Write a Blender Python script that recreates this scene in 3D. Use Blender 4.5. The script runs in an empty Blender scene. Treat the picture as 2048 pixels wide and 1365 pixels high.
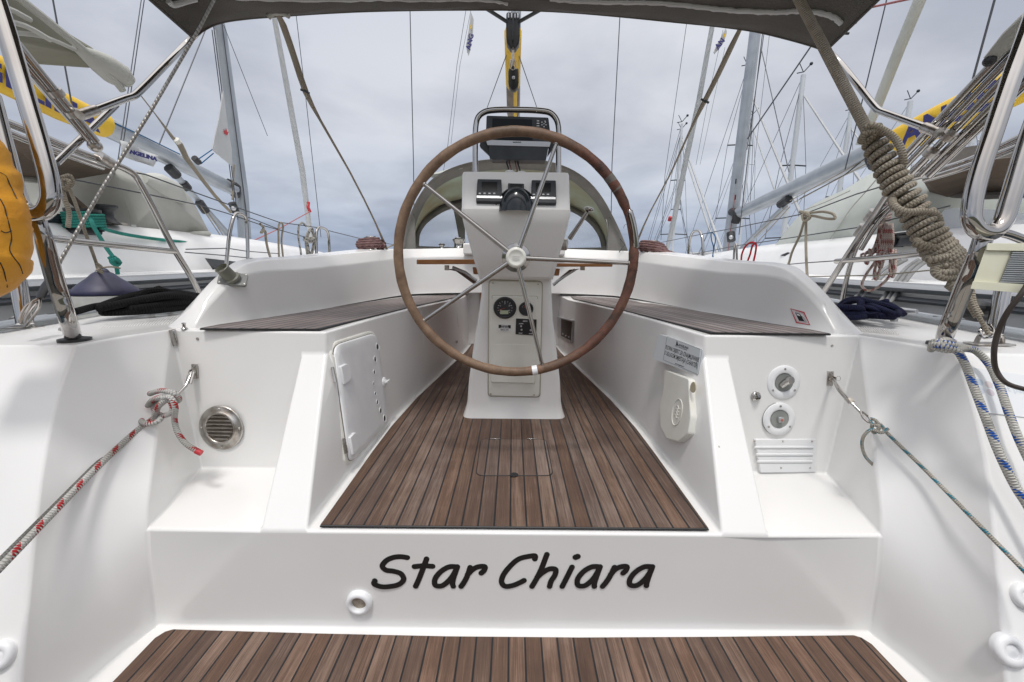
import bpy, bmesh, math, random
from mathutils import Vector, Matrix, noise
from mathutils.bvhtree import BVHTree
random.seed(7)
SC = bpy.context.scene
COL = SC.collection
R = math.radians
# ---------------------------------------------------------------- camera
F = 820.0; PITCH = R(10.5); ROLL = R(0.5)
CP, SP = math.cos(PITCH), math.sin(PITCH)
FW = Vector((0, CP, -SP)); UP0 = Vector((0, SP, CP)); RT0 = Vector((1, 0, 0))
RT = RT0 * math.cos(ROLL) + UP0 * math.sin(ROLL)
UP = UP0 * math.cos(ROLL) - RT0 * math.sin(ROLL)
cam = bpy.data.cameras.new('camera'); camo = bpy.data.objects.new('camera', cam); COL.objects.link(camo)
cam.sensor_width = 36; cam.lens = F / 2048 * 36; cam.clip_start = 0.02; cam.clip_end = 3000
M = Matrix(((RT.x, UP.x, -FW.x, 0), (RT.y, UP.y, -FW.y, 0), (RT.z, UP.z, -FW.z, 0), (0, 0, 0, 1)))
camo.matrix_world = M
SC.camera = camo
# ---------------------------------------------------------------- sky, sun, exposure
SUN_EL, SUN_AZ = R(70), R(186)
w = bpy.data.worlds.new('World'); SC.world = w; w.use_nodes = True
nt = w.node_tree; nt.nodes.clear()
def wn(t, **k):
    n = nt.nodes.new(t)
    for a, b in k.items(): setattr(n, a, b)
    return n
out = wn('ShaderNodeOutputWorld'); bg = wn('ShaderNodeBackground'); nt.links.new(bg.outputs[0], out.inputs[0])
sky = wn('ShaderNodeTexSky', sky_type='NISHITA', sun_disc=False, sun_elevation=SUN_EL, sun_rotation=SUN_AZ)
sky.air_density = 1.2; sky.dust_density = 3.0
tc = wn('ShaderNodeTexCoord'); sep = wn('ShaderNodeSeparateXYZ'); nt.links.new(tc.outputs['Generated'], sep.inputs[0])
# project the direction on a cloud layer so that the clouds flatten towards the horizon
zc = wn('ShaderNodeMath', operation='MAXIMUM'); nt.links.new(sep.outputs[2], zc.inputs[0]); zc.inputs[1].default_value = 0.0
za = wn('ShaderNodeMath', operation='ADD'); nt.links.new(zc.outputs[0], za.inputs[0]); za.inputs[1].default_value = 0.16
dv = wn('ShaderNodeVectorMath', operation='DIVIDE'); nt.links.new(tc.outputs['Generated'], dv.inputs[0])
cx = wn('ShaderNodeCombineXYZ')
for i in range(3): nt.links.new(za.outputs[0], cx.inputs[i])
nt.links.new(cx.outputs[0], dv.inputs[1])
n1 = wn('ShaderNodeTexNoise'); n1.inputs['Scale'].default_value = 1.15; n1.inputs['Detail'].default_value = 7; n1.inputs['Roughness'].default_value = 0.5
n1.inputs['Distortion'].default_value = 0.25
nt.links.new(dv.outputs[0], n1.inputs['Vector'])
n2 = wn('ShaderNodeTexNoise'); n2.inputs['Scale'].default_value = 0.42; n2.inputs['Detail'].default_value = 3; nt.links.new(dv.outputs[0], n2.inputs['Vector'])
cr = wn('ShaderNodeValToRGB'); nt.links.new(n1.outputs[0], cr.inputs[0])
e = cr.color_ramp.elements
e[0].position = 0.36; e[0].color = (0.415, 0.435, 0.495, 1)
e[1].position = 0.64; e[1].color = (0.635, 0.65, 0.695, 1)
k_ = e.new(0.5); k_.color = (0.525, 0.545, 0.60, 1)
cr2 = wn('ShaderNodeValToRGB'); nt.links.new(n2.outputs[0], cr2.inputs[0])
e = cr2.color_ramp.elements
e[0].position = 0.36; e[0].color = (0.80, 0.84, 0.90, 1)
e[1].position = 0.62; e[1].color = (1.0, 1.0, 1.0, 1)
mul = wn('ShaderNodeMixRGB', blend_type='MULTIPLY'); mul.inputs[0].default_value = 1
nt.links.new(cr.outputs[0], mul.inputs[1]); nt.links.new(cr2.outputs[0], mul.inputs[2])
# overcast luminance: dimmer and bluer by the horizon, brightest overhead
lr = wn('ShaderNodeValToRGB'); nt.links.new(zc.outputs[0], lr.inputs[0])
e = lr.color_ramp.elements
e[0].position = 0.0; e[0].color = (0.60, 0.68, 0.81, 1)
e[1].position = 0.30; e[1].color = (0.98, 0.98, 0.98, 1)
e.new(0.10).color = (0.80, 0.85, 0.92, 1)
e.new(1.0).color = (1.0, 1.0, 1.0, 1)
mul2 = wn('ShaderNodeMixRGB', blend_type='MULTIPLY'); mul2.inputs[0].default_value = 1
nt.links.new(mul.outputs[0], mul2.inputs[1]); nt.links.new(lr.outputs[0], mul2.inputs[2])
# the cloud deck overhead and behind the viewer is thinner and brighter than over the sea ahead
bt = wn('ShaderNodeMapRange'); nt.links.new(sep.outputs[2], bt.inputs[0])
bt.inputs[1].default_value = 0.55; bt.inputs[2].default_value = 0.85; bt.inputs[3].default_value = 1.0; bt.inputs[4].default_value = 2.5
bb = wn('ShaderNodeMapRange'); nt.links.new(sep.outputs[1], bb.inputs[0])
bb.inputs[1].default_value = 0.2; bb.inputs[2].default_value = -0.7; bb.inputs[3].default_value = 0.0; bb.inputs[4].default_value = 0.25
ba = wn('ShaderNodeMath', operation='ADD'); nt.links.new(bt.outputs[0], ba.inputs[0]); nt.links.new(bb.outputs[0], ba.inputs[1])
ba2 = wn('ShaderNodeMath', operation='MULTIPLY'); nt.links.new(ba.outputs[0], ba2.inputs[0]); ba2.inputs[1].default_value = 0.96; ba = ba2
mul3 = wn('ShaderNodeVectorMath', operation='SCALE'); nt.links.new(mul2.outputs[0], mul3.inputs[0]); nt.links.new(ba.outputs[0], mul3.inputs['Scale'])
wmx = wn('ShaderNodeMixRGB', blend_type='MULTIPLY'); wmr = wn('ShaderNodeMapRange'); nt.links.new(sep.outputs[2], wmr.inputs[0]); wmr.inputs[1].default_value = 0.5; wmr.inputs[2].default_value = 0.8
nt.links.new(wmr.outputs[0], wmx.inputs[0]); nt.links.new(mul3.outputs[0], wmx.inputs[1]); wmx.inputs[2].default_value = (1.16, 1.06, 0.93, 1)
# background strength 0.1: the cloud colours are written ten times as bright, the blue sky is seen through them
c10 = wn('ShaderNodeVectorMath', operation='SCALE'); nt.links.new(wmx.outputs[0], c10.inputs[0]); c10.inputs['Scale'].default_value = 10
mx = wn('ShaderNodeMixRGB', blend_type='MIX'); mx.inputs[0].default_value = 0.94
nt.links.new(sky.outputs[0], mx.inputs[1]); nt.links.new(c10.outputs[0], mx.inputs[2])
nt.links.new(mx.outputs[0], bg.inputs[0]); bg.inputs[1].default_value = 0.1
sun = bpy.data.lights.new('sun', 'SUN'); sun.energy = 1.3; sun.angle = R(9); sun.color = (1, 0.975, 0.94)
so = bpy.data.objects.new('sun', sun); COL.objects.link(so)
# direction to the sun: azimuth clockwise from +Y
sd = Vector((math.sin(SUN_AZ) * math.cos(SUN_EL), math.cos(SUN_AZ) * math.cos(SUN_EL), math.sin(SUN_EL)))
so.rotation_euler = sd.to_track_quat('Z', 'Y').to_euler()
vs = SC.view_settings; vs.view_transform = 'Standard'; vs.look = 'None'; vs.exposure = 0.32; vs.gamma = 1.0; vs.use_curve_mapping = False
SC.cycles.max_bounces = 10; SC.cycles.transparent_max_bounces = 12

# ---------------------------------------------------------------- helpers
def ray(x, y):
    a = (x - 1024) / F; b = (682.5 - y) / F
    return FW + RT * a + UP * b
def PY(x, y, Y): d = ray(x, y); return d * (Y / d.y)
def PZ(x, y, z): d = ray(x, y); return d * (z / d.z)
def PX(x, y, X): d = ray(x, y); return d * (X / d.x)
def PD(x, y, D): return ray(x, y) * D          # D metres along the view axis
def V(*a): return Vector(a)

class MB:
    def __init__(s): s.v = []; s.f = []; s.uv = []; s.m = []
    def add(s, vs, fs, uvs=None, mi=0):
        o = len(s.v); s.v += [Vector(p) for p in vs]
        for k, f in enumerate(fs):
            s.f.append([i + o for i in f]); s.uv.append(uvs[k] if uvs else None); s.m.append(mi)
        return s
    def box(s, c, sx, sy, sz, mat=None, mi=0):
        hs = [Vector((a * sx / 2, b * sy / 2, d * sz / 2)) for a in (-1, 1) for b in (-1, 1) for d in (-1, 1)]
        if mat is not None: hs = [mat @ h for h in hs]
        c = Vector(c)
        return s.add([c + h for h in hs], [(0, 1, 3, 2), (4, 6, 7, 5), (0, 4, 5, 1), (2, 3, 7, 6), (0, 2, 6, 4), (1, 5, 7, 3)], None, mi)
    def tube(s, pts, r, n=10, closed=False, caps=True, smooth=0, u0=0.0, mi=0, flat=None, nrm=None):
        pts = [Vector(p) for p in pts]
        rr = r if isinstance(r, (list, tuple)) else [r] * len(pts)
        if smooth: pts, rr = spline(pts, rr, smooth, closed)
        N = len(pts)
        tan = []
        for i in range(N):
            a = pts[(i - 1) % N] if (closed or i > 0) else pts[i]
            b = pts[(i + 1) % N] if (closed or i < N - 1) else pts[i]
            t = (b - a); t = t.normalized() if t.length > 1e-9 else Vector((0, 0, 1)); tan.append(t)
        ref = Vector(nrm) if nrm is not None else (Vector((0, 0, 1)) if abs(tan[0].z) < 0.9 else Vector((1, 0, 0)))
        nv = (ref - tan[0] * ref.dot(tan[0])).normalized()
        vs = []; us = []; L = u0
        for i in range(N):
            if i: L += (pts[i] - pts[i - 1]).length
            if nrm is not None: nv = Vector(nrm)
            nv = nv - tan[i] * nv.dot(tan[i])
            nv = nv.normalized() if nv.length > 1e-6 else tan[i].orthogonal().normalized()
            bv = tan[i].cross(nv)
            for k in range(n):
                a = 2 * math.pi * k / n
                fl = 1.0 if flat is None else flat
                vs.append(pts[i] + (nv * math.cos(a) * fl + bv * math.sin(a)) * rr[i])
            us.append(L)
        fs = []; uvs = []
        M_ = N if closed else N - 1
        for i in range(M_):
            j = (i + 1) % N
            ua = us[i]; ub = us[j] if j else us[i] + (pts[0] - pts[i]).length
            for k in range(n):
                k2 = (k + 1) % n
                fs.append((i * n + k, i * n + k2, j * n + k2, j * n + k))
                uvs.append(((ua, k / n), (ua, (k + 1) / n), (ub, (k + 1) / n), (ub, k / n)))
        if caps and not closed:
            fs.append(tuple(range(n))[::-1]); uvs.append(tuple((us[0], 0) for _ in range(n)))
            fs.append(tuple((N - 1) * n + k for k in range(n))); uvs.append(tuple((us[-1], 0) for _ in range(n)))
        return s.add(vs, fs, uvs, mi)
    def grid(s, rows, closed_u=False, mi=0, thick=None):
        nr, nc = len(rows), len(rows[0])
        vs = [p for r in rows for p in r]; fs = []; uvs = []
        for i in range(nr - 1):
            for j in range(nc if closed_u else nc - 1):
                k = (j + 1) % nc
                fs.append((i * nc + j, i * nc + k, (i + 1) * nc + k, (i + 1) * nc + j))
                uvs.append(((j / nc, i / nr), ((j + 1) / nc, i / nr), ((j + 1) / nc, (i + 1) / nr), (j / nc, (i + 1) / nr)))
        return s.add(vs, fs, uvs, mi)
    def prism(s, outline, vec, mi=0):
        n = len(outline); o = [Vector(p) for p in outline]; vec = Vector(vec)
        vs = o + [p + vec for p in o]
        fs = [tuple(range(n))[::-1], tuple(range(n, 2 * n))] + [(i, (i + 1) % n, n + (i + 1) % n, n + i) for i in range(n)]
        return s.add(vs, fs, None, mi)
    def lathe(s, c, ax, prof, n=24, mi=0, side=None):
        # prof: list of (radius, height along the axis)
        ax = Vector(ax).normalized(); sd_ = ax.orthogonal().normalized() if side is None else Vector(side).normalized(); b = ax.cross(sd_); c = Vector(c)
        rows = []
        for r_, h in prof:
            rows.append([c + ax * h + (sd_ * math.cos(2 * math.pi * k / n) + b * math.sin(2 * math.pi * k / n)) * max(r_, 1e-5) for k in range(n)])
        return s.grid(rows, closed_u=True, mi=mi)
    def ball(s, c, r, n=12, mi=0, sc=(1, 1, 1), rot=None):
        rows = []
        for i in range(n + 1):
            th = math.pi * i / n
            row = []
            for k in range(n * 2):
                a = math.pi * k / n
                p = Vector((math.sin(th) * math.cos(a) * sc[0], math.sin(th) * math.sin(a) * sc[1], math.cos(th) * sc[2])) * r
                if rot is not None: p = rot @ p
                row.append(Vector(c) + p)
            rows.append(row)
        return s.grid(rows, closed_u=True, mi=mi)

def spline(pts, rr, sub, closed=False):
    N = len(pts); o = []; ro = []
    M_ = N if closed else N - 1
    for i in range(M_):
        if closed: a, b, c, d = pts[(i - 1) % N], pts[i], pts[(i + 1) % N], pts[(i + 2) % N]
        else:
            b, c = pts[i], pts[i + 1]
            a = pts[i - 1] if i else b * 2 - c
            d = pts[i + 2] if i + 2 < N else c * 2 - b
        r0, r1 = rr[i], rr[(i + 1) % N]
        # centripetal Catmull-Rom
        t01 = max((b - a).length, 1e-6) ** 0.5; t12 = max((c - b).length, 1e-6) ** 0.5; t23 = max((d - c).length, 1e-6) ** 0.5
        m1 = (c - b) + ((b - a) / t01 - (c - a) / (t01 + t12)) * t12
        m2 = (c - b) + ((d - c) / t23 - (d - b) / (t12 + t23)) * t12
        for k in range(sub):
            t = k / sub; t2 = t * t; t3 = t2 * t
            o.append(b * (2 * t3 - 3 * t2 + 1) + m1 * (t3 - 2 * t2 + t) + c * (-2 * t3 + 3 * t2) + m2 * (t3 - t2))
            ro.append(r0 + (r1 - r0) * t)
    if not closed: o.append(pts[-1]); ro.append(rr[-1])
    return o, ro
def spl(pts, sub=6, closed=False):
    return spline([Vector(p) for p in pts], [0] * len(pts), sub, closed)[0]

def root_of(o):
    while o.parent: o = o.parent
    return o
def obj(name, mb, mat, parent=None, smooth=True, bevel=0, seg=2, subsurf=0, angle=40, origin=None, solid=0, merge=False, label=None):
    me = bpy.data.meshes.new(name)
    if parent is not None: org = root_of(parent).location.copy()
    elif origin is not None: org = Vector(origin)
    else:
        c = Vector((0, 0, 0))
        for p in mb.v: c += p
        c /= max(1, len(mb.v)); org = Vector((c.x, c.y, min(p.z for p in mb.v)))
    me.from_pydata([tuple(p - org) for p in mb.v], [], mb.f)
    if any(u for u in mb.uv):
        ul = me.uv_layers.new(name='UVMap')
        for poly, u in zip(me.polygons, mb.uv):
            if u:
                for li, uvv in zip(poly.loop_indices, u): ul.data[li].uv = uvv
    mats = mat if isinstance(mat, (list, tuple)) else [mat]
    for m_ in mats: me.materials.append(m_)
    if len(mats) > 1:
        for poly, mi in zip(me.polygons, mb.m): poly.material_index = mi
    bm = bmesh.new(); bm.from_mesh(me)
    if merge: bmesh.ops.remove_doubles(bm, verts=bm.verts, dist=1e-4)
    bmesh.ops.recalc_face_normals(bm, faces=bm.faces)
    bm.to_mesh(me); bm.free()
    o = bpy.data.objects.new(name, me); COL.objects.link(o)
    if parent is not None: o.parent = parent
    else: o.location = org
    if smooth:
        for p in me.polygons: p.use_smooth = True
        if smooth != 'full': me.set_sharp_from_angle(angle=R(angle))
    if solid:
        md = o.modifiers.new('solid', 'SOLIDIFY'); md.thickness = solid; md.offset = 0
    if bevel:
        md = o.modifiers.new('bevel', 'BEVEL'); md.width = bevel; md.segments = seg; md.limit_method = 'ANGLE'; md.angle_limit = R(30); md.harden_normals = False
        for p in me.polygons: p.use_smooth = True
        me.set_sharp_from_angle(angle=R(60))
    if subsurf:
        md = o.modifiers.new('sub', 'SUBSURF'); md.levels = subsurf; md.render_levels = subsurf
    if label: o['label'] = label
    return o
def thing(name, label, cat, loc=(0, 0, 0), group=None):
    o = bpy.data.objects.new(name, None); COL.objects.link(o); o.location = loc; o.empty_display_size = 0.1
    o['label'] = label; o['category'] = cat
    if group: o['group'] = group
    return o
def tag(o, label, cat, group=None):
    o['label'] = label; o['category'] = cat
    if group: o['group'] = group
    return o
def struct(o): o['kind'] = 'structure'; return o
def text_mb(body, size, M4, depth=0.0006, bold=0.0, xscale=1.0, align='CENTER', shear=0.0):
    cu = bpy.data.curves.new('t', 'FONT'); cu.body = body; cu.size = size; cu.align_x = align; cu.align_y = 'CENTER'
    cu.extrude = depth; cu.offset = bold; cu.shear = shear; cu.resolution_u = 3
    to = bpy.data.objects.new('t', cu)
    me = bpy.data.meshes.new_from_object(to)
    mb = MB(); mb.add([M4 @ Vector((v.co.x * xscale, v.co.y, v.co.z)) for v in me.vertices], [tuple(p.vertices) for p in me.polygons])
    bpy.data.objects.remove(to); bpy.data.curves.remove(cu); bpy.data.meshes.remove(me)
    return mb
def frame(o, x, z):
    """matrix with origin o, local X along x, local Z along z"""
    z = Vector(z).normalized(); x = Vector(x); x = (x - z * x.dot(z)).normalized(); y = z.cross(x)
    return Matrix(((x.x, y.x, z.x, o[0]), (x.y, y.y, z.y, o[1]), (x.z, y.z, z.z, o[2]), (0, 0, 0, 1)))

# ---------------------------------------------------------------- materials
def mat(name, col=(0.8, 0.8, 0.8), rough=0.5, metal=0.0, **k):
    m = bpy.data.materials.new(name); m.use_nodes = True; b = m.node_tree.nodes['Principled BSDF']
    b.inputs['Base Color'].default_value = (*col, 1); b.inputs['Roughness'].default_value = rough; b.inputs['Metallic'].default_value = metal
    for a, v_ in k.items():
        b.inputs[a.replace('_', ' ')].default_value = v_
    return m
def nodes(m): return m.node_tree, m.node_tree.nodes['Principled BSDF']
def vary(m, c1, c2, scale=6, detail=4, rough=None, lo=0.35, hi=0.65, bump=0.0, bscale=None, coord='Object', stretch=(1, 1, 1)):
    t, b = nodes(m); N = t.nodes; L = t.links
    tc_ = N.new('ShaderNodeTexCoord'); mp = N.new('ShaderNodeMapping'); mp.inputs['Scale'].default_value = stretch
    L.new(tc_.outputs[coord], mp.inputs[0])
    nz = N.new('ShaderNodeTexNoise'); nz.inputs['Scale'].default_value = scale; nz.inputs['Detail'].default_value = detail; L.new(mp.outputs[0], nz.inputs['Vector'])
    r_ = N.new('ShaderNodeValToRGB'); r_.color_ramp.elements[0].position = lo; r_.color_ramp.elements[1].position = hi
    r_.color_ramp.elements[0].color = (*c1, 1); r_.color_ramp.elements[1].color = (*c2, 1)
    L.new(nz.outputs[0], r_.inputs[0]); L.new(r_.outputs[0], b.inputs['Base Color'])
    if rough:
        mr = N.new('ShaderNodeMapRange'); L.new(nz.outputs[0], mr.inputs[0]); mr.inputs[3].default_value = rough[0]; mr.inputs[4].default_value = rough[1]
        L.new(mr.outputs[0], b.inputs['Roughness'])
    if bump:
        nb = N.new('ShaderNodeTexNoise'); nb.inputs['Scale'].default_value = bscale or scale * 4; nb.inputs['Detail'].default_value = 5; L.new(mp.outputs[0], nb.inputs['Vector'])
        bp = N.new('ShaderNodeBump'); bp.inputs['Strength'].default_value = bump; bp.inputs['Distance'].default_value = 0.01
        L.new(nb.outputs[0], bp.inputs['Height']); L.new(bp.outputs[0], b.inputs['Normal'])
    return m
gel = mat('gelcoat', (0.80, 0.795, 0.775), 0.24); vary(gel, (0.795, 0.787, 0.765), (0.82, 0.815, 0.80), 2.2, 6, (0.14, 0.24))
def add_specks(m):
    t, b = nodes(m); N = t.nodes; L = t.links
    tc_ = N.new('ShaderNodeTexCoord')
    src = b.inputs['Base Color'].links[0].from_socket
    # sparse small scuffs and grime specks
    vo = N.new('ShaderNodeTexVoronoi'); vo.inputs['Scale'].default_value = 9; vo.inputs['Randomness'].default_value = 1
    mp = N.new('ShaderNodeMapping'); mp.inputs['Scale'].default_value = (1, 1, 0.45); mp.inputs['Rotation'].default_value = (0.3, 0.5, 0.2)
    L.new(tc_.outputs['Object'], mp.inputs[0]); L.new(mp.outputs[0], vo.inputs['Vector'])
    nz = N.new('ShaderNodeTexNoise'); nz.inputs['Scale'].default_value = 5.5; nz.inputs['Detail'].default_value = 3; L.new(tc_.outputs['Object'], nz.inputs['Vector'])
    lt = N.new('ShaderNodeMapRange'); L.new(vo.outputs['Distance'], lt.inputs[0]); lt.inputs[1].default_value = 0.030; lt.inputs[2].default_value = 0.018; lt.inputs[3].default_value = 0; lt.inputs[4].default_value = 1
    g = N.new('ShaderNodeMath'); g.operation = 'GREATER_THAN'; L.new(nz.outputs[0], g.inputs[0]); g.inputs[1].default_value = 0.56
    ml = N.new('ShaderNodeMath'); ml.operation = 'MULTIPLY'; L.new(lt.outputs[0], ml.inputs[0]); L.new(g.outputs[0], ml.inputs[1])
    m2 = N.new('ShaderNodeMath'); m2.operation = 'MULTIPLY'; L.new(ml.outputs[0], m2.inputs[0]); m2.inputs[1].default_value = 0.75
    mx_ = N.new('ShaderNodeMixRGB'); L.new(m2.outputs[0], mx_.inputs[0]); L.new(src, mx_.inputs[1]); mx_.inputs[2].default_value = (0.30, 0.27, 0.22, 1)
    L.new(mx_.outputs[0], b.inputs['Base Color'])
add_specks(gel)
gelw = mat('gelcoat_white', (0.80, 0.80, 0.79), 0.2); vary(gelw, (0.77, 0.77, 0.76), (0.82, 0.82, 0.81), 3, 3, (0.15, 0.3))
cream = mat('cream_plastic', (0.74, 0.73, 0.67), 0.32); vary(cream, (0.71, 0.70, 0.63), (0.77, 0.765, 0.71), 9, 4)
white = mat('white_plastic', (0.8, 0.8, 0.79), 0.35); vary(white, (0.76, 0.77, 0.78), (0.82, 0.82, 0.82), 12, 4)
lamp = mat('lamp_housing', (0.66, 0.65, 0.50), 0.42); vary(lamp, (0.62, 0.61, 0.46), (0.70, 0.69, 0.55), 9, 5)
steel = mat('stainless', (0.55, 0.54, 0.52), 0.12, 1.0); vary(steel, (0.40, 0.38, 0.36), (0.47, 0.46, 0.445), 5, 4, (0.05, 0.12))
steelm = mat('stainless_worn', (0.6, 0.57, 0.53), 0.3, 1.0); vary(steelm, (0.34, 0.30, 0.26), (0.58, 0.56, 0.53), 30, 5, (0.2, 0.45))
alu = mat('anodised_mast', (0.40, 0.43, 0.46), 0.42, 0.5); vary(alu, (0.35, 0.38, 0.41), (0.43, 0.46, 0.49), 4, 3)
aluw = mat('white_mast', (0.66, 0.68, 0.69), 0.4, 0.2)
black = mat('black_plastic', (0.018, 0.019, 0.021), 0.42); vary(black, (0.013, 0.014, 0.016), (0.03, 0.031, 0.033), 14, 4)
dark = mat('dark_grey_plastic', (0.045, 0.05, 0.055), 0.5, Specular_IOR_Level=0.3); vary(dark, (0.037, 0.042, 0.047), (0.056, 0.062, 0.068), 14, 4)
greyp = mat('grey_plastic', (0.25, 0.26, 0.25), 0.4); vary(greyp, (0.20, 0.21, 0.20), (0.29, 0.30, 0.28), 10, 4)
silver = mat('silver_trim', (0.5, 0.51, 0.52), 0.35, 0.6)
screen = mat('screen_glass', (0.008, 0.009, 0.011), 0.3, Specular_IOR_Level=0.2)
lcd = mat('lcd', (0.42, 0.47, 0.33), 0.3)
vinyl = mat('black_vinyl', (0.012, 0.012, 0.013), 0.32)
redp = mat('red_print', (0.5, 0.03, 0.04), 0.5); bluep = mat('navy_print', (0.03, 0.03, 0.16), 0.55)
labelm = mat('label_silver', (0.55, 0.58, 0.60), 0.3, 0.2)
def fabric(name, c1, c2, scale=10, rough=0.85, bump=0.35, bscale=60, trans=0.0):
    m = mat(name, c1, rough); vary(m, c1, c2, scale, 6, None, 0.3, 0.7, bump, bscale)
    if trans:
        t, b = nodes(m); N = t.nodes; L = t.links
        o_ = [n for n in N if n.type == 'OUTPUT_MATERIAL'][0]
        tr = N.new('ShaderNodeBsdfTranslucent'); L.new(b.inputs['Base Color'].links[0].from_socket, tr.inputs[0])
        ms = N.new('ShaderNodeMixShader'); ms.inputs[0].default_value = trans; L.new(b.outputs[0], ms.inputs[1]); L.new(tr.outputs[0], ms.inputs[2]); L.new(ms.outputs[0], o_.inputs[0])
    return m
bimini_m = fabric('bimini_canvas', (0.085, 0.080, 0.072), (0.112, 0.106, 0.096), 4, 0.9, 0.4, 160, 0.08)
hood_m = fabric('sprayhood_canvas', (0.19, 0.182, 0.165), (0.29, 0.28, 0.26), 5, 0.85, 0.5, 50, 0.25)
hood_in = fabric('sprayhood_lining', (0.34, 0.29, 0.19), (0.44, 0.49, 0.42), 2.6, 0.8, 0.3, 40, 0.5)
pale_cv = fabric('pale_canvas', (0.50, 0.51, 0.47), (0.62, 0.63, 0.59), 4, 0.8, 0.55, 14, 0.15)
grey_cv = fabric('grey_canvas', (0.42, 0.42, 0.38), (0.52, 0.52, 0.48), 4, 0.8, 0.5, 14, 0.15)
dark_cv = fabric('brown_canvas', (0.07, 0.048, 0.032), (0.11, 0.08, 0.055), 4, 0.9, 0.4, 40)
sail_m = fabric('sailcloth', (0.55, 0.56, 0.56), (0.64, 0.65, 0.65), 3, 0.7, 0.3, 12, 0.2)
strap_m = fabric('brown_webbing', (0.24, 0.21, 0.165), (0.33, 0.29, 0.23), 14, 0.9, 0.4, 200)
yellow_m = fabric('yellow_nylon', (0.60, 0.25, 0.012), (0.76, 0.36, 0.02), 7, 0.5, 0.9, 16)
yboom = fabric('yellow_cover', (0.70, 0.44, 0.02), (0.78, 0.50, 0.03), 5, 0.6, 0.3, 30)
navy_m = mat('navy_rubber', (0.022, 0.022, 0.06), 0.5); vary(navy_m, (0.016, 0.017, 0.045), (0.035, 0.034, 0.085), 9, 5)
cleanw = mat('fender_white', (0.62, 0.62, 0.58), 0.5); vary(cleanw, (0.55, 0.55, 0.50), (0.68, 0.68, 0.65), 12, 5)
mahog = mat('varnished_wood', (0.36, 0.16, 0.06), 0.28); vary(mahog, (0.27, 0.105, 0.035), (0.44, 0.20, 0.075), 9, 6, None, 0.3, 0.7, 0.0, None, 'Object', (1, 9, 9))
darkwood = mat('dark_wood', (0.10, 0.045, 0.03), 0.3)

def rope_mat(name, base, fleck=None, pitch=0.012, fl=0.085, width=0.32, dirt=None, twist=2, strand=True):
    """braided rope: UV u = metres along the rope, v = around it"""
    m = mat(name, base, 0.9); t, b = nodes(m); N = t.nodes; L = t.links; b.inputs['Specular IOR Level'].default_value = 0.15
    uv = N.new('ShaderNodeUVMap'); sp = N.new('ShaderNodeSeparateXYZ'); L.new(uv.outputs[0], sp.inputs[0])
    def mth(op, a, b_=None, c=None):
        n = N.new('ShaderNodeMath'); n.operation = op
        for i, q in enumerate((a, b_, c)):
            if q is None: continue
            if hasattr(q, 'links'): L.new(q, n.inputs[i])
            else: n.inputs[i].default_value = q
        return n.outputs[0]
    u, v = sp.outputs[0], sp.outputs[1]
    up = mth('DIVIDE', u, pitch)
    a = mth('ADD', up, mth('MULTIPLY', v, twist)); c = mth('SUBTRACT', up, mth('MULTIPLY', v, twist))
    sa = mth('ABSOLUTE', mth('SINE', mth('MULTIPLY', a, math.pi))); scn = mth('ABSOLUTE', mth('SINE', mth('MULTIPLY', c, math.pi)))
    h = mth('MULTIPLY', sa, scn) if strand else sa
    bp = N.new('ShaderNodeBump'); bp.inputs['Strength'].default_value = 0.9; bp.inputs['Distance'].default_value = 0.0022
    L.new(h, bp.inputs['Height']); L.new(bp.outputs[0], b.inputs['Normal'])
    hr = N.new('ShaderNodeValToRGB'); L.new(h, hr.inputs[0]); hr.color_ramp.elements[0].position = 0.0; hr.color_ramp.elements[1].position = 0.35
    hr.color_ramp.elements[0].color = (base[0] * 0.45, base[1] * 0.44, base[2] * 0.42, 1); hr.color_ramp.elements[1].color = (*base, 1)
    cur = hr.outputs[0]
    if fleck is not None:
        # flecks run diagonally round the rope, broken by a check
        ph = mth('FRACT', mth('ADD', mth('DIVIDE', u, fl), v))
        on = mth('LESS_THAN', ph, width)
        k1 = mth('FRACT', mth('MULTIPLY', a, 0.5)); k2 = mth('FRACT', mth('MULTIPLY', c, 0.5))
        ck = mth('GREATER_THAN', mth('MULTIPLY', mth('SUBTRACT', k1, 0.5), mth('SUBTRACT', k2, 0.5)), 0.0)
        onn = mth('MULTIPLY', on, ck)
        mx_ = N.new('ShaderNodeMixRGB'); L.new(onn, mx_.inputs[0]); L.new(cur, mx_.inputs[1]); mx_.inputs[2].default_value = (*fleck, 1)
        cur = mx_.outputs[0]
    nz = N.new('ShaderNodeTexNoise'); tc_ = N.new('ShaderNodeTexCoord'); L.new(tc_.outputs['Object'], nz.inputs['Vector']); nz.inputs['Scale'].default_value = 11; nz.inputs['Detail'].default_value = 4
    rr_ = N.new('ShaderNodeValToRGB'); L.new(nz.outputs[0], rr_.inputs[0]); rr_.color_ramp.elements[0].position = 0.3; rr_.color_ramp.elements[1].position = 0.65
    rr_.color_ramp.elements[0].color = (0.66, 0.64, 0.60, 1) if dirt is None else (*dirt, 1); rr_.color_ramp.elements[1].color = (1, 1, 1, 1)
    m3 = N.new('ShaderNodeMixRGB'); m3.blend_type = 'MULTIPLY'; m3.inputs[0].default_value = 1; L.new(cur, m3.inputs[1]); L.new(rr_.outputs[0], m3.inputs[2])
    L.new(m3.outputs[0], b.inputs['Base Color'])
    return m
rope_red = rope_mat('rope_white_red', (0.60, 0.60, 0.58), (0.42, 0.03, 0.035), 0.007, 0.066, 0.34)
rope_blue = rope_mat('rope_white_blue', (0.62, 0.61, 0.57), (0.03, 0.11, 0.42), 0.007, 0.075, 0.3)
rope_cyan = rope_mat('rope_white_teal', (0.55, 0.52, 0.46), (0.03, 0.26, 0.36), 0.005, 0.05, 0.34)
rope_grey = rope_mat('rope_weathered_grey', (0.20, 0.20, 0.19), None, 0.008)
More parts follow.
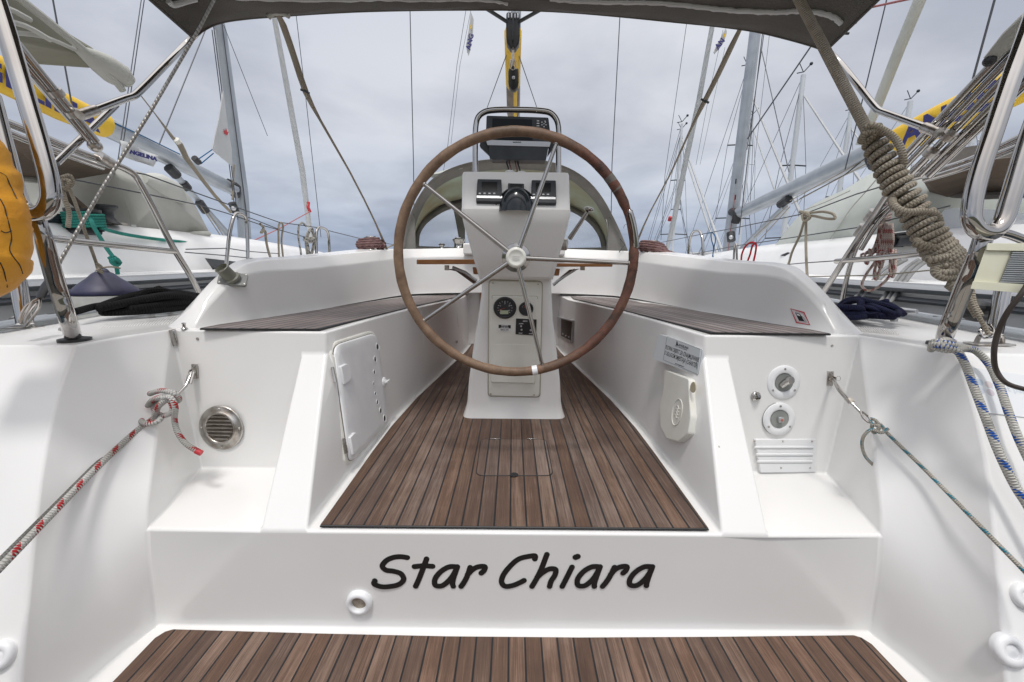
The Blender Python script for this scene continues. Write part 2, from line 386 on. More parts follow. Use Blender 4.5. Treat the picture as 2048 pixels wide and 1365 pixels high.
rope_beige = rope_mat('rope_beige', (0.43, 0.385, 0.315), None, 0.008)
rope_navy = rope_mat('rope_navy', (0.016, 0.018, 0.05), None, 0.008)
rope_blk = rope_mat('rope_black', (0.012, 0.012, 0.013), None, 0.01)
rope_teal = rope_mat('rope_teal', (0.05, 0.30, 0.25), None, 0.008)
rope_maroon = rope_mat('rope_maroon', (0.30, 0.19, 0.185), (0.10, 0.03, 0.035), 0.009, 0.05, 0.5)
rope_pink = rope_mat('rope_pink_fleck', (0.62, 0.52, 0.48), (0.30, 0.06, 0.06), 0.008, 0.05, 0.4)
rope_redp = rope_mat('rope_red', (0.50, 0.03, 0.04), None, 0.01)
rope_bluep = rope_mat('rope_blue', (0.02, 0.16, 0.38), None, 0.01)
wire_tw = rope_mat('wire_rope', (0.44, 0.43, 0.41), None, 0.016, twist=1, strand=False)
t_, b_ = nodes(wire_tw); b_.inputs['Metallic'].default_value = 0.5; b_.inputs['Roughness'].default_value = 0.4
wire = mat('steel_wire', (0.14, 0.145, 0.155), 0.4, 0.5)
wired = mat('dark_wire', (0.08, 0.085, 0.095), 0.5, 0.2)

def teak_mat(name, pitch=0.0492, shear=0.0, y0=0.0, x0=0.0, c_lo=(0.055, 0.030, 0.021), c_mid=(0.108, 0.060, 0.038), c_hi=(0.25, 0.162, 0.113), seam=0.115, grey=0.35):
    m = mat(name, c_mid, 0.7); t, b = nodes(m); N = t.nodes; L = t.links
    tc_ = N.new('ShaderNodeTexCoord'); sp = N.new('ShaderNodeSeparateXYZ'); 
    gm = N.new('ShaderNodeNewGeometry'); L.new(gm.outputs['Position'], sp.inputs[0])
    def mth(op, a, b_=None, c=None):
        n = N.new('ShaderNodeMath'); n.operation = op
        for i, q in enumerate((a, b_, c)):
            if q is None: continue
            if hasattr(q, 'links'): L.new(q, n.inputs[i])
            else: n.inputs[i].default_value = q
        return n.outputs[0]
    x, y = sp.outputs[0], sp.outputs[1]
    xs = mth('SUBTRACT', mth('SUBTRACT', x, x0), mth('MULTIPLY', mth('SUBTRACT', y, y0), shear))
    q = mth('DIVIDE', xs, pitch); fr = mth('FRACT', q); idx = mth('FLOOR', q)
    sm = mth('LESS_THAN', mth('MINIMUM', fr, mth('SUBTRACT', 1.0, fr)), seam / 2)
    cmb = N.new('ShaderNodeCombineXYZ'); L.new(idx, cmb.inputs[0])
    wn_ = N.new('ShaderNodeTexWhiteNoise'); wn_.noise_dimensions = '1D'; L.new(idx, wn_.inputs['W'])
    # long grain streaks
    gv = N.new('ShaderNodeCombineXYZ'); L.new(mth('MULTIPLY', xs, 330), gv.inputs[0]); L.new(mth('ADD', mth('MULTIPLY', y, 7.0), mth('MULTIPLY', idx, 3.7)), gv.inputs[1])
    g1 = N.new('ShaderNodeTexNoise'); g1.inputs['Scale'].default_value = 1; g1.inputs['Detail'].default_value = 6; g1.inputs['Roughness'].default_value = 0.7; L.new(gv.outputs[0], g1.inputs['Vector'])
    gv2 = N.new('ShaderNodeCombineXYZ'); L.new(mth('MULTIPLY', xs, 60), gv2.inputs[0]); L.new(mth('ADD', mth('MULTIPLY', y, 2.6), mth('MULTIPLY', idx, 9.1)), gv2.inputs[1])
    g2 = N.new('ShaderNodeTexNoise'); g2.inputs['Scale'].default_value = 1; g2.inputs['Detail'].default_value = 4; g2.inputs['Distortion'].default_value = 0.8; L.new(gv2.outputs[0], g2.inputs['Vector'])
    bl = N.new('ShaderNodeTexNoise'); bl.inputs['Scale'].default_value = 4.5; bl.inputs['Detail'].default_value = 6; bl.inputs['Roughness'].default_value = 0.6; L.new(gm.outputs['Position'], bl.inputs['Vector'])
    tone = mth('ADD', mth('MULTIPLY', g1.outputs[0], 0.74), mth('ADD', mth('MULTIPLY', g2.outputs[0], 0.46), mth('MULTIPLY', wn_.outputs[0], 0.21)))
    tone = mth('ADD', tone, mth('MULTIPLY', bl.outputs[0], 0.46))
    mr = N.new('ShaderNodeMapRange'); L.new(tone, mr.inputs[0]); mr.inputs[1].default_value = 0.64; mr.inputs[2].default_value = 1.20
    cr_ = N.new('ShaderNodeValToRGB'); L.new(mr.outputs[0], cr_.inputs[0]); e_ = cr_.color_ramp.elements
    e_[0].position = 0.0; e_[0].color = (*c_lo, 1); e_[1].position = 1.0; e_[1].color = (*c_hi, 1); k = e_.new(0.5); k.color = (*c_mid, 1)
    # silver-grey weathering per plank
    gz = mth('MULTIPLY', mth('MULTIPLY', mth('FRACT', mth('MULTIPLY', wn_.outputs[0], 7.3)), bl.outputs[0]), grey * 2)
    hsv = N.new('ShaderNodeMixRGB'); L.new(gz, hsv.inputs[0]); L.new(cr_.outputs[0], hsv.inputs[1])
    bw = N.new('ShaderNodeRGBToBW'); L.new(cr_.outputs[0], bw.inputs[0]); sc_ = N.new('ShaderNodeCombineXYZ')
    L.new(mth('MULTIPLY', bw.outputs[0], 1.08), sc_.inputs[0]); L.new(mth('MULTIPLY', bw.outputs[0], 1.0), sc_.inputs[1]); L.new(mth('MULTIPLY', bw.outputs[0], 0.97), sc_.inputs[2])
    L.new(sc_.outputs[0], hsv.inputs[2])
    fin = N.new('ShaderNodeMixRGB'); L.new(sm, fin.inputs[0]); L.new(hsv.outputs[0], fin.inputs[1]); fin.inputs[2].default_value = (0.010, 0.010, 0.011, 1)
    L.new(fin.outputs[0], b.inputs['Base Color'])
    rg = mth('SUBTRACT', 0.72, mth('MULTIPLY', sm, 0.2)); L.new(rg, b.inputs['Roughness'])
    hh = mth('SUBTRACT', mth('MULTIPLY', g1.outputs[0], 0.5), mth('MULTIPLY', sm, 0.9))
    bp = N.new('ShaderNodeBump'); bp.inputs['Strength'].default_value = 0.6; bp.inputs['Distance'].default_value = 0.0015; L.new(hh, bp.inputs['Height']); L.new(bp.outputs[0], b.inputs['Normal'])
    return m
# ================================================================ the yacht the photo is taken on
yacht = thing('sailing_yacht', 'white sailing yacht seen from its stern, lettered Star Chiara, with teak cockpit and steering wheel', 'yacht')
XC = 0.012
ZF, ZP, ZS = -0.78, -1.120, -0.25
half = dict(
 P0=(0, .25, ZP), P1=(1.10, .25, ZP), R0=(0, 1.095, ZP),
 T0=(0, 1.09, ZF), T1=(.615, 1.09, ZF), T2=(.752, 1.09, ZF),
 L1=(.80, 1.464, ZF), L2=(1.205, 1.464, ZF), C1=(.705, 1.495, -.33), C2=(.795, 1.49, -.33),
 B1=(.70, 1.50, ZS), BM=(.80, 1.502, ZS),
 F1=(.615, 1.90, ZF), F2=(.595, 2.32, ZF), F3=(.46, 3.6, ZF), F4=(.44, 4.05, ZF), FC=(0, 4.05, ZF),
 G1=(.672, 1.86, -.253), G2=(.612, 2.42, -.26), G3=(.455, 3.45, -.28), G4=(.44, 4.05, -.285),
 M1=(1.30, 2.42, -.255), M2=(1.22, 3.5, -.265), M3=(1.2, 4.5, -.25), D0=(1.90, 1.9, -.24), D1=(1.94, 2.6, -.22), D2=(1.95, 3.5, -.18), D3=(1.93, 4.5, -.12), D4=(1.7, 7, 0.0), D5=(1.1, 9.3, .13), D6=(0.0, 11.2, .25),
 M4=(0, 4.5, -.285),
)
faces = ['P0 P1 K14 R0', 'R0 K14 K13 K12 K11 K10 T2 T1 T0', 'T1 T2 C2 C1 N0_4 N0_3 N0_2 N0_1', 'T2 K10 L2 L1', 'T2 L1 C2', 'L1 L2 K0 BM C2', 'C1 C2 BM B1',
 'L2 ' + ' '.join('K%d' % i for i in range(11)),
 'F2 N10_1 N10_2 N10_3 N10_4 G2 G3 F3', 'F3 G3 G4 F4', 'T0 T1 N1_0 N2_0 N3_0 N4_0 F1 N6_0 N7_0 N8_0 N9_0 F2 F3 F4 FC',
 'B1 BM K0 M1 G2 N9_6 N8_6 N7_6 N6_6 G1 N4_6 N3_6 N2_6 N1_6', 'G2 M1 M2 G3', 'G3 M2 M3 G4', 'K0 S0_1 S0_2 S0_3 E0 W0_1 W0_2 O0 D0 M1', 'M1 D0 D1 M2', 'M2 D1 D2 D3 M3', 'G4 M3 M4', 'M3 D3 D4 M4', 'M4 D4 D5 D6']
# side wall of the stern well: K = its forward corner, E = its aft edge, O = the outer quarter of the transom
_E = spl([(1.335, 1.22, ZS), (1.318, 1.13, -.38), (1.282, 1.03, -.54), (1.235, .935, -.72), (1.195, .855, -.88), (1.168, .80, -1.0), (1.15, .75, -1.12), (1.14, .62, -1.3)], 4)
_E = [_E[round(i * (len(_E) - 1) / 16)] for i in range(17)]
_K = [Vector((1.30, 1.53, ZS)).lerp(Vector((1.10, 1.095, ZF)), i / 10) for i in range(11)] + [Vector((1.10, 1.095, ZF)).lerp(Vector((1.115, 1.10, ZP)), i / 4) for i in range(1, 5)]
_O = spl([(1.86, 1.30, -.26), (1.83, 1.16, -.42), (1.80, 1.05, -.60), (1.74, .90, -.85), (1.66, .78, -1.05), (1.60, .66, -1.2), (1.55, .5, -1.4)], 4)
_O = [_O[round(i * (len(_O) - 1) / 16)] for i in range(17)]
for it in range(4):
    k_ = [v.copy() for v in _K]
    for i in range(6, 14): _K[i] = (k_[i - 1] + k_[i] * 2 + k_[i + 1]) / 4 if i != 14 else k_[i]
# seat front as a fine ruled grid so that its slight twist stays smooth
def _nm(i, j):
    fixed = {(0, 0): 'T1', (5, 0): 'F1', (10, 0): 'F2', (0, 5): 'C1', (0, 6): 'B1', (5, 6): 'G1', (10, 6): 'G2'}
    if i == 10 and j == 5: return 'N10_5'
    return fixed.get((i, j), 'N%d_%d' % (i, j))
_bot = spl([half['T1'], half['F1'], half['F2']], 5); _top = spl([half['B1'], half['G1'], half['G2']], 5)
for i in range(11):
    for j in range(7):
        n_ = _nm(i, j)
        if n_ in half: continue
        t = j / 6
        if i == 0:
            half[n_] = tuple(Vector(half['T1']).lerp(Vector(half['C1']), j / 5)); continue
        half[n_] = tuple(_bot[i].lerp(_top[i], t))
for i in range(10):
    for j in range(6): faces.append(' '.join((_nm(i, j), _nm(i, j + 1), _nm(i + 1, j + 1), _nm(i + 1, j))))
faces = [f.replace('N10_3 N10_4 G2', 'N10_3 N10_4 N10_5 G2') for f in faces]
for i in range(15):
    half['K%d' % i] = tuple(_K[i])
for i in range(17):
    half['E%d' % i] = tuple(_E[i]); half['O%d' % i] = tuple(_O[i])
    for k, t in ((1, .12), (2, .5)):
        half['W%d_%d' % (i, k)] = tuple(_E[i].lerp(_O[i], t) + Vector((0, -.02 * (k == 2) - .012, 0)))
    if i < 15:
        for k, t in ((1, .3), (2, .6), (3, .88)):
            q = _K[i].lerp(_E[i], t); half['S%d_%d' % (i, k)] = (q.x + .018 * math.sin(math.pi * t), q.y, q.z)
for i in range(14):
    faces += ['K%d S%d_1 S%d_1 K%d' % (i, i, i + 1, i + 1), 'S%d_1 S%d_2 S%d_2 S%d_1' % (i, i, i + 1, i + 1), 'S%d_2 S%d_3 S%d_3 S%d_2' % (i, i, i + 1, i + 1), 'S%d_3 E%d E%d S%d_3' % (i, i, i + 1, i + 1)]
for i in range(16):
    faces += ['E%d W%d_1 W%d_1 E%d' % (i, i, i + 1, i + 1), 'W%d_1 W%d_2 W%d_2 W%d_1' % (i, i, i + 1, i + 1), 'W%d_2 O%d O%d W%d_2' % (i, i, i + 1, i + 1)]
half['P2'] = (1.12, .25, -1.3)
for k in (1, 2, 3):
    for it in range((0, 10, 20, 30)[k]):
        o_ = [Vector(half['S%d_%d' % (i, k)]) for i in range(15)]
        for i in range(1, 14):
            half['S%d_%d' % (i, k)] = tuple((o_[i - 1] + o_[i] * 2 + o_[i + 1]) / 4)
faces += ['K14 S14_1 S14_2 S14_3 E14 P1', 'E14 E15 E16 P2 P1']
def half_mesh(tab, fcs, name, m, parent, bevel, seg, xc=XC):
    ks = list(tab); mb = MB(); idx = {}
    for s in (1, -1):
        for k in ks:
            x, y, z = tab[k]
            if s == -1 and abs(x) < 1e-6: idx[(k, s)] = idx[(k, 1)]; continue
            idx[(k, s)] = len(mb.v); mb.v.append(Vector((x * s + xc, y, z)))
    for s in (1, -1):
        for f in fcs:
            q = [idx[(k, s)] for k in f.split()]
            mb.f.append(q if s == 1 else q[::-1]); mb.uv.append(None); mb.m.append(0)
    return mb
deck_mb = half_mesh(half, faces, 'd', gel, yacht, 0, 0)
# BVH of the sharp moulding, used to seat the fittings on it
def bvh_of(*mbs):
    vs = []; fs = []
    for mb in mbs:
        o = len(vs); vs += [tuple(p) for p in mb.v]; fs += [[i + o for i in f] for f in mb.f]
    return BVHTree.FromPolygons(vs, fs)
deck = obj('deck_moulding', deck_mb, gel, yacht, bevel=0.027, seg=6)
deck.modifiers['bevel'].angle_limit = R(24)
nn = deck.modifiers.new('wn', 'WEIGHTED_NORMAL'); nn.keep_sharp = False; nn.weight = 60
deck.data.set_sharp_from_angle(angle=R(180))
# hull sides down to the water
hl = [tuple(p) for p in _O[::-1]] + [(1.90, 1.9, -.24), (1.94, 2.6, -.22), (1.95, 3.5, -.18), (1.93, 4.5, -.12), (1.7, 7, 0.0), (1.1, 9.3, .13), (0.02, 11.2, .25)]
hb = MB()
for s in (1, -1):
    rows = []
    for t in (0, .35, .7, 1):
        rows.append([V(s * (x * (1 - .13 * t ** 2)) + XC, y + (.0 if x > .1 else -.3 * t), z + (-1.62 - z) * t) for x, y, z in hl])
    hb.grid(rows)
hb.add([(1.1 + XC, .25, -1.13), (-1.1 + XC, .25, -1.13), (-1.1 + XC, .3, -1.62), (1.1 + XC, .3, -1.62)], [(0, 1, 2, 3)])
obj('hull', hb, gelw, yacht)
# ---- coaming (loft of sections going forward and round in front of the cockpit)
st = []   # per station: base in, knee, shoulder(top in), top out, base out   as (x,y,z) half side
zb = -.256
def cst(bx, by, kx, ky, kz, sx, sy, sz, tx, ty, tz, ox, oy):
    st.append([(bx, by, zb), (kx, ky, kz), (sx, sy, sz), (tx, ty, tz), (ox, oy, zb)])
cst(1.235, 1.56, 1.24, 1.565, -.24, 1.26, 1.575, -.235, 1.29, 1.58, -.235, 1.36, 1.57)
cst(1.222, 1.60, 1.228, 1.64, -.17, 1.245, 1.66, -.135, 1.285, 1.67, -.13, 1.385, 1.62)
cst(1.195, 1.71, 1.195, 1.76, -.075, 1.215, 1.78, -.045, 1.27, 1.80, -.035, 1.41, 1.76)
cst(1.172, 1.83, 1.178, 1.86, -.045, 1.205, 1.885, .000, 1.27, 1.90, .008, 1.42, 1.92)
cst(1.105, 2.28, 1.122, 2.28, -.030, 1.175, 2.28, .030, 1.27, 2.30, .036, 1.42, 2.34)
cst(1.062, 2.62, 1.085, 2.62, -.010, 1.135, 2.62, .056, 1.25, 2.64, .062, 1.40, 2.66)
cst(1.010, 3.00, 1.030, 3.00, .015, 1.075, 3.00, .086, 1.22, 3.00, .092, 1.38, 3.00)
cst(.945, 3.38, .965, 3.38, .040, 1.000, 3.40, .115, 1.19, 3.40, .120, 1.35, 3.40)
cst(.860, 3.60, .880, 3.62, .055, .900, 3.68, .130, 1.16, 3.80, .135, 1.32, 3.80)
cst(.700, 3.72, .710, 3.75, .065, .720, 3.82, .142, 1.05, 4.30, .145, 1.30, 4.60)
cst(.520, 3.80, .520, 3.82, .070, .520, 3.88, .150, .52, 4.60, .15, .52, 4.8)
cst(.300, 3.86, .300, 3.88, .072, .300, 3.93, .155, .30, 4.60, .155, .30, 4.8)
cm = MB()
for s in (1, -1):
    rows = [[V(p[0] * s + XC, p[1], p[2]) for p in row] for row in st]
    # refine along and bend: spline every column
    cols = list(zip(*rows)); cols = [spl(c, 5) for c in cols]; rows = list(zip(*cols))
    cm.grid([list(r_) for r_ in rows])
    a = [V(p[0] * s + XC, p[1], p[2]) for p in st[0]]
    cm.add(a, [(0, 1, 2, 3, 4)])
coam = obj('coaming', cm, gel, yacht, merge=True, bevel=0.022, seg=4)
coam.modifiers['bevel'].angle_limit = R(22); coam.data.set_sharp_from_angle(angle=R(180))
nn = coam.modifiers.new('wn', 'WEIGHTED_NORMAL'); nn.weight = 60
# forward bulkhead with the companionway
bk = MB(); bk.box((XC - .38, 4.02, -.31), .16, .06, .94); bk.box((XC + .38, 4.02, -.31), .16, .06, .94); bk.box((XC, 4.03, .14), .92, .5, .10)
obj('cockpit_bulkhead', bk, gel, yacht, bevel=0.012)
wd = MB(); wd.box((XC, 4.04, -.33), .59, .03, .9); obj('companionway_door', wd, darkwood, yacht)
fr = MB()
for s in (-1, 1): fr.box((XC + s * .31, 3.99, -.31), .028, .05, .92)
obj('companionway_frame', fr, mahog, yacht, bevel=.004)
# ---- teak
teak_floor = teak_mat('teak_floor', 0.0487, 0, 0, XC - 0.012)
teak_plat = teak_mat('teak_platform', 0.0487, 0, 0, XC - 0.014, (0.056, 0.030, 0.020), (0.116, 0.064, 0.041), (0.265, 0.165, 0.113), grey=.25)
seat_c = dict(c_lo=(0.10, 0.078, 0.072), c_mid=(0.20, 0.162, 0.15), c_hi=(0.32, 0.27, 0.255), grey=.5, seam=.26)
teak_L = teak_mat('teak_seat', 0.047, 0.135, 1.5, XC - .743, **seat_c)
teak_R = teak_mat('teak_seat_mirrored', 0.047, -0.135, 1.5, XC + .743, **seat_c)
caulk = mat('caulk', (0.012, 0.012, 0.013), 0.5)
def slab(name, poly, z, m, th=.009, parent=yacht, edge=True):
    """a teak sheet with a black caulked border, following z(x,y)"""
    zz = z if callable(z) else (lambda x, y: z)
    top = [V(x, y, zz(x, y) + th) for x, y in poly]
    o = obj(name, MB().prism(top, (0, 0, -th)), m, parent, smooth=False)
    if edge:
        n = len(poly); c = sum((Vector(p) for p in poly), Vector((0, 0))) / n
        tb = MB(); tb.tube([V(x, y, zz(x, y) + th * .45) for x, y in poly], .0038, 6, closed=True)
        obj('caulk_border', tb, caulk, o)
    return o
hx = [(.580, 1.105), (.588, 1.60), (.588, 1.88), (.565, 2.30), (.425, 3.6), (.41, 3.98)]
poly = [(XC + x, y) for x, y in hx] + [(XC - x, y) for x, y in hx[::-1]]
floor_t = slab('cockpit_sole_teak', poly, ZF + .003, teak_floor)
c_ = .055
pl = [(1.078, .27), (1.074, 1.045), (1.062, 1.066), (1.045, 1.074), (.6, 1.064), (.2, 1.058), (0, 1.058)]
poly = [(XC + x, y) for x, y in pl] + [(XC - x, y) for x, y in pl[-2::-1]]
slab('platform_teak', poly, ZP + .003, teak_plat)
sx_ = [(.735, 1.515), (1.17, 1.505), (1.175, 1.62), (1.135, 1.80), (1.075, 2.28), (1.035, 2.62), (.98, 3.0), (.91, 3.37), (.83, 3.56), (.70, 3.66), (.52, 3.74), (.50, 3.42), (.645, 2.42)]
for s, m in ((1, teak_R), (-1, teak_L)):
    slab('seat_teak', [(XC + s * x, y) for x, y in sx_], lambda x, y: -.2475 - max(0, y - 1.5) * .0155, m, .008)
# floor hatch with its hinges and finger hole
hp = [PZ(x, y, ZF + .014) for x, y in ((962, 878), (1092, 879), (1106, 951), (952, 951))]
def rrect(pts, r_, n=4):
    o = []
    for i in range(len(pts)):
        a, b, c = pts[i - 1], pts[i], pts[(i + 1) % len(pts)]
        p = b + (a - b).normalized() * r_; q = b + (c - b).normalized() * r_
        for k in range(n + 1):
            t = k / n; o.append(p * (1 - t) ** 2 + b * 2 * t * (1 - t) + q * t * t)
    return o
teak_hatch = teak_mat('teak_hatch', 0.0487, 0, 0, XC - 0.012, c_lo=(0.06, 0.036, 0.026), c_mid=(0.13, 0.082, 0.060), c_hi=(0.27, 0.195, 0.152))
hr_ = rrect(hp, .03)
hat = obj('floor_hatch', MB().prism([p - V(0, 0, .0) for p in hr_], (0, 0, -.004)), teak_hatch, yacht, smooth=False)
obj('hatch_seam', MB().tube([p - V(0, 0, .0015) for p in hr_], .0023, 6, closed=True), caulk, hat)
for x in (990, 1064):
    a = PZ(x, 878, ZF + .016)
    obj('hinge', MB().box(a, .045, .008, .005), steel, hat, bevel=.001)
a = PZ(1028, 950, ZF + .015)
obj('finger_hole', MB().lathe(a, (0, 0, 1), [(0, 0), (.014, 0), (.016, .001)], 16), caulk, hat)
# ---- seating of fittings: cast a ray through a pixel on the moulding
BV = bvh_of(deck_mb, cm)
def hit(x, y):
    d = ray(x, y).normalized()
    r0 = BV.ray_cast(Vector((0, 0, 0)), d)
    if r0[0] is None: raise Exception('no hit %s %s' % (x, y))
    n = r0[1] if r0[1].dot(d) < 0 else -r0[1]
    return r0[0], n
def patch(x0y0, th=.004, lift=0.0):
    """closed plate laid on the moulding along a pixel outline"""
    base = [hit(x, y) for x, y in x0y0]
    n = sum((b[1] for b in base), Vector()).normalized()
    return [b[0] + n * (th + lift) for b in base], n, th
def fr_at(x, y, up=(0, 0, 1), lift=0.0):
    p, n = hit(x, y); z = n; xx = Vector(up).cross(z)
    if xx.length < .1: xx = V(1, 0, 0)
    return frame(p + n * lift, xx, z)          # local Z off the wall, local Y up
def T(mtx, mb0):
    mb0.v = [mtx @ p for p in mb0.v]; return mb0
def screw(parent, x, y, r_=.004, lift=0, name='screw'):
    m4 = fr_at(x, y, lift=lift)
    return obj(name, T(m4, MB().lathe((0, 0, 0), (0, 0, 1), [(r_, 0), (r_, .0012), (r_ * .7, .0022), (r_ * .35, .0012), (0, .0012)], 12)), steelm, parent)
# ---- lettering on the transom riser
LT = [
 [(335,192),(300,187),(255,191),(212,210),(189,243),(208,264),(255,272),(298,287),(314,318),(292,346),(238,361),(180,362),(140,345),(145,328)],
 [(448,200),(425,262),(402,320),(384,360)], [(377,245),(430,240),(483,243)],
 [(628,246),(582,246),(528,277),(496,322),(500,354),(535,358),(580,325),(612,280),(628,246),(606,310),(600,345),(604,360)],
 [(703,250),(686,300),(668,335),(650,361)], [(688,292),(718,262),(750,246),(790,246),(784,268),(768,283)],
 [(1082,200),(1084,183),(1040,186),(985,202),(930,250),(892,305),(888,340),(908,360),(950,356),(995,338),(1018,326)],
 [(1152,174),(1118,262),(1092,315),(1065,361)], [(1095,308),(1130,278),(1170,258),(1203,262),(1200,292),(1176,332),(1168,361)],
 [(1299,248),(1268,310),(1242,361)], [(1320,190),(1332,186)],
 [(1463,246),(1417,246),(1363,277),(1331,322),(1335,354),(1370,358),(1415,325),(1447,280),(1463,246),(1440,310),(1430,345),(1430,361)],
 [(1548,249),(1522,300),(1500,335),(1478,361)], [(1525,292),(1552,262),(1585,246),(1621,246),(1614,268),(1598,283)],
 [(1770,246),(1724,246),(1670,277),(1637,322),(1640,352),(1675,356),(1722,322),(1754,280),(1770,246),(1746,310),(1736,345),(1735,357)],
]
lm = MB()
for k, s in enumerate(LT):
    pts = [PY(700 + x / 2.9257, 1050 + y / 2.9257, 1.0908) for x, y in s]
    lm.tube(pts, .0088 if k != 10 else .0095, 10, smooth=6, flat=.10, nrm=(0, 1, 0))
    for p in (pts[0], pts[-1]): lm.ball(p, .0088 if k != 10 else .0095, 6, sc=(1, .10, 1))
obj('name_lettering', lm, vinyl, yacht, label='black Star Chiara lettering across the transom')
# drain outlet below the name
def ring_fitting(name, x, y, ro, ri, parent=yacht, m=white, depth=.02, hole=None):
    m4 = fr_at(x, y)
    o = obj(name, T(m4, MB().lathe((0, 0, 0), (0, 0, 1), [(ro * 1.03, -.004), (ro, .006), (ro * .92, .013), (ri * 1.15, .016), (ri, .012), (ri * .93, .002)], 32)), m, parent, smooth='full')
    if hole: obj('recess', T(m4, MB().lathe((0, 0, .0015), (0, 0, 1), [(ri * .99, .0), (ri * .6, .001), (0, .0015)], 24)), hole, o)
    return o, m4
grime = mat('grimy_recess', (0.34, 0.29, 0.22), 0.6); vary(grime, (0.2, 0.15, 0.1), (0.55, 0.5, 0.42), 40, 4)
ring_fitting('drain_outlet', 719, 1204, .0395, .0235, hole=grime)
# ================================================================ steering pedestal, wheel, instruments
def rsec(cx, hw, yf, yb, z, r_=.03, n=4):
    """rounded rectangle section, half width hw, from yf to yb"""
    pts = [V(cx - hw, yf, z), V(cx + hw, yf, z), V(cx + hw, yb, z), V(cx - hw, yb, z)]
    return rrect(pts, r_, n)
def lv(hwpx, y, Yf, Yb, r_=.03, cx=1030.5):
    """pedestal level from pixels: front edge at depth Yf"""
    a, b = PY(cx - hwpx, y, Yf), PY(cx + hwpx, y, Yf)
    return ((a.x + b.x) / 2, (b.x - a.x) / 2, Yf, Yb, (a.z + b.z) / 2, r_)
def loft(levels, cap_top=True):
    mb = MB(); rows = [rsec(*l) for l in levels]; mb.grid(rows, closed_u=True)
    n = len(rows[0]); k = len(rows) - 1
    mb.add(rows[-1], [tuple(range(n))]); mb.add(rows[0], [tuple(range(n))[::-1]])
    return mb
col = [lv(104, 841, 1.975, 2.46, .05, 1028), lv(103.5, 836, 1.978, 2.455, .05, 1028), lv(99, 826, 1.985, 2.43, .04, 1028), lv(95, 806, 1.985, 2.41, .035, 1028.5), lv(92, 760, 1.96, 2.38, .03, 1029), lv(83, 690, 1.925, 2.33, .03, 1030), lv(76, 640, 1.90, 2.29, .03, 1031), lv(71, 590, 1.865, 2.25, .028, 1033), lv(70, 545, 1.84, 2.22, .028, 1034)]
pedestal = obj('steering_pedestal', loft(col), gel, yacht, smooth=True, angle=50, merge=True)
head = [lv(75, 559, 1.815, 2.20, .03, 1032.5), lv(76, 554, 1.80, 2.20, .03, 1032.5), lv(90, 505, 1.755, 2.18, .03, 1032), lv(105, 452, 1.715, 2.15, .026, 1032), lv(109.5, 432, 1.70, 2.14, .024, 1032), lv(110.5, 419, 1.70, 2.14, .024, 1032), lv(109.5, 416, 1.705, 2.13, .020, 1032), lv(108.5, 380, 1.755, 2.10, .018, 1031.5), lv(107.8, 350, 1.795, 2.05, .018, 1031.5), lv(106, 344.8, 1.803, 2.04, .02, 1031.5)]
hd = obj('binnacle_head', loft(head), gel, pedestal, angle=28, merge=True)
HB = bvh_of(loft(col), loft(head))
def hitp(x, y):
    d = ray(x, y).normalized(); r0 = HB.ray_cast(Vector((0, 0, 0)), d); n = r0[1]
    return r0[0], (n if n.dot(d) < 0 else -n)
def pfr(x, y, lift=0.0):
    p, n = hitp(x, y); return frame(p + n * lift, V(0, 0, 1).cross(n), n)
def plate_px(px, th, depth_in=.004, r_=.004, getter=hitp, off=0.0):
    """rounded plate whose outline is the given pixels, lying on the surface"""
    b = [getter(x, y) for x, y in px]; n = sum((q[1] for q in b), Vector()).normalized()
    o = rrect([q[0] for q in b], r_)
    return MB().prism([p + n * (th + off) for p in o], -n * (th + depth_in)), n
# cream engine panel
mb, n = plate_px([(979, 561), (1084, 564), (1079, 793), (977, 791)], .006, .004, .018)
panel = obj('engine_panel', mb, cream, yacht, smooth=False, bevel=.003)
nrm_panel = n
def onp(x, y, lift=.006):
    p, n_ = hitp(x, y); return p + nrm_panel * lift
def ppl(px, th, r_, lift=.0062):
    o = rrect([onp(x, y, lift) for x, y in px], r_); return MB().prism([p + nrm_panel * th for p in o], -nrm_panel * (th + .001))
sub = obj('gauge_plate', ppl([(985, 591), (1074, 593), (1074, 672), (984, 670)], .006, .005), cream, panel, bevel=.002)
obj('panel_shadow_gap', MB().tube(rrect([onp(x, y, .0065) for x, y in ((984.5, 590), (1075, 592), (1074.5, 673), (983.5, 671))], .006), .0020, 6, closed=True), mat('panel_gap', (0.42, 0.385, 0.30), 0.7), panel)
obj('panel_shadow_gap', MB().tube(rrect([onp(x, y, .0012) for x, y in ((978, 560), (1085, 563), (1080, 794.5), (976, 792.5))], .02), .0022, 6, closed=True), bpy.data.materials['panel_gap'], panel)
obj('battery_hatch', ppl([(985, 685), (1071, 686), (1069, 765), (983, 763)], .008, .008), cream, panel, bevel=.004)
for x, y in ((986, 566), (1076, 568), (981, 678), (982, 787), (1068, 789), (1071, 680)):
    p = onp(x, y, .0065)
    obj('screw', MB().lathe(p, nrm_panel, [(.0035, 0), (.0032, .0015), (0, .001)], 10), steelm, panel)
dial = mat('dial_face', (0.035, 0.038, 0.045), 0.3); whitep = mat('white_print', (0.7, 0.7, 0.7), 0.5)
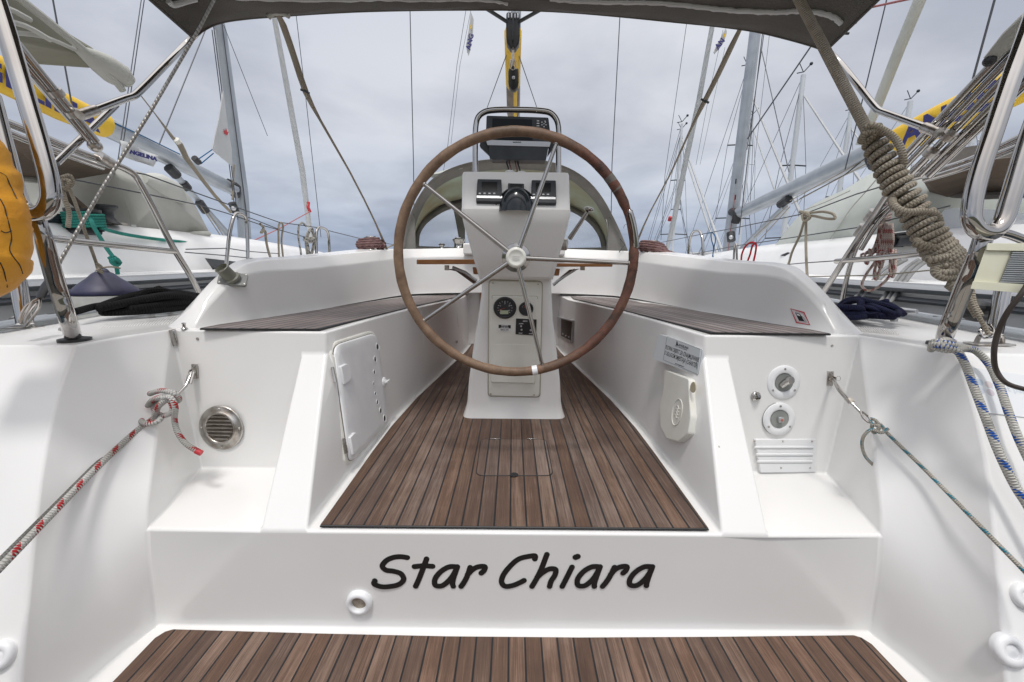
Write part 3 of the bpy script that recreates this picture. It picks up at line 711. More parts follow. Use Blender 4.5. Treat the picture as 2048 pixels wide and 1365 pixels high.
def gauge(name, x, y, rp, lab, big):
    c = onp(x, y, .012); sc_ = c.dot(FW) / F; r_ = rp * sc_
    g = obj(name, MB().lathe(c, nrm_panel, [(r_ * 1.0, -.004), (r_, .006), (r_ * .93, .010), (r_ * .80, .010), (r_ * .78, .005)], 36), black, yacht, label=lab, smooth='full')
    obj('dial', MB().lathe(c, nrm_panel, [(r_ * .8, .0045), (0, .005)], 30), dial, g)
    m4 = frame(c + nrm_panel * .0058, V(1, 0, 0), nrm_panel)
    tk = MB(); K = 13 if big else 7
    for k in range(K):
        a = R(225 - 270 * k / (K - 1)) if big else R(150 - 120 * k / (K - 1))
        q = Matrix.Rotation(a, 4, 'Z')
        tk.box((0, 0, 0), .1, .1, .1); tk.v[-8:] = [m4 @ q @ V(r_ * (.62 if k % 3 else .58) + (v.x * 1.6 * r_ * .9) * 1.0, v.y * .18 * r_ * (1 if k % 3 else 1.6) , v.z * .004) for v in [u for u in tk.v[-8:]]]
    obj('tick_marks', tk, whitep, g, smooth=False)
    if big:
        tx = MB()
        for k, s_ in enumerate('0 1 2 3 4 5'.split()[:5]):
            a = R(215 - 62 * k); t_m = text_mb(str(k), r_ * .2, m4 @ Matrix.Translation((math.cos(a) * r_ * .42, math.sin(a) * r_ * .42, 0))); tx.add(t_m.v, t_m.f)
        obj('numerals', tx, whitep, g, smooth=False)
        obj('hour_display', MB().prism([m4 @ V(a * r_, b * r_, .0008) for a, b in ((-.42, -.22), (.30, -.22), (.30, -.56), (-.42, -.56))], nrm_panel * -.001), lcd, g, smooth=False)
    a = R(200 if big else 120)
    obj('needle', MB().tube([m4 @ V(0, 0, .001), m4 @ V(math.cos(a) * r_ * .6, math.sin(a) * r_ * .6, .001)], .0009, 6), mat('needle_red', (.4, .08, .04), .5), g)
    return g
gauge('tachometer', 1010, 614, 23, 'large round black tachometer', True)
gauge('fuel_gauge', 1052, 616, 14.5, 'small round black gauge', False)
ip = obj('ignition_panel', ppl([(1032, 635), (1073, 637), (1072, 669), (1031, 666)], .004, .002, .0145), black, yacht, bevel=.001)
def px_text(body, x, y, size_px, m, parent, lift, bold=0.0002, xs=1.0, name='printed_text'):
    c = onp(x, y, lift); s_ = size_px * c.dot(FW) / F
    return obj(name, text_mb(body, s_, frame(c, V(1, 0, 0), nrm_panel), .0002, bold, xs), m, parent, smooth=False)
px_text('MDI', 1050, 640, 3.2, whitep, ip, .0192, xs=1.6); px_text('ALARM', 1042, 645, 2.6, whitep, ip, .0192); px_text('START', 1041, 664, 2.6, whitep, ip, .0192); px_text('STOP', 1061, 665, 2.6, whitep, ip, .0192)
for x, y in ((1042, 650), (1043, 657), (1061, 658)):
    c = onp(x, y, .0185); obj('push_button', MB().lathe(c, nrm_panel, [(.005, 0), (.0048, .002), (.002, .0025), (0, .0025)], 14), silver, ip)
wl = obj('warning_label', ppl([(997, 647), (1022, 648), (1022, 661), (996, 660)], .0008, .001, .0165), whitep, yacht)
obj('label_band', ppl([(997.5, 647.3), (1021.5, 648.2), (1021.5, 654.5), (997.5, 653.7)], .0006, .0005, .0176), black, wl, smooth=False)
px_text('ENGINE', 1009.5, 649.3, 3.2, whitep, wl, .0188, xs=1.2); px_text('HOURS LOG', 1009.5, 652.6, 2.8, whitep, wl, .0188); px_text('SERIAL 0471', 1009.5, 657.5, 3.2, vinyl, wl, .0180)
# binnacle instruments
def instr(name, px, parent, lab=None):
    mb, n = plate_px(px, .016, .002, .004)
    o = obj(name, mb, dark, yacht, smooth=False, bevel=.002, label=lab)
    return o, n
def insp(n, x, y, lift): p, _ = hitp(x, y); return p + n * lift
for nm, x0, x1, y0, y1, lab in (('wind_instrument', 953.5, 1005, 364, 408, 'left square marine display'), ('depth_instrument', 1061, 1111, 366, 411, 'right square marine display')):
    o, n = instr(nm, [(x0 + 2, y0), (x1 - (2 if x0 < 1000 else 0), y0 + .8), (x1 + (0 if x0 < 1000 else 1), y1 + 1), (x0 - 1 if x0 < 1000 else x0 + 1, y1)], yacht, lab)
    def q(px, th, lift, m, nm_, r_=.001):
        oo = rrect([insp(n, x, y, lift) for x, y in px], r_); return obj(nm_, MB().prism([p + n * th for p in oo], -n * (th + .001)), m, o, smooth=False)
    w_ = x1 - x0
    q([(x0 + w_ * .20, y0 + 6), (x0 + w_ * .80, y0 + 6.5), (x0 + w_ * .80, y0 + 24.5), (x0 + w_ * .20, y0 + 24)], .0006, .0165, screen, 'display')
    q([(x0 + .5, y0 + 33.5), (x1 - .5, y0 + 34.5), (x1 - .5, y0 + 39), (x0 + .5, y0 + 38)], .001, .0165, silver, 'trim_strip')
    for k in range(5):
        xx = x0 + w_ * (.13 + .185 * k); q([(xx - 2.2, y0 + 28.2), (xx + 2.2, y0 + 28.3), (xx + 2.2, y0 + 30.3), (xx - 2.2, y0 + 30.2)], .002, .016, whitep if k < 4 else black, 'key')
mb, n = plate_px([(1016, 371.5), (1048, 372.5), (1048, 392), (1016, 391)], .014, .002, .004)
o = obj('autopilot_display', mb, dark, yacht, smooth=False, bevel=.002)
oo = rrect([insp(n, x, y, .0145) for x, y in ((1020, 374), (1044, 374.8), (1044, 381), (1020, 380.5))], .001); obj('display', MB().prism([p + n * .0006 for p in oo], -n * .001), screen, o, smooth=False)
# compass: black hemisphere with a hood in front of the panel
pc = hitp(1033, 417)[0]; n = hitp(1033, 400)[1]
c = PY(1032.5, 424, 1.70); k_ = c.dot(FW) / F
cb = MB(); rows = []
for i in range(11):
    th = math.pi / 2 * i / 10
    rows.append([c + V(math.cos(a) * 35 * k_ * math.sin(th) if th > 0 else 0, math.sin(a) * 33 * k_ * math.sin(th) * .85 + .005, 47 * k_ * math.cos(th)) for a in [2 * math.pi * j / 28 for j in range(28)]])
cb.grid(rows, closed_u=True)
comp = obj('steering_compass', cb, mat('compass_dome', (0.02, 0.024, 0.028), 0.16), yacht, smooth='full', label='black domed compass on the pedestal')
hb2 = MB(); rows = []
for i in range(9):
    th = R(18) + (math.pi / 2 - R(18)) * i / 8
    rows.append([c + V(math.cos(a) * 42.5 * k_ * math.sin(th), .012 + math.sin(a) * 38 * k_ * math.sin(th), 47.5 * k_ * math.cos(th)) for a in [math.pi * j / 24 for j in range(25)]])
hb2.grid(rows); obj('compass_hood', hb2, dark, comp, solid=.004, smooth='full')
# ---- wheel
WY = 1.50
wc = PY(1032, 516, WY); RAD = .2868 * wc.dot(FW) * 1.0
def wp(a, r_, dy=0.0): return wc + V(math.cos(a) * r_, dy, math.sin(a) * r_)
leather = mat('rim_leather', (0.2, 0.12, 0.07), 0.6)
t_, b_ = nodes(leather); N = t_.nodes; L = t_.links
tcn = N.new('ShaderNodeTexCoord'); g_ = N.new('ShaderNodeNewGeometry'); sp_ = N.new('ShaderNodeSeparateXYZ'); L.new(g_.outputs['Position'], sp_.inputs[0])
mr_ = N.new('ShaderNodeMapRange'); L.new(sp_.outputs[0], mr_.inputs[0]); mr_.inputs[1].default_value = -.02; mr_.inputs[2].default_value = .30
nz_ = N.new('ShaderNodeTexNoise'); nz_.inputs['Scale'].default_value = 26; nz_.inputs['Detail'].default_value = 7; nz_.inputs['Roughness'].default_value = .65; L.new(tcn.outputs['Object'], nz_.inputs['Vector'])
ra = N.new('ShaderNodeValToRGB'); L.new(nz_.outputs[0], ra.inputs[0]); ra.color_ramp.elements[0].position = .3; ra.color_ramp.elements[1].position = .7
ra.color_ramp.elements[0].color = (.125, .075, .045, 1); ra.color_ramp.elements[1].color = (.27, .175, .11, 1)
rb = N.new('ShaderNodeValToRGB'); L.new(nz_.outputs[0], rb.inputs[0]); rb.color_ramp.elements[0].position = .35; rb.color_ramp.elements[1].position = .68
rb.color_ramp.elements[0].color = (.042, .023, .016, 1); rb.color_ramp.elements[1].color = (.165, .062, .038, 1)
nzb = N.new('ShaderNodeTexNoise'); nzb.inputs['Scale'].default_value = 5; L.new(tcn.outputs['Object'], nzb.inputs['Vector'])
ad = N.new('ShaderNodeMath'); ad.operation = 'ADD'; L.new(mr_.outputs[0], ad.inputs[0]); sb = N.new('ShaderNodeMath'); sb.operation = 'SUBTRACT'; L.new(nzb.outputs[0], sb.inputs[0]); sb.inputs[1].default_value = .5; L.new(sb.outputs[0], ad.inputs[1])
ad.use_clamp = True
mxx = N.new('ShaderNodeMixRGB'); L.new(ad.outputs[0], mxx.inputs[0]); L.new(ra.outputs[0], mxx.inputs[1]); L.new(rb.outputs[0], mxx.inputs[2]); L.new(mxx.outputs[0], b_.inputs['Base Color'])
bp_ = N.new('ShaderNodeBump'); bp_.inputs['Strength'].default_value = .6; bp_.inputs['Distance'].default_value = .002; L.new(nz_.outputs[0], bp_.inputs['Height']); L.new(bp_.outputs[0], b_.inputs['Normal'])
mrr = N.new('ShaderNodeMapRange'); L.new(nz_.outputs[0], mrr.inputs[0]); mrr.inputs[3].default_value = .45; mrr.inputs[4].default_value = .75; L.new(mrr.outputs[0], b_.inputs['Roughness'])
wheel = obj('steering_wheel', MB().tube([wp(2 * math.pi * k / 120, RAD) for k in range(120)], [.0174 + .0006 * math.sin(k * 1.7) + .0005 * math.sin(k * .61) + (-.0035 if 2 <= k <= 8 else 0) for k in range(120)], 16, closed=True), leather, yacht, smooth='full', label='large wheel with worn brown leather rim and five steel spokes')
def ang(x, y): p = PY(x, y, WY); return math.atan2(p.z - wc.z, p.x - wc.x)
hubp = PY(1031, 519, WY - .035)
for k, (x, y) in enumerate(((846, 367), (1113, 287), (1258, 527), (1085, 733), (846, 643))):
    a = ang(x, y); e = wp(a, RAD - .014, .0)
    d = V(math.cos(a), 0, math.sin(a))
    obj('spoke', MB().tube([wc + V(0, -.02, 0) + d * .03, e], [.0088, .0068], 14), steel, wheel)
    obj('spoke_collar', MB().tube([e - d * .004, e + d * .008], .010, 14), steelm, wheel)
obj('hub', MB().lathe(wc, (0, -1, 0), [(.052, -.03), (.052, .0), (.05, .012), (.036, .016)], 32), steel, wheel)
capw = MB().lathe(wc, (0, -1, 0), [(.0365, .008), (.0365, .026), (.034, .033), (.026, .037), (.0245, .0355), (0, .0375)], 36)
cap = obj('hub_cap', capw, cream, wheel, smooth='full')
for k in range(3):
    obj('hub_emblem_wave', MB().tube([wc + V(-.013 + .0052 * i, -.0383, -.006 + .006 * k + .002 * math.sin(i * 1.9)) for i in range(6)], .0008, 5, smooth=3), white, cap)
obj('hub_shaft', MB().tube([wc + V(0, .02, 0), wc + V(0, .34, 0)], .028, 18), steel, wheel)
a0, a1 = ang(1259, 418), ang(1274, 500)
if a0 < a1: a0, a1 = a1, a0
obj('bare_rim', MB().tube([wp(a1 + (a0 - a1) * i / 16, RAD + .0045, -.004) for i in range(17)], [.004] + [.0135] * 15 + [.006], 14), steel, wheel, label='bare metal stretch where the leather has come off')
a0, a1 = ang(1217, 352), ang(1236, 380)
obj('worn_leather_patch', MB().tube([wp(a0 + (a1 - a0) * i / 6, RAD) for i in range(7)], .0180, 16), mat('worn_patch', (.13, .115, .10), .6), wheel)  # worn grey-brown patch of the rim leather, drawn as a thicker sleeve
a0 = ang(1070, 744); obj('white_tape', MB().tube([wp(a0 - .024 + .048 * i / 4, RAD) for i in range(5)], .0188, 16), white, wheel)
for x, y in ((1091, 740), (802, 560), (1262, 525), (1262, 540)):
    a0 = ang(x, y); obj('leather_seam', MB().tube([wp(a0 - .002, RAD), wp(a0 + .002, RAD)], .0188, 14), leather, wheel)
obj('peeling_leather', MB().tube([PY(*q) for q in ((1264, 470, WY - .02), (1261, 459, WY - .025), (1256, 451, WY - .03), (1250, 450, WY - .03), (1247, 457, WY - .03))], [.003, .0025, .002, .0016, .001], 8, smooth=4, flat=.35), leather, wheel)
obj('peeling_leather', MB().tube([PY(*q) for q in ((1257, 410, WY - .015), (1254, 430, WY - .02), (1258, 448, WY - .018), (1262, 470, WY - .016), (1268, 488, WY - .014))], [.003, .0075, .008, .006, .003], 8, smooth=4, flat=.3), leather, wheel)
# ---- guard rail and chart plotter
gy = 1.93
gr = [(951, 352), (950.5, 300), (952, 250), (957, 234), (970, 224), (990, 220.5), (1035, 220), (1080, 222), (1100, 226), (1112, 238), (1117, 256), (1117, 300), (1117, 356)]
obj('pedestal_guard', MB().tube([PY(x, y, gy) for x, y in gr], .0125, 14, smooth=5), steel, yacht)
PYY = 1.90
def pq(x, y, Y=PYY): return PY(x, y, Y)
plot = obj('chart_plotter', MB().prism(rrect([pq(973, 231), pq(1097, 235), pq(1103, 285), pq(1098, 291), pq(976, 288), pq(971, 283)], .006), (0, .07, .0)), dark, yacht, smooth=False, bevel=.004, label='black chart plotter inside the steel guard')
def pf(px, m, nm, d=.003, y0=PYY - .0005, par=None, r_=.002): return obj(nm, MB().prism(rrect([PY(x, y, y0 - d) for x, y in px], r_), (0, d, 0)), m, par or plot, smooth=False)
pf([(985, 237), (1064, 239.5), (1065, 282), (984, 279.5)], screen, 'screen')
pf([(972, 280), (1102, 284), (1099, 294), (975, 290.5)], silver, 'trim_strip', .006)
px_ = MB().prism(rrect([PY(x, y, PYY - .01) for x, y in ((977, 292), (1097, 295), (1092, 321), (985, 319), (979, 316))], .004), (0, .07, 0)); obj('plotter_base', px_, dark, plot, smooth=False, bevel=.004)
c = PY(1034, 285.2, PYY - .0068); obj('maker_name', text_mb('MARINE', .0075, frame(c, RT0, (0, -1, 0)), .0002, .0003, 1.3), dark, plot, smooth=False)
kc = MB()
for i, (x, y) in enumerate([(1076, 242), (1076, 247), (1076, 252), (1076, 271), (1076, 275), (1084, 245), (1090, 243), (1084, 250), (1088, 248), (1092, 250), (1088, 254), (1091, 245)]):
    pf([(x - 2.6, y - .9), (x + 2.6, y - .8), (x + 2.6, y + .9), (x - 2.6, y + .8)], whitep if i < 5 else silver, 'key', .005, r_=.0008) if i < 5 else obj('key', MB().ball(PY(x, y, PYY - .002), .0035, 6, sc=(1, .5, 1)), silver, plot)
for s, px in ((-1, [(971, 258), (965, 262), (959, 292), (980, 312), (977, 290)]), (1, [(1102, 262), (1108, 266), (1112, 290), (1095, 312), (1099, 290)])):
    obj('bracket', MB().prism([PY(x, y, PYY + .02) for x, y in px], (0, .03, 0)), black, plot, smooth=False, bevel=.003)
    obj('bracket_knob', MB().tube([PY(968 if s < 0 else 1106, 275, PYY + .03), PY(974 if s < 0 else 1100, 275, PYY + .03)], .012, 12), black, plot)
for x in (1013, 1018, 1030, 1035):
    obj('plotter_cable', MB().tube([PY(x, 316, PYY + .03), PY(x + 1, 328, PYY + .02), PY(x + 4, 338, PYY + .0), PY(x + 5, 346, PYY)], .0035, 7, smooth=4), black if x % 2 else mat('brown_cable', (.18, .10, .08), .5), yacht)
obj('cable_gland', MB().ball(PY(1020, 345, 1.87), .022, 8, sc=(1, 1, .4)), white, yacht); obj('cable_gland', MB().ball(PY(1043, 346, 1.87), .02, 8, sc=(1, 1, .35)), white, yacht)
# ---- throttle lever on the starboard side
tl = obj('throttle_lever', MB().tube([PY(1139, 478, 1.86), PY(1158, 450, 1.83), PY(1175, 424, 1.80)], [.011, .009, .008], 12, smooth=3), steel, yacht)
obj('lever_knob', MB().ball(PY(1178, 419, 1.80), .022, 10, sc=(1.0, 1, .42), rot=Matrix.Rotation(R(12), 3, 'Y')), steel, tl)
obj('lever_boss', MB().lathe(PY(1122, 489, 1.9), V(1, -.25, -.05), [(.0, 0), (.024, 0), (.026, .004), (.026, .026), (.02, .03), (0, .03)], 24), steelm, tl)
# ---- folding cockpit table behind the pedestal
TY = 2.62
def tbox(px, y0, y1, m, nm, par, b=.004):
    return obj(nm, MB().prism([PY(x, y, y0) for x, y in px], (0, y1 - y0, 0)), m, par, smooth=False, bevel=b)
tab = tbox([(945, 535), (1120, 538), (1118, 552), (947, 549)], TY - .02, TY + .6, mahog, 'cockpit_table', yacht)
tbox([(833, 519.5), (950, 519), (950, 528.5), (833, 529)], TY - .2, TY + .5, mahog, 'table_leaf', tab)
tbox([(1112, 527), (1226, 528), (1225, 534), (1112, 534)], TY - .2, TY + .5, mahog, 'table_leaf', tab)
for pts in (((888, 538), (915, 539), (952, 565), (952, 572), (912, 543)), ((1108, 573), (1108, 566), (1140, 540), (1160, 538), (1142, 545))):
    obj('leaf_support', MB().prism([PY(x, y, TY) for x, y in pts], (0, .03, 0)), darkwood, tab, smooth=False)
for pts in (((905, 535), (930, 545), (954, 562)), ((1150, 540), (1130, 552), (1106, 570))):
    obj('support_strut', MB().tube([PY(x, y, TY - .06) for x, y in pts], .009, 10), silver, tab)
for x in (893, 1166):
    obj('leaf_catch', MB().prism([PY(a, b, TY - .12) for a, b in ((x - 4, 531), (x + 4, 531), (x + 4, 541), (x - 4, 541))], (0, .03, 0)), steelm, tab, smooth=False, bevel=.002)
tl_ = MB(); tl_.box(PZ(1034, 700, ZF) * 0 + V(XC, TY + .28, (ZF + .0) / 2 - .02), .10, .5, -ZF - .06); obj('table_leg', tl_, mahog, tab, bevel=.01)
# ================================================================ fittings on the mouldings
def wplate(px, th, r_=.004, inset=.004, off=0.0):
    b = [hit(x, y) for x, y in px]; n = sum((q[1] for q in b), Vector()).normalized()
    c = sum((q[0] for q in b), Vector()) / len(b); mx_, my_ = sum(p[0] for p in px) / len(px), sum(p[1] for p in px) / len(px)
    dv_ = []
    for x, y in px:
        for t in (0, .25, .5, .75, 1): dv_.append((hit(mx_ + (x - mx_) * t, my_ + (y - my_) * t)[0] - c).dot(n))
    up_, lo_ = max(dv_), min(dv_)
    o = rrect([q[0] - n * ((q[0] - c).dot(n) - up_) for q in b], r_, 5)
    return MB().prism([p + n * (th + off) for p in o], -n * (th + inset + up_ - lo_)), n, o
# stern locker door on the port side of the cockpit
dpx = [(658, 689), (749, 661), (775, 852), (691, 934)]
def shell(px, rpx, lift, skirt, edge=.003):
    """plate that follows the moulding: pixel outline with rounded corners, raised by lift"""
    o2 = [(p.x, p.y) for p in rrect([V(x, y, 0) for x, y in px], rpx, 7)]
    cx_ = sum(p[0] for p in o2) / len(o2); cy_ = sum(p[1] for p in o2) / len(o2)
    rows = []
    for t, lf in ((.02, lift), (.3, lift), (.6, lift), (.85, lift), (.965, lift), (.985, lift - edge * .35), (1.0, lift - edge), (1.0, -skirt)):
        row = []
        for x, y in o2:
            p, n_ = hit(cx_ + (x - cx_) * t, cy_ + (y - cy_) * t); row.append(p + n_ * lf)
        rows.append(row)
    mb = MB().grid(rows, closed_u=True); mb.add(rows[0], [tuple(range(len(o2)))]); return mb, rows[6]
cxd = sum(p[0] for p in dpx) / 4; cyd = sum(p[1] for p in dpx) / 4
mb, _ = shell([(cxd + (x - cxd) * 1.03 - 1, cyd + (y - cyd) * 1.015) for x, y in dpx], 19, .006, .004)
rim = obj('locker_frame', mb, cream, yacht, smooth='full')
mb, ring = shell([(cxd + (x - cxd) * .955 + 1.5, cyd + (y - cyd) * .965) for x, y in dpx], 17, .013, .004, .004)
door = obj('locker_door', mb, white, yacht, smooth='full', label='white plastic locker door with a curved row of vent holes')
obj('door_gap', MB().tube([p - hit(cxd, cyd)[1] * .0035 for p in ring], .0024, 6, closed=True), mat('gap_dark', (.16, .14, .12), .8), door)
hole_m = mat('dark_hole', (0.05, 0.048, 0.045), 0.8)
def dfr(x, y, lift=.013):
    p, n_ = hit(x, y); return p + n_ * lift
for x, y, r_ in ((750, 694, .019), (745, 719, .016), (743, 745, .0125), (742, 768, .010), (745, 788, .010), (749, 805, .013), (756, 822, .0165), (764, 837, .0195)):
    nl = hit(x, y)[1]
    o = obj('vent_hole', MB().lathe(dfr(x, y), nl, [(r_, -.001), (r_ * .97, .0016), (r_ * .86, .0012), (r_ * .80, .0002), (0, .0002)], 22), white, door)
    sd2 = frame((0, 0, 0), V(0, 1, 0), nl).to_3x3()
    obj('hole_depth', MB().prism([dfr(x, y, .0138) + sd2 @ V(r_ * (-.22 + .55 * math.cos(R(a))), r_ * .66 * math.sin(R(a)), 0) for a in range(0, 360, 20)], nl * .0004), hole_m, o, smooth=False)
for (x, y) in ((684, 748), (701, 886)):
    nl = hit(x, y)[1]; c = dfr(x, y, .012); fx = frame(c, V(0, 1, 0), nl)
    ol = [fx @ V(a, b_, .009) for a, b_ in [(-.036, -.036), (.004, -.036)] + [(.004 + .034 * math.sin(R(t)), -.036 * math.cos(R(t))) for t in range(20, 180, 20)] + [(.004, .036), (-.036, .036)]]
    obj('hinge_cup', MB().prism(ol, -nl * .012), white, door, smooth=False, bevel=.004)
for (x, y) in ((663.5, 752), (683.5, 893)):
    nl = hit(x, y)[1]; c = dfr(x, y, .012); d2 = dfr(x + 2.4, y + 15, .012) - dfr(x - 2.4, y - 15, .012)
    hn = obj('hinge', MB().tube([c - d2 * .5, c + d2 * .5], .0058, 10), steelm, door)
    for k in range(5): obj('knuckle', MB().tube([c + d2 * (-.42 + .2 * k), c + d2 * (-.34 + .2 * k)], .0068, 10), steelm, hn)
nl = hit(763, 765)[1]; c = dfr(763, 765, .014); fx = frame(c, V(0, 1, 0), nl)
lt_ = obj('latch', MB().lathe(c, nl, [(.024, -.002), (.024, .002), (.020, .005), (.014, .005), (.012, .010), (0, .010)], 20), white, door, smooth='full')
obj('latch_tab', MB().box(fx @ V(.012, 0, .013), .040, .011, .010, fx.to_3x3()), white, lt_, bevel=.003)
# small moulded marks along the port seat front
for px in (((843, 622), (845, 650), (848, 690)), ((913, 600), (914, 630), (917, 655))):
    obj('locker_seam', MB().tube([hit(*p)[0] for p in px], .0018, 6, smooth=3), cream, yacht)
obj('ring_pull', MB().lathe(hit(911, 684)[0] + V(.004, 0, 0), hit(911, 684)[1], [(.010, 0), (.010, .008), (.014, .010), (.004, .014), (0, .014)], 14), steel, yacht)
# round stainless vent, port
m4 = fr_at(442, 856)
rv = obj('round_vent', T(m4, MB().lathe((0, 0, 0), (0, 0, 1), [(.086, -.002), (.086, .002), (.082, .004), (.066, .004), (.063, .011), (.056, .012), (.053, .006)], 40)), steelm, yacht, smooth='full', label='round louvred stainless vent')
obj('vent_backing', T(m4, MB().lathe((0, 0, .0045), (0, 0, 1), [(.054, 0), (0, .0002)], 30)), mat('vent_dark', (.18, .15, .12), .6, .3), rv)
for k in range(7):
    yy = -.0432 + k * .0142; hw = math.sqrt(max(.053 ** 2 - yy ** 2, 0))
    s_ = MB(); s_.box((0, yy, .008), hw * 1.95, .0105, .0018, Matrix.Rotation(R(32), 3, 'X')); obj('louvre', T(m4, s_), steelm, rv, smooth=False)
for a in (0, 90, 180, 270):
    q = m4 @ V(math.cos(R(a)) * .074, math.sin(R(a)) * .074, .004); obj('screw', MB().ball(q, .0042, 6, sc=(1, 1, 1)), steelm, rv)
# chainplate style brackets, toggles
def bracket(x, y, tow, thick_rod):
    m4 = fr_at(x, y)
    s_ = MB(); s_.box((0, 0, .003), .022, .056, .006)
    br = obj('stay_bracket', T(m4, s_), steelm, yacht, bevel=.001)
    for dy in (-.020, .020): obj('screw', T(m4, MB().lathe((0, dy, .0062), (0, 0, 1), [(.0062, 0), (.0055, .002), (.003, .001), (0, .001)], 12)), steel, br)
    for dx in (-.006, .006):
        s_ = MB(); s_.box((dx, 0, .013), .003, .018, .018); obj('lug', T(m4, s_), steelm, br, bevel=.001)
    obj('clevis_pin', T(m4, MB().tube([(-.012, 0, .015), (.012, 0, .015)], .004, 10)), steel, br)
    return m4 @ V(0, 0, .016), br
bL, br1 = bracket(391, 743, None, 0); bR, br2 = bracket(1659, 757, None, 0)
obj('cotter_ring', MB().tube([bR + V(.016 + .009 * math.cos(a), -.004, .003 + .009 * math.sin(a)) for a in [i * math.pi / 8 for i in range(16)]], .0009, 6, closed=True), steel, br2)
for x, y in ((395, 678), (1664, 692)): screw(yacht, x, y, .0055)
# cam latch on the deck edge, port, and little bollard
m4 = fr_at(345, 676)
s_ = MB(); s_.box((0, 0, .003), .030, .062, .004); lc = obj('toggle_latch', T(m4, s_), steelm, yacht, bevel=.001)
for dx in (-.013, .013): s_ = MB(); s_.box((dx, 0, .008), .004, .062, .010); obj('latch_side', T(m4, s_), steel, lc, bevel=.0012)
s_ = MB(); s_.box((0, -.012, .011), .017, .018, .010); obj('latch_catch', T(m4, s_), steelm, lc, bevel=.003)
obj('latch_loop', T(m4, MB().tube([(-.008, -.006, .014), (-.008, .024, .014), (.008, .024, .014), (.008, -.006, .014)], .0022, 8, smooth=3)), steel, lc)
p = PZ(369, 658, -.248); bo = obj('pull_knob', MB().lathe(p, (0, 0, 1), [(.012, 0), (.010, .003), (.006, .006), (.006, .018), (.008, .022), (0, .024)], 14), steel, yacht)
# shower outlets, starboard
def recess(name, x, y, rp, inner_r, lab):
    m4 = fr_at(x, y); r_ = rp * hit(x, y)[0].dot(FW) / F
    o = obj(name, T(m4, MB().lathe((0, 0, 0), (0, 0, 1), [(r_, -.002), (r_, .004), (r_ * .96, .007), (r_ * inner_r * 1.05, .0075), (r_ * inner_r, .006), (r_ * inner_r * .96, .0)], 40)), white, yacht, smooth='full', label=lab)
    cup = obj('cup', T(m4, MB().lathe((0, 0, 0), (0, 0, 1), [(r_ * inner_r * .97, .0065), (r_ * inner_r * .93, .0048), (r_ * inner_r * .5, .0042), (0, .004)], 30)), greyp, o)
    for a in (90, 215, 325): obj('screw', T(m4, MB().lathe((math.cos(R(a)) * r_ * .80, math.sin(R(a)) * r_ * .80, .007), (0, 0, 1), [(.0045, 0), (.004, .0015), (0, .001)], 10)), steelm, o)
    return m4, r_, o
m4, r_, o = recess('shower_mixer', 1566, 765, 34, .56, 'upper round shower fitting with chrome mixer')
obj('chrome_tap', T(m4, MB().tube([(-.008, -.012, .004), (.0, .004, .016), (.006, .012, .026)], [.013, .013, .013], 16)), steel, o)
obj('chrome_tap', T(m4, MB().tube([(.006, .012, .020), (.008, .014, .034)], [.014, .0135], 20)), steel, o)
m4, r_, o = recess('shower_outlet', 1557, 838, 33, .58, 'lower round shower fitting with a square plug')
s_ = MB(); s_.box((0, 0, .012), .020, .020, .014); obj('square_plug', T(m4, s_), silver, o, bevel=.003)
obj('red_button', T(m4, MB().lathe((0, 0, .019), (0, 0, 1), [(.005, 0), (.0045, .002), (0, .002)], 12)), mat('faded_red', (.45, .16, .12), .5), o)
obj('outlet_gap', T(m4, MB().tube([(-r_ * .99 * math.cos(t), r_ * .99 * math.sin(t), .0012) for t in [R(-55 + 11 * k) for k in range(13)]], .0015, 6)), caulk, o)
m4 = fr_at(1511, 793)
lk = obj('locker_lock', T(m4, MB().lathe((0, 0, 0), (0, 0, 1), [(.0185, 0), (.018, .006), (.014, .010), (.011, .016), (0, .018)], 24)), steel, yacht)
s_ = MB(); s_.box((.002, -.004, .0175), .010, .004, .003); obj('key_slot', T(m4, s_), black, lk)
# louvred rectangular vent
mb, n, o_ = wplate([(1507, 878), (1631, 878), (1630, 943), (1517, 943)], .005, .003)
lvn = obj('louvre_vent', mb, white, yacht, smooth=False, bevel=.002)
lp0 = o_[0] + n * .005
def on_l(x, y): d = ray(x, y); return d * (lp0.dot(n) / d.dot(n))
for k, (xa, xb, yy) in enumerate(((1509, 1626, 895), (1512, 1625, 909.5), (1514.5, 1624, 923.5))):
    a, b = on_l(xa, yy), on_l(xb, yy)
    obj('louvre', MB().tube([a, b], .0055, 8, flat=.7, nrm=tuple(n)), white, lvn)
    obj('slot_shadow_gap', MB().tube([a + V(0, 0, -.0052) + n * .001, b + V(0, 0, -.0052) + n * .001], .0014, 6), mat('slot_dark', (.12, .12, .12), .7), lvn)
for x, y in ((1509, 883), (1566, 883), (1624, 883), (1562, 936), (1620, 936)):
    p = on_l(x, y); obj('screw', MB().ball(p, .0038, 6), steelm, lvn)
# hand shower holder on the starboard cockpit side
def wall_obj(name, px, th, m, r_=.006, bev=.004, lab=None, off=0.0, inset=.004):
    mb, n, o_ = wplate(px, th, r_, inset, off); return obj(name, mb, m, yacht, smooth=False, bevel=bev, label=lab), n, o_
hs, n, o_ = wall_obj('hand_shower_holder', [(1339, 740), (1390, 760), (1391, 800), (1394, 835), (1388, 870), (1368, 886), (1345, 880), (1333, 855), (1331, 810), (1338, 780)], .022, cream, .010, .008, 'cream hand shower holder on the cockpit side')
def on_plane(x, y, p0, n): d = ray(x, y); return d * (p0.dot(n) / d.dot(n))
p0 = o_[0] + n * .0225
c = on_plane(1354, 825, p0, n); fx = frame(c, V(0, 1, 0), n)
obj('moulded_ring', T(fx, MB().tube([(.038 * math.cos(a), .052 * math.sin(a), 0) for a in [k * math.pi / 16 for k in range(32)]], .0022, 6, closed=True)), cream, hs)
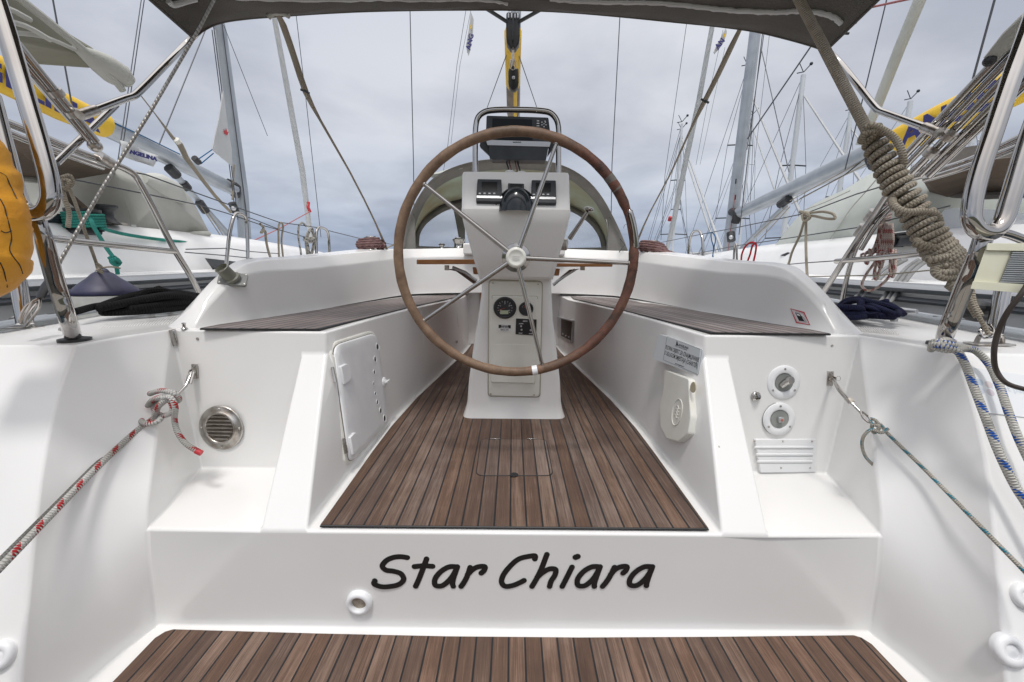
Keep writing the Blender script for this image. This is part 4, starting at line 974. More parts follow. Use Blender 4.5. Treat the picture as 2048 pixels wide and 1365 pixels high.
for k in range(4): obj('moulded_wave', T(fx, MB().tube([(-.018 + .006 * i, -.02 + k * .012 + .004 * math.sin(i * 1.2), .0) for i in range(7)], .0016, 6, smooth=2)), cream, hs)
c = on_plane(1386, 775, p0, n)
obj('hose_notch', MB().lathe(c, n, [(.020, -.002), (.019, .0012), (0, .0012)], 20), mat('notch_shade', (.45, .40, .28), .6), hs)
# charter notice
sg, n, o_ = wall_obj('charter_notice', [(1333, 671), (1405, 699), (1397, 752), (1325, 721)], .0010, labelm, .004, .0, 'silver charter notice in black Croatian lettering')
p0 = o_[0] + n * .0012
def sign_text(body, xa, ya, xb, yb, size_px, m, bold=.0003, xs=None):
    a, b = on_plane(xa, ya, p0, n), on_plane(xb, yb, p0, n); c = (a + b) / 2; w_ = (b - a).length
    fx = frame(c, b - a, n); s_ = size_px * c.dot(FW) / F
    tm = text_mb(body, s_, Matrix.Identity(4), .0001, bold)
    xs_ = max(v.x for v in tm.v) - min(v.x for v in tm.v); k = w_ / xs_
    tm.v = [fx @ V(v.x * k, v.y, v.z) for v in tm.v]
    return obj('printed_line', tm, m, sg, smooth=False)
sign_text('ANGELINA', 1357, 690, 1377, 697.5, 6.5, vinyl); sign_text('YACHT CHARTER', 1358, 695, 1374, 701, 2.8, vinyl, .0001)
sign_text('PLOVNI OBJEKT ZA IZNAJMLJIVANJE', 1331.5, 694.5, 1398, 721, 12, vinyl, .0003); sign_text('S USLUGOM SMJEŠTAJA (CHARTER)', 1329.5, 706, 1395.5, 733, 12, vinyl, .0003); sign_text('www.angelina.hr', 1350, 727, 1368, 734, 4, vinyl, .0001)
c = on_plane(1354, 690, p0, n); obj('sailboat_mark', MB().prism([on_plane(x, y, p0, n) for x, y in ((1354, 681), (1357, 692), (1351.5, 691.5))], n * .0003), vinyl, sg, smooth=False)
obj('sailboat_mark', MB().tube([on_plane(x, y, p0, n) for x, y in ((1350, 692), (1353.5, 694), (1359, 694.5))], .0007, 5), vinyl, sg)
bd = rrect([on_plane(x, y, p0, n) for x, y in ((1334, 673), (1404, 700), (1396.5, 750), (1326.5, 720))], .003)
obj('border_line', MB().tube(bd, .0005, 5, closed=True), vinyl, sg)
# recessed speaker/panel forward on the starboard side
sp2, n, o_ = wall_obj('radio_panel', [(1119, 634), (1147, 641), (1144, 686), (1119, 675)], .006, silver, .004, .002)
rp0 = o_[0] + n * .0072
b = [ray(x, y) * (rp0.dot(n) / ray(x, y).dot(n)) for x, y in ((1122, 638), (1144, 644), (1141, 681), (1122, 672))]; obj('radio_window', MB().prism(rrect(b, .004), -n * .001), screen, sp2, smooth=False)
for k in range(3): obj('radio_knob', MB().ball(ray(1126 + 6 * k, 669 + 3 * k) * (rp0.dot(n) / ray(1126 + 6 * k, 669 + 3 * k).dot(n)), .006, 6), silver, sp2)
# fuel sign and deck filler, starboard coaming
fs, n, o_ = wall_obj('fuel_sign', [(1580, 616), (1609, 624), (1622, 652), (1592, 647)], .0010, whitep, .001, 0, 'white fuel pump sign framed in red')
p0 = o_[0] + n * .0013
def qp(px, m, nm, par, e=.0004): return obj(nm, MB().prism([on_plane(x, y, p0, n) for x, y in px], n * e), m, par, smooth=False)
obj('red_border', MB().tube([on_plane(x, y, p0, n) for x, y in ((1581.5, 618), (1608, 625.5), (1619.5, 650), (1593, 645.5))], .0030, 5, closed=True, flat=.3, nrm=tuple(n)), redp, fs)
obj('red_border', MB().tube([on_plane(x, y, p0, n) for x, y in ((1585.5, 621.5), (1606, 627.5), (1615, 646.5), (1594.5, 643))], .0007, 5, closed=True, flat=.3, nrm=tuple(n)), redp, fs)
qp([(1590, 625), (1600, 628), (1609, 643.5), (1598, 642)], vinyl, 'pump_symbol', fs); 
qp([(1592.5, 627.3), (1599, 629.3), (1601, 633), (1594.8, 631.3)], whitep, 'pump_window', fs, .0007)
obj('pump_hose', MB().tube([on_plane(x, y, p0, n) for x, y in ((1603, 633), (1607, 636), (1611, 642), (1612.5, 645), (1610, 644.5), (1607, 640))], .0007, 5), vinyl, fs)
c = PZ(1647, 656, -.2505)
obj('fuel_filler', MB().lathe(c, (0, 0, 1), [(.055, 0), (.052, .004), (.040, .005), (.038, .003), (0, .003)], 30), steelm, yacht, label='flat round steel deck filler')
# shore power inlet, port coaming end
nn_ = hit(468, 560)[1]; c = hit(466, 560)[0]
fx = frame(c, V(1, .3, 0), (nn_ + V(-.1, -.2, .1)).normalized())
pw = obj('shore_power_inlet', T(fx, MB().prism([V(*q, .007) for q in rrect_2d] if False else rrect([V(-.052, -.034, .008), V(.052, -.034, .008), V(.052, .034, .008), V(-.052, .034, .008)], .010), V(0, 0, -.012))), greyp, yacht, smooth=False, bevel=.002, label='grey shore power inlet on the coaming end')
tip = PD(443, 538, (c + nn_ * .08).dot(FW)); d = (tip - c).normalized()
obj('plug_barrel', MB().lathe(c + nn_ * .004, d, [(.033, 0), (.033, .010), (.026, .014), (.025, .062), (.027, .066), (.024, .068), (.022, .050), (0, .050)], 28), mat('olive_plastic', (.20, .20, .16), .5), pw)
for k in range(3): obj('plug_pin', MB().tube([c + d * .050 + frame(c, V(1, 0, 0), d).to_3x3() @ V(.011 * math.cos(k * 2.1), .011 * math.sin(k * 2.1), 0), c + d * .062 + frame(c, V(1, 0, 0), d).to_3x3() @ V(.011 * math.cos(k * 2.1), .011 * math.sin(k * 2.1), 0)], .0028, 8), steelm, pw)
for s1 in (-1, 1):
    for s2 in (-1, 1): obj('screw', T(fx, MB().lathe((s1 * .044, s2 * .026, .0082), (0, 0, 1), [(.0038, 0), (.003, .0015), (0, .001)], 10)), steelm, pw)
# anti-slip stripes on the side deck
non = mat('anti_slip', (.66, .655, .63), .6)
for k in range(26):
    x = 200 + k * 5.6; a = PZ(x, 657 - k * .35, -.2475); b = PZ(x + 16, 645 - k * .5, -.2475)
    if k % 1 == 0: obj('anti_slip_rib', MB().tube([a, b], .0016, 5), non, yacht)
for k in range(20):
    x = 1702 + k * 5.0; a = PZ(x, 660 + k * .45, -.2475); b = PZ(x - 9, 652 + k * .45, -.2475)
    obj('anti_slip_rib', MB().tube([a, b], .0016, 5), non, yacht)
# caps and pale charter sticker on the outer quarters
for x, y, r_ in ((3, 1310, .032), (2017, 1300, .036), (2046, 1192, .03)):
    try:
        o, m4 = ring_fitting('quarter_fitting', x, y, r_, r_ * .45, m=white)
        obj('fitting_core', T(m4, MB().lathe((0, 0, .006), (0, 0, 1), [(r_ * .46, 0), (r_ * .3, .004), (0, .005)], 20)), white, o)
    except Exception as ex: print('skip', x, y, ex)
pale_ink = mat('faded_ink', (.56, .61, .66), .4); clearf = mat('sticker_film', (.74, .76, .77), .25)
try:
    n = hit(2010, 790)[1]; p0 = hit(2010, 790)[0] + n * .002
    sk = obj('faded_sticker', MB().prism(rrect([on_plane(x, y, p0, n) for x, y in ((1942, 735), (2060, 752), (2075, 838), (1975, 826))], .006), -n * .006), clearf, yacht, smooth=False, label='faded pale charter company sticker')
    p1 = p0 + n * .0003
    c = on_plane(2030, 780, p1, n); obj('faded_letters', text_mb('Yacht partner', .026, frame(c, on_plane(2050, 783, p1, n) - c, n), .0001, .0002), pale_ink, sk, smooth=False)
    c = on_plane(1970, 775, p1, n); fx = frame(c, V(1, 0, 0), n)
    for k in range(4):
        a = k * math.pi / 2 + .5; obj('faded_emblem', T(fx, MB().lathe((math.cos(a) * .018, math.sin(a) * .018, .0), (0, 0, 1), [(.011, 0), (0, .0004)], 12)), mat('emblem_tint', ((.62, .55, .55), (.50, .57, .66), (.56, .60, .66), (.58, .52, .56))[k], .4), sk)
except Exception as ex: print('sticker', ex)

# ================================================================ bimini, sprayhood, rails, rig
fe = [(386, 76, 2.02), (412, 58, 2.06), (440, 46, 2.10), (490, 38, 2.14), (560, 32.5, 2.17), (640, 27, 2.19), (720, 23, 2.20), (820, 20.5, 2.20), (930, 19.5, 2.2), (1030, 20, 2.2), (1130, 24, 2.2), (1240, 33, 2.2), (1350, 44, 2.19), (1430, 52, 2.17), (1510, 63, 2.13), (1570, 77, 2.09), (1620, 91, 2.05), (1652, 102, 2.02)]
front = spl([PY(*q) for q in fe], 4)
L0, L1_ = PX(300, 0, front[0].x - .0), PX(1757, 0, front[-1].x)
rows = []
for j in range(14):
    t = j / 13; row = []
    for i, p in enumerate(front):
        s_ = i / (len(front) - 1); yb_ = (L0.y * (1 - s_) + L1_.y * s_); zb_ = (L0.z - front[0].z) * (1 - s_) + (L1_.z - front[-1].z) * s_
        edge = abs(s_ * 2 - 1) ** 3
        dy = (yb_ - p.y) if edge > 2 else (yb_ - 2.02)
        k = t * 3.6  # unseen aft reach lengthened to keep sky glare off the instrument screens
        x = p.x; z = p.z + zb_ * min(k, 1.5) * (.25 + .75 * edge) + .012 * math.sin(i * .55 + j) * (t > 0) * (1 - edge) - .05 * math.sin(min(t * 3, 1) * math.pi) * (1 - edge) * .6
        row.append(V(x, p.y + dy * k, z))
    rows.append(row)
bmb = MB().grid(rows)
bim = obj('bimini_canopy', bmb, bimini_m, yacht, smooth='full', solid=.004, label='dark grey canvas bimini overhead')
BB = bvh_of(bmb)
def bhit(x, y, lift=.012):
    d = ray(x, y).normalized(); r0 = BB.ray_cast(V(0, 0, 0), d)
    return None if r0[0] is None else r0[0] - d * lift
band = [(1100, -2), (1130, 1), (1200, 4.5), (1260, 5), (1310, 6), (1369, 11), (1420, 17), (1470, 22), (1527, 24.5), (1560, 25), (1590, 23), (1622, 24), (1650, 29), (1670, 37), (1682, 48)]
bp = [bhit(x, y) for x, y in band]; bp = [p for p in bp if p]
if len(bp) > 3:
    sp0 = spl(bp, 6)
    obj('white_zip_band', MB().tube([p + V(0, .0, .001 * math.sin(i * 1.3)) for i, p in enumerate(sp0)], [.0095 + .0008 * math.sin(i * 1.9) + .0005 * math.sin(i * 3.1) for i in range(len(sp0))], 8), sail_m, bim)
band = [(470, -3), (560, 0), (700, 1), (760, -1), (830, 1), (930, 0), (990, 3), (1015, 8)]
bp = [bhit(x, y) for x, y in band]; bp = [p for p in bp if p]
if len(bp) > 2:
    sp0 = spl(bp, 6); obj('white_zip_band', MB().tube(sp0, [.007 + .0018 * math.sin(i * 1.7) for i in range(len(sp0))], 8), sail_m, bim)
bp = [bhit(x, y) for x, y in ((336, 2), (345, 10), (356, 8), (372, 3), (392, -2))]; bp = [p for p in bp if p]
if len(bp) > 1: obj('white_zip_band', MB().tube(bp, .011, 8, smooth=3), sail_m, bim)
obj('canopy_hem', MB().tube(front, .005, 6), bimini_m, bim)
obj('canopy_hem', MB().tube([r_[-1] for r_ in rows], .006, 6), bimini_m, bim); obj('canopy_hem', MB().tube([r_[0] for r_ in rows], .006, 6), bimini_m, bim)
for x, y in ((1690, 62), (1705, 40)):
    a = PX(x, y, 1.60); obj('strap_end', MB().tube([a - V(.03, 0, .01), a + V(.02, 0, -.012)], .006, 8), black, bim)
XB = 1.46
bf = obj('bimini_frame', MB().tube([PX(398, 62, -XB + .05), PX(380, 80, -XB), PX(330, 131, -XB), PX(283, 179, -XB), PX(268, 192, -XB), PX(250, 198, -XB), PX(168, 229, -XB)], .0125, 12, smooth=4), steel, yacht, label='port stainless frame leg of the bimini')
obj('frame_joint', MB().tube([PX(192, 220, -XB), PX(160, 231, -XB)], .0165, 12), steelm, bf)
bf2 = obj('bimini_frame', MB().tube([PX(1650, 98, XB - .05), PX(1672, 118, XB), PX(1715, 170, XB), PX(1746, 210, XB), PX(1757, 221, XB), PX(1775, 228, XB), PX(1868, 262, XB)], .0125, 12, smooth=4), steel, yacht, label='starboard stainless frame leg of the bimini')
obj('frame_joint', MB().tube([PX(1848, 255, XB), PX(1876, 266, XB)], .0165, 12), steelm, bf2)
# folded aft hoops
for k, (x0, y0, x1, y1) in enumerate(((-20, 22, 192, 283), (-20, 48, 178, 280), (10, 90, 188, 292))):
    o = obj('folded_hoop', MB().tube([PX(x0, y0, -1.50 - .02 * k), PX(x1, y1, -1.50 - .02 * k)], .0125, 12), steel, yacht)
    for t in (.55, .72):
        a = PX(x0, y0, -1.5).lerp(PX(x1, y1, -1.5), t)
        if k == 0: obj('hoop_clamp', MB().tube([a, PX(x0, y0, -1.5).lerp(PX(x1, y1, -1.5), t + .05)], .020, 14), steelm, o)
obj('brace_tube', MB().tube([PX(232, 210, -1.56), PX(112, 327, -1.56)], .011, 12), steel, yacht)
for k, (x0, y0, x1, y1) in enumerate(((2070, 40, 1800, 322), (2070, 66, 1806, 338), (2070, 96, 1824, 346), (2070, 128, 1842, 350), (2070, 150, 1858, 352))):
    o = obj('folded_hoop', MB().tube([PX(x0, y0, 1.50 + .015 * k), PX(x1, y1, 1.50 + .015 * k)], .0115 if k % 2 else .0135, 12), steel, yacht)
    if k == 2:
        for t in (.62, .78):
            a, b = PX(x0, y0, 1.5), PX(x1, y1, 1.5); obj('hoop_clamp', MB().tube([a.lerp(b, t), a.lerp(b, t + .05)], .024, 14), steelm, o)
a, b = PX(2070, 35, 1.47), PX(1982, 118, 1.47)
obj('canvas_sleeve', MB().tube([a, a.lerp(b, .5) + V(0, 0, .01), b], [.038, .03, .022], 12, flat=.6), grey_cv, yacht)
obj('sleeve_end', MB().ball(PX(1979, 122, 1.46), .016, 8), black, yacht)
# pushpit rails each side
XR = 1.76
def rail(name, pts, X, r_=.0125, m=steel, par=yacht, smooth=5, **k): return obj(name, MB().tube([PX(x, y, X) for x, y in pts], r_, 12, smooth=smooth), m, par, **k)
pr = rail('pushpit_rail', [(-20, 233), (60, 264), (150, 301), (215, 325), (248, 337), (268, 350), (283, 374), (300, 405), (345, 493), (383, 556), (398, 588), (402, 615)], -XR, .0145, label='port pushpit rail ahead of the bimini joint')
rail('pushpit_rail', [(-20, 250), (60, 283), (140, 312), (205, 335)], -XR + .02)
rail('cross_rail', [(80, 474), (160, 484), (260, 494), (352, 504)], -XR, .0135, smooth=2)
rail('lower_rail', [(330, 597), (395, 597)], -XR, .008, smooth=1)
obj('rail_clamp', MB().tube([PX(196, 312, -XR + .01), PX(222, 328, -XR + .01)], .024, 12), steelm, pr)
obj('rail_clamp', MB().ball(PX(190, 292, -1.53), .022, 8), steelm, pr)
pr2 = rail('pushpit_rail', [(2070, 262), (2000, 295), (1930, 325), (1850, 350), (1810, 362), (1780, 385), (1752, 425), (1700, 503), (1660, 565), (1640, 597), (1633, 618)], XR, .0145, label='starboard pushpit rail beside the coiled stay')
rail('pushpit_rail', [(2070, 280), (2000, 308), (1930, 335), (1850, 360)], XR - .02)
rail('cross_rail', [(1672, 523), (1760, 516), (1862, 505)], XR, .0135, smooth=2)
rail('stanchion', [(1760, 420), (1716, 490), (1704, 520), (1693, 560), (1683, 613)], XR + .06, .012, smooth=3)
rail('stanchion', [(1800, 395), (1742, 445), (1700, 512)], XR + .03, .010, smooth=3)
rail('stanchion', [(1812, 392), (1760, 440), (1722, 500)], XR + .03, .010, smooth=3)
for x, y in ((1725, 462), (1745, 432)): obj('rail_clamp', MB().tube([PX(x - 8, y + 10, XR + .02), PX(x + 6, y - 10, XR + .02)], .026, 10), steelm, pr2)
obj('rail_clamp', MB().ball(PX(1838, 338, XR - .1), .028, 8), steelm, pr2)
# gate stanchions
def hoop(pts, X, r_=.011): return obj('stanchion_hoop', MB().tube([PX(x, y, X) for x, y in pts], r_, 12, smooth=5), steel, yacht)
h1 = hoop([(452, 535), (459, 470), (466, 438), (472, 428), (482, 428), (491, 436), (494, 460), (496, 530)], -1.80)
h2 = hoop([(633, 512), (633, 465), (637, 456), (645, 456), (654, 462), (657, 475), (659, 512)], -1.80, .013)
h3 = hoop([(1376, 520), (1380, 480), (1385, 466), (1393, 462), (1401, 466), (1405, 480), (1406, 520)], 1.80, .013)
h4 = hoop([(1467, 525), (1470, 491), (1472, 488), (1474, 525)], 1.80, .008)
# lifelines
def line(name, pts, Xs, r_, m, par=yacht, sub=1, f=PX, **k):
    if not isinstance(Xs, (list, tuple)): Xs = [Xs] * len(pts)
    return obj(name, MB().tube([f(p[0], p[1], X) for p, X in zip(pts, Xs)], r_, 6, smooth=sub), m, par, **k)
line('lifeline', [(265, 345), (330, 375), (400, 387), (467, 411), (558, 445), (611, 453), (640, 457)][0:1] + [(290, 349), (400, 389), (467, 413), (558, 445), (611, 452), (636, 456)], -1.8, .0035, wired)
line('lifeline', [(130, 356), (300, 390), (400, 411), (454, 427), (524, 451), (608, 474), (634, 480)], -1.8, .0032, wired)
line('lifeline', [(496, 435), (510, 440), (560, 460)], -1.8, .0032, wired)
line('lifeline', [(658, 462), (722, 478), (800, 492)], -1.8, .004, wired)
line('lifeline', [(372, 499), (455, 497), (494, 503), (560, 508)], -1.8, .003, wired)
line('lifeline', [(370, 505), (455, 512), (530, 520)], -1.8, .003, wired)
line('lifeline', [(1835, 352), (1712, 389), (1612, 427), (1466, 457), (1403, 469), (1324, 485), (1280, 494)], 1.8, .0035, wired)
line('lifeline', [(1900, 412), (1712, 456), (1516, 486), (1472, 492), (1382, 510)], 1.8, .0032, wired)
line('lifeline', [(1672, 522), (1600, 527), (1540, 533)], 1.8, .003, wired)
line('lifeline', [(1860, 541), (1760, 551), (1600, 554)], 1.8, .003, rope_beige)
# near pushpit legs: thick tubes by the camera
def near(name, pts, D, r_, **k):
    if not isinstance(D, (list, tuple)): D = [D] * len(pts)
    return obj(name, MB().tube([PD(x, y, d_) for (x, y), d_ in zip(pts, D)], r_, 20, smooth=6), steel, yacht, **k)
bl = PZ(150, 682, -.25); Dl = bl.dot(FW)
br_ = PZ(1884, 690, -.25); Dr = br_.dot(FW)
nl_ = near('pushpit_leg', [(66, 425), (84, 470), (104, 540), (118, 585), (133, 630), (148, 680)], [1.12, 1.13, 1.17, 1.2, 1.22, Dl], .0205, label='thick polished port pushpit leg by the yellow bag')
obj('base_flange', MB().lathe(bl, (0, 0, 1), [(.040, -.002), (.040, .008), (.030, .010), (.022, .012)], 24), black, nl_)
obj('grub_screw', MB().tube([PD(128, 660, Dl - .02), PD(120, 659, Dl - .02)], .006, 8), steelm, nl_)
near('pushpit_loop', [(-30, -60), (-8, 0), (22, 95), (55, 205), (86, 310), (100, 370), (101, 402), (88, 424), (66, 428), (46, 416), (34, 392), (12, 310), (-20, 190)], 1.10, .021)
near('pushpit_post', [(36, 560), (44, 610), (50, 648)], 1.30, .02)
nr_ = near('pushpit_leg', [(1972, 460), (1955, 510), (1934, 560), (1910, 620), (1896, 655), (1885, 688)], [1.12, 1.13, 1.17, 1.2, 1.22, Dr], .0205, label='thick polished starboard pushpit leg with blue-flecked rope')
obj('base_flange', MB().lathe(br_, (0, 0, 1), [(.040, -.002), (.040, .008), (.030, .010), (.022, .012)], 24), black, nr_)
near('pushpit_loop', [(2085, -20), (2058, 60), (2020, 165), (1988, 260), (1958, 350), (1944, 410), (1944, 442), (1958, 462), (1982, 466), (2003, 448), (2020, 400), (2050, 300), (2085, 200)], 1.10, .021)
near('pushpit_post', [(2010, 560), (1998, 620), (1988, 668)], 1.30, .02)
near('pushpit_cross_bar', [(1985, 462), (2020, 470), (2075, 492)], 1.14, .012)
# toe rail along both sides
for s_ in (-1, 1):
    pts = [V(s_ * x + XC, y, z + .028) for x, y, z in ((1.84, 1.42, -.255), (1.89, 1.9, -.24), (1.93, 2.6, -.22), (1.94, 3.5, -.18), (1.92, 4.5, -.12), (1.69, 7, 0.0))]
    tr = obj('toe_rail', MB().tube(spl(pts, 5), .024, 8, flat=.55), alu, yacht)
    for y in (1.62, 2.25, 2.9):
        obj('rail_slot', MB().tube([V(s_ * (1.862 if y < 2 else 1.897) + XC - s_ * .0, y, -.215), V(s_ * (1.87 if y < 2 else 1.905) + XC, y + .2, -.213)], .009, 8), black, tr)
# deck cleats with their dark ropes are built with the ropes
def cleat(c, d, s=1.0, name='deck_cleat', par=yacht):
    d = Vector(d).normalized()
    o = obj(name, MB().tube([c + d * -.13 * s + V(0, 0, .055 * s), c + d * -.05 * s + V(0, 0, .052 * s), c + d * .05 * s + V(0, 0, .052 * s), c + d * .13 * s + V(0, 0, .055 * s)], [.010 * s, .016 * s, .016 * s, .010 * s], 12, smooth=3), silver, par)
    for k in (-.045, .045): obj('cleat_foot', MB().tube([c + d * k * s, c + d * k * s + V(0, 0, .05 * s)], .014 * s, 10), silver, o)
    return o
CLp = PZ(262, 600 + 20, -.24); CRp = PZ(1765, 628, -.24)
CLp = V(-1.72 + XC, 1.98, -.238); CRp = V(1.72 + XC, 1.90, -.238)
cleat(CLp, (0.15, 1, 0)); cleat(CRp, (-0.15, 1, 0))
# pad eyes for the backstay legs
def padeye(c, s=1.0):
    o = obj('pad_eye', MB().tube([c + V(-.045 * s, 0, 0), c + V(-.036 * s, 0, .028 * s), c + V(0, 0, .040 * s), c + V(.036 * s, 0, .028 * s), c + V(.045 * s, 0, 0)], .007 * s, 10, smooth=4), steelm, yacht)
    s_ = MB(); s_.box(c + V(0, 0, .0), .13 * s, .05 * s, .006); obj('eye_base', s_, steelm, o, bevel=.002)
    return o
pe1 = padeye(PZ(44, 655, -.25)); pe2 = padeye(PZ(1978, 688, -.25))
# ---- sprayhood
SY = 4.15
ar = [(806, 503), (809, 470), (822, 428), (843, 387), (868, 357), (905, 337), (950, 324), (1000, 319), (1060, 319), (1108, 327), (1148, 343), (1180, 367), (1205, 398), (1226, 436), (1243, 472), (1256, 506)]
af = [(826, 499), (830, 468), (842, 444), (862, 424), (890, 409), (925, 400), (965, 396), (1005, 394), (1055, 395), (1095, 399), (1130, 407), (1162, 421), (1188, 438), (1204, 460), (1212, 480), (1216, 500)]
A = spl([PY(x, y, SY) for x, y in ar], 3); B_ = spl([PY(x, y, SY + 1.0) for x, y in af], 3)
rows = []
for j in range(7):
    t = j / 6; rows.append([a.lerp(b, t) + V(0, 0, .05 * math.sin(math.pi * t) * math.sin(math.pi * i / (len(A) - 1))) for i, (a, b) in enumerate(zip(A, B_))])
hood = obj('sprayhood', MB().grid(rows), hood_in, yacht, smooth='full', solid=.006, label='grey canvas sprayhood with clear windows over the companionway')
# hem band hanging inside the aft hoop, and outer flap
C_ = spl([PY(x, y, SY + .12) for x, y in [(822, 502), (826, 470), (836, 436), (854, 400), (878, 374), (910, 356), (952, 345), (1000, 340), (1060, 340), (1106, 346), (1142, 361), (1170, 383), (1193, 409), (1211, 443), (1222, 474), (1230, 505)]], 3)
obj('hood_hem', MB().grid([[p + V(0, -.02, 0) for p in A], [a.lerp(b, .5) + V(0, .0, 0) for a, b in zip(A, C_)], C_]), hood_m, hood, smooth='full', solid=.004)
obj('hood_bow', MB().tube(spl([PY(x, y, SY + .1) for x, y in [(825, 505), (826, 470), (828, 440), (838, 412), (852, 388), (875, 366), (912, 349)]], 4), .012, 10), steel, hood)
obj('hood_bow', MB().tube(spl([PY(x, y, SY + .1) for x, y in [(1214, 508), (1217, 470), (1215, 444), (1204, 408), (1190, 380), (1165, 358), (1135, 345)]], 4), .012, 10), steel, hood)
obj('rolled_panel', MB().tube(spl([PY(x, y, SY + .06) for x, y in [(858, 352), (880, 349), (905, 341), (935, 332)]], 3), [.02] + [.045] * 8 + [.03], 8, flat=.5), pale_cv, hood)
# front panel: canvas surround and clear windows
wf = mat('clear_vinyl', (.75, .77, .78), .12); t_, b_ = nodes(wf); b_.inputs['Alpha'].default_value = .16
FY = SY + 1.0
def fpanel(px, m, nm, dy=0.0, th=.006): return obj(nm, MB().prism([PY(x, y, FY + dy) for x, y in px], (0, th, 0)), m, hood, smooth=False)
sur = MB(); inn = spl([PY(x, y, FY) for x, y in [(838, 496), (840, 470), (850, 452), (868, 436), (892, 422), (925, 412), (965, 408), (1005, 407), (1055, 407), (1095, 411), (1128, 418), (1156, 431), (1178, 447), (1193, 466), (1200, 482), (1203, 498)]], 3)
sur.grid([B_, inn]); obj('window_surround', sur, hood_m, hood, solid=.006, smooth='full')
fpanel([(905, 409), (930, 404), (930, 500), (922, 500)], hood_m, 'window_mullion', .004)
fpanel([(1110, 404), (1130, 409), (1122, 500), (1112, 500)], hood_m, 'window_mullion', .004)
fpanel([(826, 492), (930, 496), (930, 504), (826, 502)], hood_m, 'window_sill', .004); fpanel([(1110, 497), (1216, 495), (1216, 508), (1110, 506)], hood_m, 'window_sill', .004)
fpanel([(834, 497), (838, 458), (862, 430), (908, 410), (925, 498)], wf, 'window_pane', .008, .002); fpanel([(1116, 503), (1125, 412), (1160, 428), (1198, 462), (1206, 503)], wf, 'window_pane', .008, .002); fpanel([(926, 500), (928, 406), (1030, 400), (1118, 406), (1116, 504)], wf, 'window_pane', .008, .002)
# side flaps outside the hoop
for px in ([(806, 503), (809, 470), (820, 434), (829, 430), (831, 505)], [(1215, 510), (1218, 436), (1228, 440), (1243, 472), (1258, 508)]):
    obj('hood_side', MB().prism([PY(x, y, SY + .02) for x, y in px], (0, .02, 0)), hood_m, hood, smooth=False)
obj('hood_seam', MB().tube(spl([PY(x, y, FY - .03) for x, y in [(832, 442), (862, 420), (905, 404), (950, 396), (1030, 391), (1100, 396), (1150, 411), (1190, 432), (1210, 452)]], 4), .010, 8), black, hood)
# ---- winches
def winch(x, y, Y, s, top=black):
    c = PY(x, y, Y)
    prof = [(.075, 0), (.075, .012), (.062, .018), (.048, .040), (.050, .075), (.060, .095), (.062, .105), (.045, .112), (.040, .125), (.018, .128), (0, .128)]
    o = obj('winch', MB().lathe(c, (0, 0, 1), [(a * s, b * s) for a, b in prof], 24), [steel], yacht)
    obj('winch_top', MB().lathe(c + V(0, 0, .095 * s), (0, 0, 1), [(.064 * s, 0), (.066 * s, .012 * s), (.05 * s, .022 * s), (.02 * s, .028 * s), (0, .028 * s)], 20), top, o)
    return c
wL = winch(743, 503, 3.35, .93); wR = winch(1304, 510, 3.35, .9); winch(918, 501, 4.3, 1.0, steel); winch(884, 500, 4.3, .5); winch(938, 497, 4.4, .35)
# ================================================================ own rig: mast, boom, blocks, stays
mastY = 5.45
ms = obj('mast', MB().tube([V(XC, mastY, .15), V(XC, mastY + .1, 14)], .062, 16), alu, yacht)
bA, bB = PY(1026, 226, 5.3), PY(1026, 70, 3.35)
bd_ = (bB - bA).normalized()
packm = fabric('stack_pack', (.15, .12, .10), (.24, .20, .165), 9, .85, .4, 60)
boom = obj('boom', MB().tube([bA, bB], [.072, .060], 16), packm, yacht)
obj('yellow_boom_cover', MB().tube([bA.lerp(bB, .5), bB - V(0, .02, 0)], [.070, .064], 14), yboom, boom)
obj('boom_cover_seam', MB().tube([bA + V(.025, 0, -.058), bA.lerp(bB, .6) + V(.02, 0, -.05)], [.022, .020], 8), yboom, boom)
def block(par, x, y0, y1, wpx, Y, name='mainsheet_block'):
    a, b = PY(x, y0, Y), PY(x, y1, Y); k = a.dot(FW) / F; w_ = wpx * k / 2; up = (a - b).normalized(); h = (a - b).length; c = (a + b) / 2
    ol = []
    for t, q in ((1, .75), (.97, .95), (.5, 1), (-.3, 1.0), (-.7, .86), (-1, .35)): ol.append((t, q))
    pts = [c + up * h / 2 * t + V(w_ * q, 0, 0) for t, q in ol] + [c + up * h / 2 * t - V(w_ * q, 0, 0) for t, q in ol[::-1]]
    o = obj(name, MB().prism(pts, (0, .05, 0)), black, par, smooth=False, bevel=.006)
    return o, c, up, h, w_
b1, c, up, h, w_ = block(yacht, 1026, 24, 97, 28, 2.3)
for dx in (-.022, -.007, .010, .024): obj('sheave', MB().box(c + up * h * .37 + V(dx, -.004, 0), .008, .01, .020), silver, b1, bevel=.002)
obj('block_rib', MB().box(c + up * .0 + V(0, -.004, 0), .006, .01, .10), dark, b1, bevel=.002)
b2, c2, up2, h2, w2 = block(yacht, 1027, 136, 179, 21, 2.5, 'lower_block')
obj('sheave_pin', MB().ball(c2 + V(0, -.01, 0), .009, 8), silver, b2)
obj('shackle', MB().tube([PY(1026, 98, 2.3), PY(1026, 118, 2.4), PY(1026, 138, 2.5)], .007, 8), steelm, b1)
obj('shackle', MB().tube([PY(1022, 120, 2.42), PY(1021, 134, 2.47), PY(1026, 140, 2.47), PY(1031, 134, 2.47), PY(1030, 120, 2.42)], .0035, 8, smooth=3), steelm, b1)
obj('block_strop', MB().tube([PY(1020, -5, 2.25), PY(1018, 22, 2.3)], .006, 8), silver, b1); obj('block_strop', MB().tube([PY(1030, -5, 2.25), PY(1030, 22, 2.3)], .006, 8), silver, b1)
